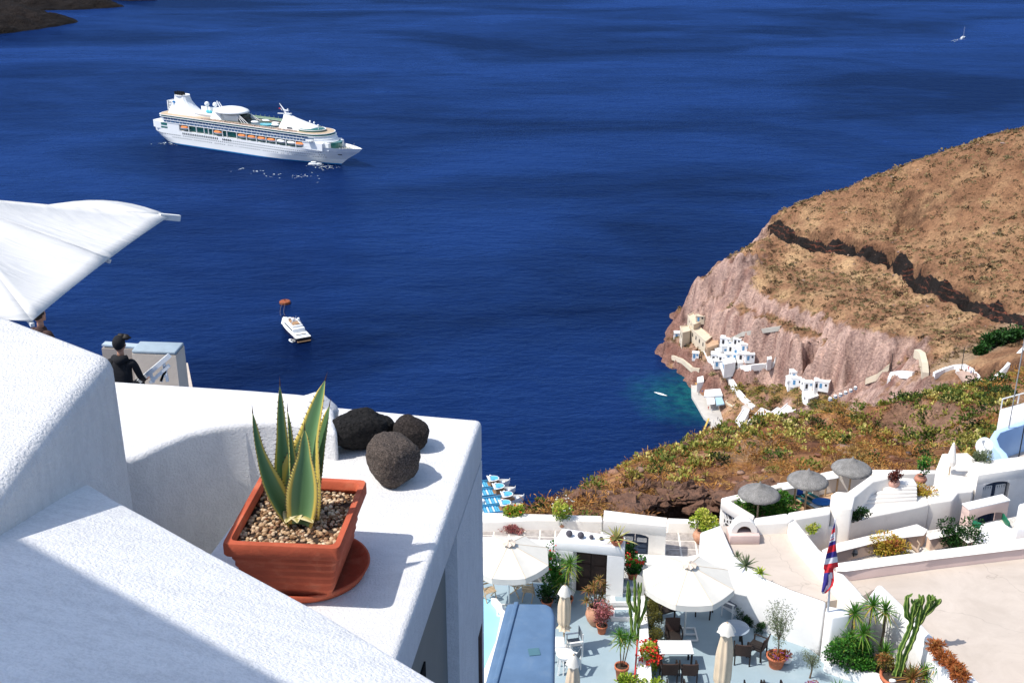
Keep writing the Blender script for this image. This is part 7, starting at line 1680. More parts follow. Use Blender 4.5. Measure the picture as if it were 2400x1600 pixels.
# ------------------------------------------------------------ people
SKIN = mat('skin', (.42, .22, .15), .6, .06, 6, spec=.3); HAIR = mat('dark_hair', (.012, .009, .008), .6, .3, 30)
def skinned(name, verts, edges, radii, m, parent, sub=2):
    me = bpy.data.meshes.new(name); me.from_pydata([Vector(v) - world_loc(parent) for v in verts], edges, []); o = bpy.data.objects.new(name, me); COL.objects.link(o); o.parent = parent
    md = o.modifiers.new('skin', 'SKIN'); md.use_smooth_shade = True
    for i, r_ in enumerate(radii): me.skin_vertices[0].data[i].radius = (r_, r_) if not hasattr(r_, '__len__') else r_
    me.skin_vertices[0].data[0].use_root = True
    s_ = o.modifiers.new('sub', 'SUBSURF'); s_.levels = sub; s_.render_levels = sub; me.materials.append(m); return o
def seated(label, head_px, y, facing, shirt, trouser, cap=None):
    """person seen from behind, head centre at head_px and distance y"""
    hc = aty(*head_px, y); base = hc - Vector((0, 0, 1.12)); T = thing('person', label, 'person', base)
    f = Vector((math.cos(facing), math.sin(facing), 0)); s_ = Vector((-f.y, f.x, 0))
    hip = hc - Vector((0, 0, .74)) - f * .06; ch = hc - Vector((0, 0, .36)) - f * .03; nk = hc - Vector((0, 0, .17)) - f * .015; V = [hip, hip.lerp(ch, .5), ch, nk]; E = [(0, 1), (1, 2), (2, 3)]; Rr = [(.17, .12), (.16, .115), (.17, .115), .06]
    for sg in (-1, 1):
        sh = ch + s_ * sg * .19 + Vector((0, 0, .09)); el = sh + s_ * sg * .06 - Vector((0, 0, .27)) + f * .06; wr = el + f * .20 - s_ * sg * .04 + Vector((0, 0, -.14)); b = len(V)
        V += [sh, el, wr]; E += [(2, b), (b, b + 1), (b + 1, b + 2)]; Rr += [.065, .05, .038]
        hp = hip + s_ * sg * .09; kn = hp + f * .42; an = kn - Vector((0, 0, .42)) + f * .02; to = an + f * .14 - Vector((0, 0, .03)); b = len(V)
        V += [hp, kn, an, to]; E += [(0, b), (b, b + 1), (b + 1, b + 2), (b + 2, b + 3)]; Rr += [.085, .065, .045, .04]
    skinned('clothed_body', V, E, Rr, shirt, T)
    g = G(); M = Matrix((s_, f, Vector((0, 0, 1)))).transposed()
    g.ball(hc, .105, 18, 14, (.80, .98, 1.16), .0, 1, M); g.ball(hc + f * .10 - Vector((0, 0, .015)), .018, 8, 6); g.ball(hc + f * .075 - Vector((0, 0, .085)), .035, 8, 6)
    for sg in (-1, 1): g.ball(hc + s_ * sg * .085 - Vector((0, 0, .01)), .025, 8, 6, (.5, .9, 1.2), 0, 0, M)
    g.tube([nk - Vector((0, 0, .05)), hc - Vector((0, 0, .07))], [.055, .05], 10)
    g.obj('head', SKIN, T, smooth=True)
    for sg in (-1, 1): 
        wr = ch + s_ * sg * .25 - Vector((0, 0, .18)) + f * .26 - s_ * sg * .04 + Vector((0, 0, -.14)); g = G(); g.ball(wr + f * .05, .035, 8, 6, (1.0, 1.3, .5), 0, 0, M)
        for k in range(4): q = wr + f * .085 + s_ * (k - 1.5) * .017; g.tube([q, q + f * (.035 + .008 * (k in (1, 2))), q + f * .055 - Vector((0, 0, .02))], [.008, .008, .006], 5)
        q = wr + f * .05 - s_ * sg * .032; g.tube([q, q + f * .03 - s_ * sg * .02, q + f * .05 - s_ * sg * .015], [.009, .008, .006], 5); g.obj('hand', SKIN, T, smooth=True)

    g = G()
    for sg in (-1, 1): g.ball(hc + f * .092 + s_ * sg * .033 + Vector((0, 0, .012)), .010, 6, 5)
    g.obj('eye', HAIR, T)['kind'] = 'stuff'
    g = G(); g.ball(hc + Vector((0, 0, .028)) - f * .022, .112, 18, 12, (.82, .96, 1.06), .03, 2, M); g.obj('hair', cap or HAIR, T, smooth=True)
    return T, hc, f, s_
blk = mat('black_cotton', (.012, .012, .014), .9, .2, 10, .3, 30, .02); brn = mat('brown_shirt', (.055, .030, .026), .9, .15, 10)
T, hc, f, s_ = seated('person in black hoodie and cap sitting behind the white parapet', (280, 806), 16.0, R(84), blk, blk, blk)
g = G(); g.ball(hc + Vector((.10, .02, .10)), .055, 10, 8, (1.5, .8, .8), .2, 4); g.ball(hc + Vector((.03, .02, .12)), .05, 10, 8, (1.2, .8, .8), .2, 6); g.obj('hair_tuft', HAIR, T, smooth=True)
g = G(); g.tube([hc - Vector((.10, .04, .20)), hc - Vector((0, .14, .22)), hc - Vector((-.12, .06, .20))], [.05, .075, .05], 8); g.obj('hood', blk, T, smooth=True)
seated('person in brown shirt half hidden under the white parasol', (92, 738), 17.2, R(62), brn, brn)
chm = PALEW
# ------------------------------------------------------------ old harbour and the path on the headland
vwhite = mat('village_white', (.80, .79, .77), .9, .05, .3, spec=.1); vcream = mat('village_cream', (.62, .53, .40), .9, .08, .3, spec=.1); vdoor = mat('village_blue', (.10, .26, .45), .7, .1, .5)
vdark = mat('village_opening', (.03, .03, .035), .8, .2, 1); quay_m = mat('quay_stone', (.46, .43, .39), .9, .12, .2, .2, 1, .1); vorange = mat('awning_orange', (.62, .30, .06), .8, .1, 1); vpale = mat('awning_blue', (.36, .52, .60), .8, .06, 1)
def house(label, roof, zt, zb, m, wins=(), name='village_house', parapet=True, cat='house', group=None):
    """roof outline in photo coordinates at height zt; wins: (edge index, along, height, width, tall, material)"""
    P = pix(roof, zt); cx = sum((p.x for p in P)) / len(P); cy = sum((p.y for p in P)) / len(P); T = thing(name, label, cat, (cx, cy, zb), group)
    g = G(); g.prism([(p.x, p.y) for p in P], zb, zt); g.obj('wall', m, T)
    if parapet:
        g = G(); n = len(P)
        for i in range(n): a, b = P[i], P[(i + 1) % n]; g.beam((a.x, a.y, zt + .2), (b.x, b.y, zt + .2), .35, .42)
        g.obj('parapet', m, T)
    for e, t, h, w, tl, wm in wins:
        a, b = P[e], P[(e + 1) % len(P)]; d = (b - a).normalized(); nv = Vector((d.y, -d.x, 0)); c = a.lerp(b, t)
        if nv.dot(Vector((c.x - cx, c.y - cy, 0))) < 0: nv = -nv
        z0 = zt - h; g = G(); k = c + nv * .06
        arc = [(k + d * (w / 2 * math.cos(math.pi * q / 6))) + Vector((0, 0, z0 + tl * .65 - zt + tl * .35 * math.sin(math.pi * q / 6))) for q in range(7)]
        pts = [k - d * w / 2 + Vector((0, 0, z0 - zt)), k + d * w / 2 + Vector((0, 0, z0 - zt))] + arc
        g.add(pts, [tuple(range(len(pts)))]); g.obj('door' if wm is vdoor else 'window', wm, T)
    return T
slab('harbour_quay', None, [(1620, 898), (1646, 890), (1705, 900), (1770, 950), (1760, 1060), (1640, 1060), (1668, 990), (1650, 976), (1633, 946), (1621, 926)], 1.4, -3, quay_m, kind='structure', bevel=.2)
a_, b_ = atz(1661, 980, 1.45), atz(1636, 1040, 1.45); g = G(); g.beam(a_, b_, .7, .16); tag(g.obj('yellow_kerb', mat('kerb_yellow', (.62, .42, .10), .8, .1, 1)), 'yellow painted kerb along the near quay edge', 'kerb')
W5_ = [(3, t, 3.6, 1.3, 2.4, vdark) for t in (.2, .4, .6, .8)]
house('long cream harbour house with arched windows on the headland tip', [(1618, 768), (1634, 763), (1668, 790), (1654, 801)], 17.0, 8, vcream, [(3, .15, 3.2, 1.1, 2, vdark), (3, .38, 3.2, 1.1, 2, vdark), (3, .6, 3.2, 1.1, 2, vdark), (3, .82, 3.2, 1.1, 2, vdark)])
house('square cream tower house left of the long cream house', [(1594, 766), (1613, 764), (1618, 776), (1600, 781)], 16, 7.5, vcream, [(3, .3, 3, .8, 1.4, vdark), (3, .65, 3, .8, 1.4, vdark)])
house('cream end block with brown gable right of the long cream house', [(1652, 802), (1680, 794), (1684, 808), (1658, 816)], 16, 8, mat('village_tan', (.50, .34, .22), .9, .1, .4), [(3, .3, 3, 1, 1.6, vdark), (3, .7, 4, 1.3, 2.2, vdark)])
house('pale cave house stepping up the cliff above the cream tower', [(1612, 740), (1636, 728), (1650, 752), (1626, 762)], 19.5, 12, vcream, [(3, .4, 2, .8, 1.1, vdark), (3, .7, 2, .8, 1.1, vdark)])
house('white vaulted house with blue double door at ledge centre', [(1694, 842), (1720, 838), (1724, 850), (1698, 855)], 15.4, 9, vwhite, [(3, .3, 2.6, 2.2, 2.0, vdoor), (3, .75, 2.6, 1.6, 1.8, vdoor)])
house('white house with blue arched door at the right of the ledge', [(1728, 836), (1748, 836), (1750, 850), (1730, 852)], 15.2, 9, vwhite, [(2, .5, 2.6, 1.8, 2.0, vdoor)])
rdv = random.Random(12)
for i, (u, v_, w, d_, h_, lab) in enumerate([(1676, 842, 4, 4, 2.8, 'small white box house at the left end of the ledge cluster'), (1688, 834, 5, 4, 3, 'white box house behind the left end of the ledge cluster'), (1704, 830, 6, 4, 3.2, 'white box house with two windows in the ledge cluster middle'), (1718, 824, 4.5, 4, 3, 'white box house highest in the ledge cluster'), (1732, 828, 5, 4, 3, 'white box house upper right in the ledge cluster'), (1746, 826, 4, 3.5, 2.8, 'white box house against the cliff at the cluster right'), (1700, 818, 5, 3.5, 2.6, 'white box house under the pink cliff, cluster top left'), (1682, 858, 4, 3, 2.4, 'little white house below the ledge path'), (1756, 844, 4, 3, 2.6, 'little white house at the far right of the ledge'), (1668, 828, 3.4, 3, 2.6, 'little white house beside the cream gable'), (1640, 756, 4, 3, 2.4, 'tiny pale house above the long cream roof'), (1588, 790, 3.6, 3, 2.4, 'tiny white house on the promontory edge'), (1604, 806, 3, 2.6, 2.2, 'tiny white hut on the promontory rocks'), (1630, 838, 3, 2.6, 2.2, 'tiny blue-doored hut on the promontory path'), (1868, 902, 5, 4, 2.8, 'white box house in front of the cave houses'), (1890, 908, 4, 4, 2.6, 'white box house left of the slim tower'), (1930, 912, 4.5, 4, 2.8, 'white box house right of the slim tower'), (1862, 886, 4, 3, 2.8, 'white box house at the left of the cave houses'), (1694, 846, 4, 3, 2.4, 'white cube house in the thick of the ledge cluster, left'), (1710, 842, 4.4, 3, 2.6, 'white cube house in the thick of the ledge cluster, centre'), (1726, 842, 4, 3, 2.6, 'white cube house in the thick of the ledge cluster, right'), (1740, 840, 4, 3, 2.6, 'white cube house beside the blue arched door'), (1712, 812, 4, 3, 2.4, 'white cube house tucked highest under the pink cliff'), (1690, 824, 4, 3, 2.6, 'white cube house between cream gable and ledge cluster'), (1728, 814, 3.6, 3, 2.4, 'white cube house at the cliff, top right of the cluster')]):
    q = on_head(u, v_); T = thing('village_house', lab, 'house', q - Vector((0, 0, 1.5)), 'small white harbour houses'); rz = rdv.uniform(-.5, .2); m_ = vcream if 'pale' in lab else vwhite
    T.rotation_euler = (0, 0, rz); g = G(); g.box((0, 0, (h_ + 1.5) / 2), (w, d_, h_ + 1.5)); g.obj('wall', m_, T, local=True)
    g = G(); [g.box((x, y, h_ + 1.6), (sx, sy, .35)) for x, y, sx, sy in ((0, d_ / 2, w + .2, .25), (0, -d_ / 2, w + .2, .25), (w / 2, 0, .25, d_), (-w / 2, 0, .25, d_))]; g.obj('parapet', m_, T, local=True)
    g = G(); g.box((-w * .2, -d_ / 2 - .02, 2.5), (1.0, .08, 2.0)); g.obj('door', vdoor if i % 3 else vdark, T, local=True)
    g = G(); g.box((w * .25, -d_ / 2 - .02, 3.1), (.8, .08, .9)); g.obj('window', vdoor if i % 2 else vdark, T, local=True)
    g = G(); g.box((-w / 2 - .02, 0, 3.0), (.08, .9, 1.1)); g.obj('window', vdark, T, local=True)
house('tiny white chapel with blue door below the cliff', [(1778, 850), (1790, 848), (1792, 856), (1780, 858)], 17, 13.5, vwhite, [(3, .5, 2.3, 1.2, 1.8, vdoor)], parapet=False)
house('small white niche house with dark door on the cliff', [(1798, 836), (1808, 834), (1809, 841), (1799, 843)], 22, 17, vwhite, [(3, .5, 3, 1.2, 2.2, vdark)], parapet=False)
house('white cave houses in a row at the pink cliff foot', [(1842, 882), (1866, 878), (1905, 884), (1902, 894), (1848, 893)], 20.5, 14, vwhite, [(4, .1, 1.6, 1.2, 1.4, vdark), (3, .15, 2.4, 2.2, 2.0, vdark), (3, .55, 2, 1, 1.4, vdark)])
house('white flat house right of the cave houses', [(1900, 886), (1926, 890), (1930, 902), (1898, 900)], 20.5, 14, vwhite, [(2, .5, 2, 1, 1.4, vdark)])
house('slim white tower house in the valley', [(1908, 884), (1918, 884), (1920, 892), (1910, 893)], 25, 14, vwhite, [(2, .5, 3, .8, 2, vdark)], parapet=False)
house('white walled yard house below the slim tower', [(1880, 920), (1906, 914), (1918, 928), (1894, 936)], 19, 13, vwhite, [(3, .5, 1.6, 1, 1.2, vdark)])
house('white taverna canopy on the quay', [(1652, 913), (1688, 910), (1694, 926), (1650, 928)], 5.6, 4.9, vwhite, name='quay_canopy', parapet=False, cat='canopy')
house('small white awning in front of the taverna canopy', [(1656, 932), (1674, 931), (1676, 946), (1658, 948)], 4.6, 4.4, vwhite, name='quay_awning', parapet=False, cat='awning')
house('pale blue pitched awning on the quay', [(1676, 931), (1692, 930), (1698, 946), (1680, 949)], 4.9, 4.3, vpale, name='quay_awning', parapet=False, cat='awning')
house('white quay kiosk with orange awning below the rocks', [(1634, 884), (1648, 880), (1650, 894), (1634, 897)], 6, 1.2, vwhite, [(3, .5, 2.6, 1.6, 2, vdark)], name='quay_kiosk', parapet=False)
g = G(); q = atz(1641, 899, 4.4); g.box(q, (4.2, 1.4, .25)); tag(g.obj('orange_awning', vorange), 'orange awning strip over the quay kiosk front', 'awning')
for i, (r_, zt, lab) in enumerate([([(1722, 990), (1744, 956), (1756, 962), (1736, 1000)], 8, 'white ribbed station roof at the quay, leftmost'), ([(1750, 992), (1784, 957), (1806, 966), (1774, 998)], 9.5, 'broad white harbour station roof, second from the left'), ([(1780, 988), (1822, 956), (1834, 962), (1796, 992)], 11, 'narrow white harbour station roof, third from the left'), ([(1806, 980), (1846, 946), (1870, 957), (1820, 990)], 12.5, 'white station roof nearest the prickly pears')]): house(lab, r_, zt, 1, vwhite, name='station_roof', cat='roof', group='harbour station roofs')
house('beige walled yard on the quay behind the awnings', [(1700, 942), (1712, 934), (1728, 944), (1716, 954)], 4.4, 1, vcream, name='quay_yard')
house('flat grey roof between yard and station', [(1738, 952), (1756, 942), (1770, 948), (1756, 960)], 7, 1, mat('flat_grey', (.5, .45, .4), .9, .1, .5), name='quay_yard', parapet=False)
# path walls: raised white ribbons that follow the ground
def ribbon(name, label, pts, w, h, m, zoff=0.0, cat='wall', zs=None, fn=None):
    P = [(fn or on_head)(u, v) for u, v in pts] if zs is None else [atz(u, v, z) for (u, v), z in zip(pts, zs)]
    Q = []
    for a, b in zip(P[:-1], P[1:]):
        k = max(1, int((b - a).length / 2.0))
        Q += [a.lerp(b, t / k) for t in range(k)]
    Q.append(P[-1]); g = G(); n = len(Q); L = []
    for i, p in enumerate(Q):
        d = (Q[min(i + 1, n - 1)] - Q[max(i - 1, 0)]); d.z = 0; d.normalize(); s_ = Vector((-d.y, d.x, 0)) * w / 2
        L += [p + s_ + Vector((0, 0, zoff - 1.5)), p - s_ + Vector((0, 0, zoff - 1.5)), p - s_ + Vector((0, 0, zoff + h)), p + s_ + Vector((0, 0, zoff + h))]
    g.add(L, [(4 * i + j, 4 * i + (j + 1) % 4, 4 * i + 4 + (j + 1) % 4, 4 * i + 4 + j) for i in range(n - 1) for j in range(4)] + [(3, 2, 1, 0), (4 * n - 4, 4 * n - 3, 4 * n - 2, 4 * n - 1)])
    return tag(g.obj(name, m), label, cat)
ribbon('ledge_path', 'white path wall running down from the ledge houses to the quay', [(1650, 818), (1664, 846), (1690, 868), (1712, 892), (1728, 918), (1744, 938), (1768, 958)], 2.2, .9, vwhite)
ribbon('ledge_wall', 'white curved terrace wall below the tiny chapel', [(1722, 866), (1760, 868), (1796, 866), (1814, 858), (1818, 848)], 1.0, 1.4, vwhite)
ribbon('headland_steps', 'pale stair path on the promontory rocks', [(1576, 842), (1600, 846), (1622, 864), (1640, 872)], 1.2, .8, vcream)
ribbon('cliff_path', 'grey stone path slanting up the pink cliff', [(1700, 806), (1740, 792), (1790, 776), (1830, 768)], 1.4, .6, mat('path_grey', (.42, .39, .34), .9, .1, .5))
ribbon('switchback_wall', 'white outer wall of the switchback stair path', [(2188, 884), (2212, 872), (2236, 864), (2258, 863), (2276, 872), (2290, 890), (2302, 916), (2306, 928)], 1.1, 1.4, vwhite)
ribbon('switchback_wall', 'white inner wall of the switchback stair path', [(2242, 872), (2256, 886), (2266, 902), (2272, 920)], .8, 1.0, vwhite)
ribbon('long_path_wall', 'long straight white path wall climbing to the right edge', [(2298, 926), (2330, 896), (2362, 862), (2400, 822), (2440, 785)], 1.2, 1.5, vwhite)
ribbon('lower_path_wall', 'white curved path wall left of the concrete pillar', [(2082, 898), (2088, 884), (2108, 879), (2140, 880)], 1.0, 1.4, vwhite)
ribbon('ramp_wall', 'pale sloping ramp wall near the pink cliff end', [(2030, 902), (2056, 884), (2084, 868)], 1.6, 1.4, vcream)
ribbon('concrete_pillar', 'weathered concrete channel on the slope above the path', [(2148, 830), (2160, 838), (2166, 862), (2168, 884)], 2.2, 1.8, vcream)
P0 = [on_head(*p) for p in ((2246, 874), (2282, 882), (2298, 924), (2276, 922))]
SWP = thing('stair_path', 'stepped pink-brown stair path between the switchback walls', 'steps', P0[3])
for i in range(12):
    t = (i + .5) / 12; a = P0[3].lerp(P0[0], t); b = P0[2].lerp(P0[1], t); g = G(); g.beam(a + Vector((0, 0, .35)), b + Vector((0, 0, .35)), (P0[0] - P0[3]).length / 12 * .92, .9); g.obj('step', mat('path_pink', (.48, .34, .27), .9, .12, .5), SWP)
def walker(label, p, col, h=1.7, name='person', grp='people on the stair path'):
    g = G(); T = thing(name, label, 'person', p, grp); s_ = h / 1.7
    V = [(0, 0, .92), (0, 0, 1.2), (0, 0, 1.42), (0, 0, 1.5)]; E = [(0, 1), (1, 2), (2, 3)]; Rr = [(.15, .11), (.15, .10), (.16, .1), .055]
    for sg in (-1, 1):
        b = len(V); V += [(sg * .09, 0, .86), (sg * .10, .06 * sg, .46), (sg * .1, -.04 * sg, .06)]; E += [(0, b), (b, b + 1), (b + 1, b + 2)]; Rr += [.085, .06, .045]
        b = len(V); V += [(sg * .2, 0, 1.4), (sg * .25, .03, 1.12), (sg * .24, .1, .88)]; E += [(2, b), (b, b + 1), (b + 1, b + 2)]; Rr += [.055, .042, .035]
    skinned('clothed_body', [Vector(v) * s_ + Vector(p) for v in V], E, Rr, mat('clothes_' + col, {'black': (.02, .02, .025), 'white': (.7, .7, .7), 'red': (.5, .05, .04), 'blue': (.05, .12, .35), 'grey': (.2, .2, .2)}[col], .9, .1, 3), T, 1)
    g.ball(Vector(p) + Vector((0, 0, 1.62)) * s_, .11 * s_, 10, 8, (.85, .95, 1.15)); g.obj('head', SKIN, T, smooth=True)
for i, (u, v, c, lab) in enumerate([(2262, 880, 'black', 'farthest walker in black on the stair path'), (2268, 876, 'red', 'walker in red at the top bend of the stair path'), (2274, 884, 'blue', 'walker in blue near the outer path wall'), (2262, 898, 'white', 'walker in white by the inner path wall'), (2282, 892, 'grey', 'walker in grey near the middle of the stair path'), (2266, 912, 'black', 'nearest walker in black on the stair path')]):
    walker(lab, on_head(u, v) + Vector((0, 0, .75)), c, 1.8)
for i, (u, v, c, lab) in enumerate([(1664, 996, 'black', 'person in black on the near end of the quay'), (1672, 992, 'white', 'person in white on the near end of the quay'), (1682, 985, 'grey', 'person in grey standing alone on the quay'), (1660, 960, 'red', 'person in red beside the quay awnings'), (1668, 966, 'white', 'person in white beside the quay awnings'), (1640, 916, 'red', 'person in red at the kiosk by the rocks'), (1646, 922, 'blue', 'person in blue at the kiosk by the rocks'), (1638, 926, 'black', 'person in black at the upper quay edge')]):
    walker(lab, atz(u, v, 1.4), c, 1.8, grp='people on the quay')
for i, (u, v, h, lab) in enumerate([(2252, 872, 9, 'thin dark lamp post at the path bend'), (2274, 918, 9, 'thin dark lamp post among the walkers'), (2086, 880, 8, 'thin dark pole by the lower path wall'), (1866, 972, 7, 'grey pole beside the station roof')]):
    q = on_head(u, v); g = G(); g.tube([q - Vector((0, 0, .5)), q + Vector((0, 0, h))], .14, 6); tag(g.obj('lamp_post', iron_dark), lab, 'pole', 'poles on the headland')
# cable car gondolas hanging from their cable
gq = [aty(u, v, 300 + i * 7) for i, (u, v) in enumerate(((1946, 935), (1958, 929), (1970, 925), (1982, 920), (1994, 915), (2005, 909)))]
for i, q in enumerate(gq):
    T = thing('cable_gondola', ['lowest', 'second lowest', 'third', 'fourth', 'second highest', 'highest'][i] + ' white round cable car gondola in the string above the prickly pears', 'gondola', q, 'cable car gondolas')
    g = G(); g.ball((0, 0, 0), .62, 14, 10, (1, 1, 1.1)); g.obj('cabin', vwhite, T, local=True, smooth=True); g = G(); g.lathe([(.60, -.1), (.62, .12), (.57, .3)], (0, 0, 0), 14, cap=False); g.obj('window', vdark, T, local=True, smooth=True); g = G(); g.tube([(0, 0, .6), (0, 0, 1.5)], .05, 6); g.obj('hanger', iron_dark, T, local=True)
g = G(); ca = [q + Vector((0, 0, 1.5)) for q in gq]; g.tube([ca[0] + (ca[0] - ca[1]) * 6] + ca + [ca[-1] + (ca[-1] - ca[-2]) * 9], .05, 5); tag(g.obj('cable', iron_dark), 'thin cable carrying the white gondolas', 'cable')

# ------------------------------------------------------------ scrub, prickly pears, loose rock
def scatter(name, tv, tf, P, S, YAW, T, m, kind='stuff', smooth=False, tilt=None, label=None):
    tv = np.array(tv, float); n = len(P); k = len(tv); c, s_ = np.cos(YAW), np.sin(YAW)
    V = np.empty((n, k, 3)); sx = tv[None] * S[:, None, :]
    V[..., 0] = sx[..., 0] * c[:, None] - sx[..., 1] * s_[:, None]; V[..., 1] = sx[..., 0] * s_[:, None] + sx[..., 1] * c[:, None]; V[..., 2] = sx[..., 2]
    V += P[:, None, :]
    me = bpy.data.meshes.new(name); fl = np.array([len(f) for f in tf]); flat_ = np.concatenate([np.array(f) for f in tf])
    loops = (flat_[None] + (np.arange(n) * k)[:, None]).reshape(-1); starts = np.concatenate([[0], np.cumsum(np.tile(fl, n))[:-1]])
    me.vertices.add(n * k); me.vertices.foreach_set('co', V.reshape(-1).astype(np.float32)); me.loops.add(len(loops)); me.loops.foreach_set('vertex_index', loops.astype(np.int32)); me.polygons.add(n * len(tf)); me.polygons.foreach_set('loop_start', starts.astype(np.int32))
    me.update(calc_edges=True); me.validate()
    at = me.attributes.new('tint', 'FLOAT', 'POINT'); at.data.foreach_set('value', np.repeat(T, k).astype(np.float32))
    if smooth: me.polygons.foreach_set('use_smooth', [True] * len(me.polygons))
    me.materials.append(m); o = bpy.data.objects.new(name, me); COL.objects.link(o); tag(o, label, None, kind=kind); return o
def blob(seed, n=7, m=5, wob=.28):
    g = G(); g.ball((0, 0, .35), 1, n, m, (1, 1, .75), wob, seed); return g.v, g.f
def tuft(seed, n, L, w, flat=1.0):
    """a loose clump of leaf faces in a unit half ball"""
    rd = random.Random(seed); g = G()
    for i in range(n):
        v = rv(rd); v.z = abs(v.z) * flat; p = v * rd.uniform(.25, .95); leaf(g, p, v + rv(rd) * .7, (v + rv(rd) * .7).normalized(), L * rd.uniform(.6, 1.2), w * rd.uniform(.7, 1.2), .5)
    return g.v, g.f
def field(mask_fn, n, x0, x1, y0, y1, zf, seed):
    r_ = np.random.default_rng(seed); x = r_.uniform(x0, x1, n); y = r_.uniform(y0, y1, n); z = zf(x, y); keep = mask_fn(x, y, z, r_); return np.stack([x, y, z], 1)[keep]
def interp(Zg, x, y, x0, y0, s_):
    i = np.clip((x - x0) / s_, 0, Zg.shape[0] - 2).astype(int); j = np.clip((y - y0) / s_, 0, Zg.shape[1] - 2).astype(int); return Zg[i, j]
hzv = lambda x, y: interp(HZ, x, y, 44, 326, st)
hsv = lambda x, y: interp(HS, x, y, 44, 326, st)
nzv = lambda x, y: interp(NZ, x, y, -45, 46, sn_)
scrub_m = leafmat('dry_scrub', ['3d3024', '5a4733', '745e44', '8d7656', '6a6044', '857650', 'a38c64'], .95, .0)
green_m = leafmat('valley_scrub', ['4f4a22', '6a6430', '7d7038', '94803c', '3f5528'], .9, .0)
def hm(dens):
    def f(x, y, z, r_):
        s_ = hsv(x, y); d = fbm(x, y, 22, 3, 301) * .5 + .5
        return (z > 3) & (s_ < 1.0) & (r_.random(len(x)) < dens * (.35 + d)) & (np.abs(polyd(x, y, band_lo)[0] - 1.5) > 3.2)
    return f
for k in range(3):
    P = field(hm(.9), 7500, 75, 300, 380, 600, hzv, 310 + k); n = len(P); r_ = np.random.default_rng(320 + k)
    sz = r_.gamma(2.2, .17, n) + .16; S_ = np.stack([sz * r_.uniform(.8, 1.3, n), sz * r_.uniform(.8, 1.3, n), sz * r_.uniform(.6, 1.0, n)], 1)
    tv, tf = tuft(5 + k, 20, .9, .62); scatter('hill_scrub', tv, tf, P, S_, r_.uniform(0, 6.28, n), np.clip(r_.normal(.5, .28, n), 0, 1), scrub_m, label='dry scrub dotted over the headland slope')
pale_m = leafmat('pale_scrub', ['6a5a40', '85724e', '9c8660', 'ab966c', '7a7450'], .95, .0)
P = field(hm(.8), 2600, 75, 300, 380, 600, hzv, 330); n = len(P); r_ = np.random.default_rng(331); sz = r_.uniform(.35, 1.15, n); tv, tf = tuft(15, 40, .6, .5)
scatter('pale_scrub', tv, tf, P, np.stack([sz * r_.uniform(.9, 1.4, n), sz, sz * .8], 1), r_.uniform(0, 6.28, n), r_.random(n), pale_m, label='pale rounded scrub on the headland slope')
def vm(x, y, z, r_): return (z > 3) & (z < 26) & (hsv(x, y) < .9) & (x > 96) & (y < 470) & (r_.random(len(x)) < .55)
P = field(vm, 1500, 90, 160, 395, 480, hzv, 333); n = len(P); r_ = np.random.default_rng(334); sz = r_.uniform(.6, 2.4, n); tv, tf = tuft(7, 46, .55, .42); scatter('valley_scrub', tv, tf, P, np.stack([sz, sz, sz * .7], 1), r_.uniform(0, 6.28, n), r_.random(n), green_m, label='olive scrub filling the harbour valley')
rock_m = leafmat('loose_rock', ['5a4a42', '7a655a', '96807a', '6a4a3c', 'a08a7a'], .95, .0)
P = field(lambda x, y, z, r_: (z > 4) & (r_.random(len(x)) < .5), 3600, 70, 300, 380, 600, hzv, 340); n = len(P); r_ = np.random.default_rng(341); sz = r_.gamma(1.5, .13, n) + .12; tv, tf = blob(9, 6, 4, .5); scatter('headland_rock', tv, tf, P, np.stack([sz * r_.uniform(.7, 1.6, n), sz, sz * .6], 1), r_.uniform(0, 6.28, n), r_.random(n), rock_m, label='loose rocks strewn over the headland')
for i, (u, v, s_) in enumerate(((2310, 820, 3.2), (2326, 812, 3.6), (2342, 806, 3.2), (2358, 802, 3.4), (2374, 798, 3.0), (2298, 830, 2.4), (2390, 792, 3.0))):
    q = on_head(u, v); bush(['second', 'third', 'fourth', 'fifth', 'sixth', 'first', 'last'][i] + ' dark green tree of the row on the upper slope, counted from the left', q, (s_, s_ * .8, s_ * .7), 260, .9, .6, L_dark, 360 + i, 'tree', 'slope_tree', 3, group='dark trees on the upper slope')
# near hillside: prickly pears, dry brush, green shrubs, stones
def pads(seed, n):
    rd = random.Random(seed); g = G()
    for i in range(n):
        v = rv(rd); v.z = abs(v.z) * .9; c = v * rd.uniform(.1, .8); d = (Vector((0, 0, 1)) + v * .8 + rv(rd) * .5).normalized(); x = d.cross(rv(rd)).normalized(); nr = x.cross(d); L = rd.uniform(.3, .48); w = L * .62
        ring_ = [c + d * L * (.5 - .5 * math.cos(a)) + x * w * .5 * math.sin(a) for a in [2 * math.pi * q / 7 for q in range(7)]]
        g.add(ring_, [tuple(range(7))])
    return g.v, g.f
opun = leafmat('prickly_pear', ['34441a', '586426', '7d8434', 'a09c4c', 'c2b868', 'd2c684'], .55, .05)
def om(x, y, z, r_):
    a = fbm(x, y, 11, 3, 401); rim_ = np.abs(polyd(x, y, ncrest)[0]); right_ = sstep(x - .12 * (y - 80), 26, 42)
    pr = sstep(a, -.05, .35) * .55 + (1 - sstep(rim_, 1.5, 7)) * .75 * sstep(x, 6, 16) + right_ * .45 * sstep(fbm(x, y, 9, 2, 403), -.2, .3)
    return (r_.random(len(x)) < pr) & (np.hypot((x - pc.x) / 5.2, (y - pc.y) / 3.8) > 1)
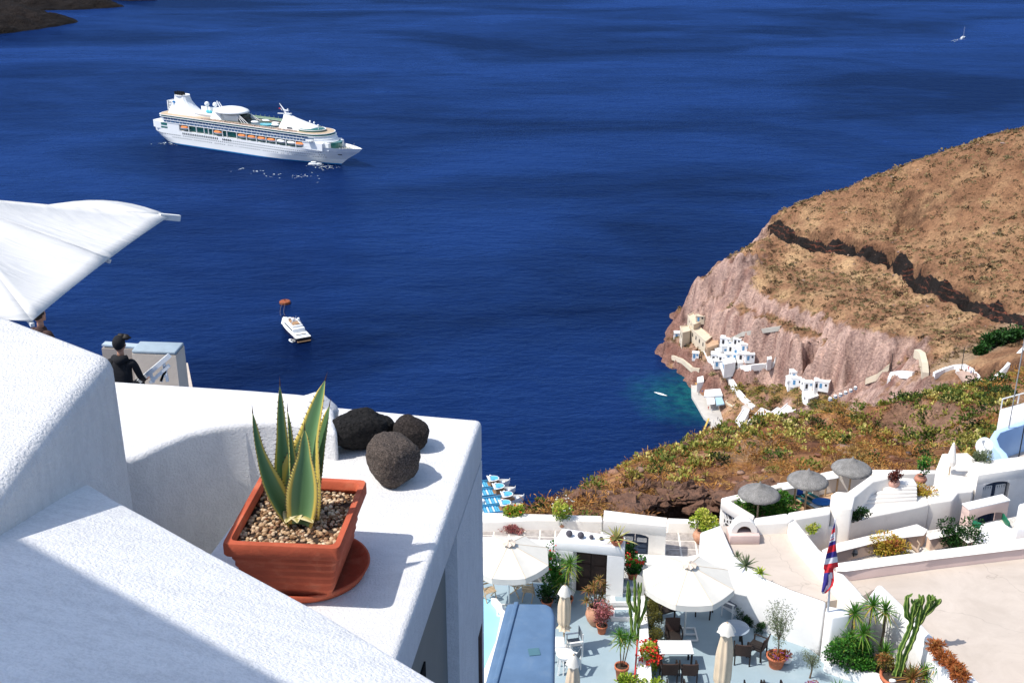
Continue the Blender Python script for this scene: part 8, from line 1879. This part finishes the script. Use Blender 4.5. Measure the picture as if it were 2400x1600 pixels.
for k in range(3):
    P = field(om, 3800, -2, 70, 60, 128, nzv, 410 + k); n = len(P); r_ = np.random.default_rng(420 + k); sz = r_.uniform(.3, .75, n); tv, tf = pads(k, 26)
    scatter('prickly_pear', tv, tf, P - np.array([0, 0, .08]), np.stack([sz, sz, sz * .95], 1), r_.uniform(0, 6.28, n), np.clip(r_.normal(.45, .28, n), 0, 1), opun, label='prickly pear thicket on the near hillside')
brush = leafmat('dry_brush', ['4a3524', '7a5430', '9c6c3a', 'b58445', '8a7446', 'c49a5a'], .9, .05)
for k in range(2):
    P = field(lambda x, y, z, r_: (r_.random(len(x)) < .25 + .6 * sstep(fbm(x, y, 8, 3, 431 + k), -.1, .4)) & (np.hypot((x - pc.x) / 4.6, (y - pc.y) / 3.2) > 1), 6500, -8, 75, 58, 130, nzv, 440 + k); n = len(P); r_ = np.random.default_rng(450 + k); sz = r_.gamma(3, .12, n) + .14; tv, tf = tuft(20 + k, 60, .46, .085)
    scatter('dry_brush', tv, tf, P, np.stack([sz, sz, sz * .8], 1), r_.uniform(0, 6.28, n), np.clip(r_.normal(.5, .28, n), 0, 1), brush, label='dry brown brush on the near hillside')
shr = leafmat('hill_green', ['1c2a10', '32451a', '4d5f24', '6d7230', '8a7a38'], .8, .1)
def gm_(x, y, z, r_):
    right_ = sstep(x - .10 * (y - 80), 27, 36) * (1 - sstep(y, 96, 106)); return (r_.random(len(x)) < .05 + right_ * .85 * sstep(fbm(x, y, 8, 2, 461), -.3, .1)) & (np.hypot((x - pc.x) / 4.6, (y - pc.y) / 3.2) > 1)
P = field(gm_, 1700, 0, 66, 60, 122, nzv, 470); n = len(P); r_ = np.random.default_rng(471); sz = r_.uniform(.5, 1.35, n); tv, tf = tuft(31, 120, .26, .17)
scatter('green_scrub', tv, tf, P, np.stack([sz, sz, sz * .8], 1), r_.uniform(0, 6.28, n), r_.random(n), shr, label='green shrubs thick on the right of the near hillside')
P = field(lambda x, y, z, r_: (r_.random(len(x)) < .3 + .6 * sstep(fbm(x, y, 10, 3, 481), 0, .4)) & (np.hypot((x - pc.x) / 4.6, (y - pc.y) / 3.2) > 1), 3600, -12, 75, 56, 130, nzv, 490); n = len(P); r_ = np.random.default_rng(491); sz = r_.gamma(1.5, .075, n) + .05; tv, tf = blob(40, 7, 5, .55)
scatter('hillside_rock', tv, tf, P - np.array([0, 0, .05]), np.stack([sz * r_.uniform(.8, 1.7, n), sz, sz * .8], 1), r_.uniform(0, 6.28, n), r_.random(n), leafmat('brown_rock', ['4a352c', '6e4a3a', '8a6450', '9c7c68', '5a4a44'], .95, .0), label='brown stones strewn over the near hillside')
# lava ledge roofing the hollow
LG = thing('lava_ledge', 'dark brown lava ledge overhanging a black hollow left of the straw parasols', 'rock', (pc.x, pc.y, 178))
rd = random.Random(77); lavm = mat('lava_brown', (.16, .085, .055), .95, .4, 1.6, .9, 4, .25, stain=((.05, .035, .03), 1.5, .8))
for i in range(30):
    t = i / 29; a = math.pi * (1.08 - 1.12 * t); p = Vector((pc.x + 4.5 * math.cos(a), pc.y + .1 + 2.9 * math.sin(a), 0)); p.z = nz(p.x + 1.0 * math.cos(a), p.y + 1.2 * math.sin(a)) + .05
    p -= Vector((math.cos(a) * rd.uniform(-.3, .3), math.sin(a) * rd.uniform(-.3, .5), 0))
    g = G(); g.ball(p, 1, 12, 8, (rd.uniform(.6, 1.0), rd.uniform(.6, 1.0), rd.uniform(.22, .42)), .42, i, Matrix.Rotation(a + rd.uniform(-.6, .6), 3, 'Z')); g.obj('ledge_rock', lavm, LG)
for i in range(26):
    a = math.pi * rd.uniform(.05, .95); q = rd.uniform(1.0, 1.9); p = Vector((pc.x + 4.4 * q * math.cos(a), pc.y + .6 + 2.6 * q * math.sin(a), 0)); p.z = nz(p.x, p.y) + .15
    g = G(); g.ball(p, 1, 10, 7, (rd.uniform(.4, .9), rd.uniform(.35, .7), rd.uniform(.25, .5)), .45, 60 + i, Matrix.Rotation(rd.uniform(0, 3), 3, 'Z')); g.obj('upper_rock', lavm, LG)
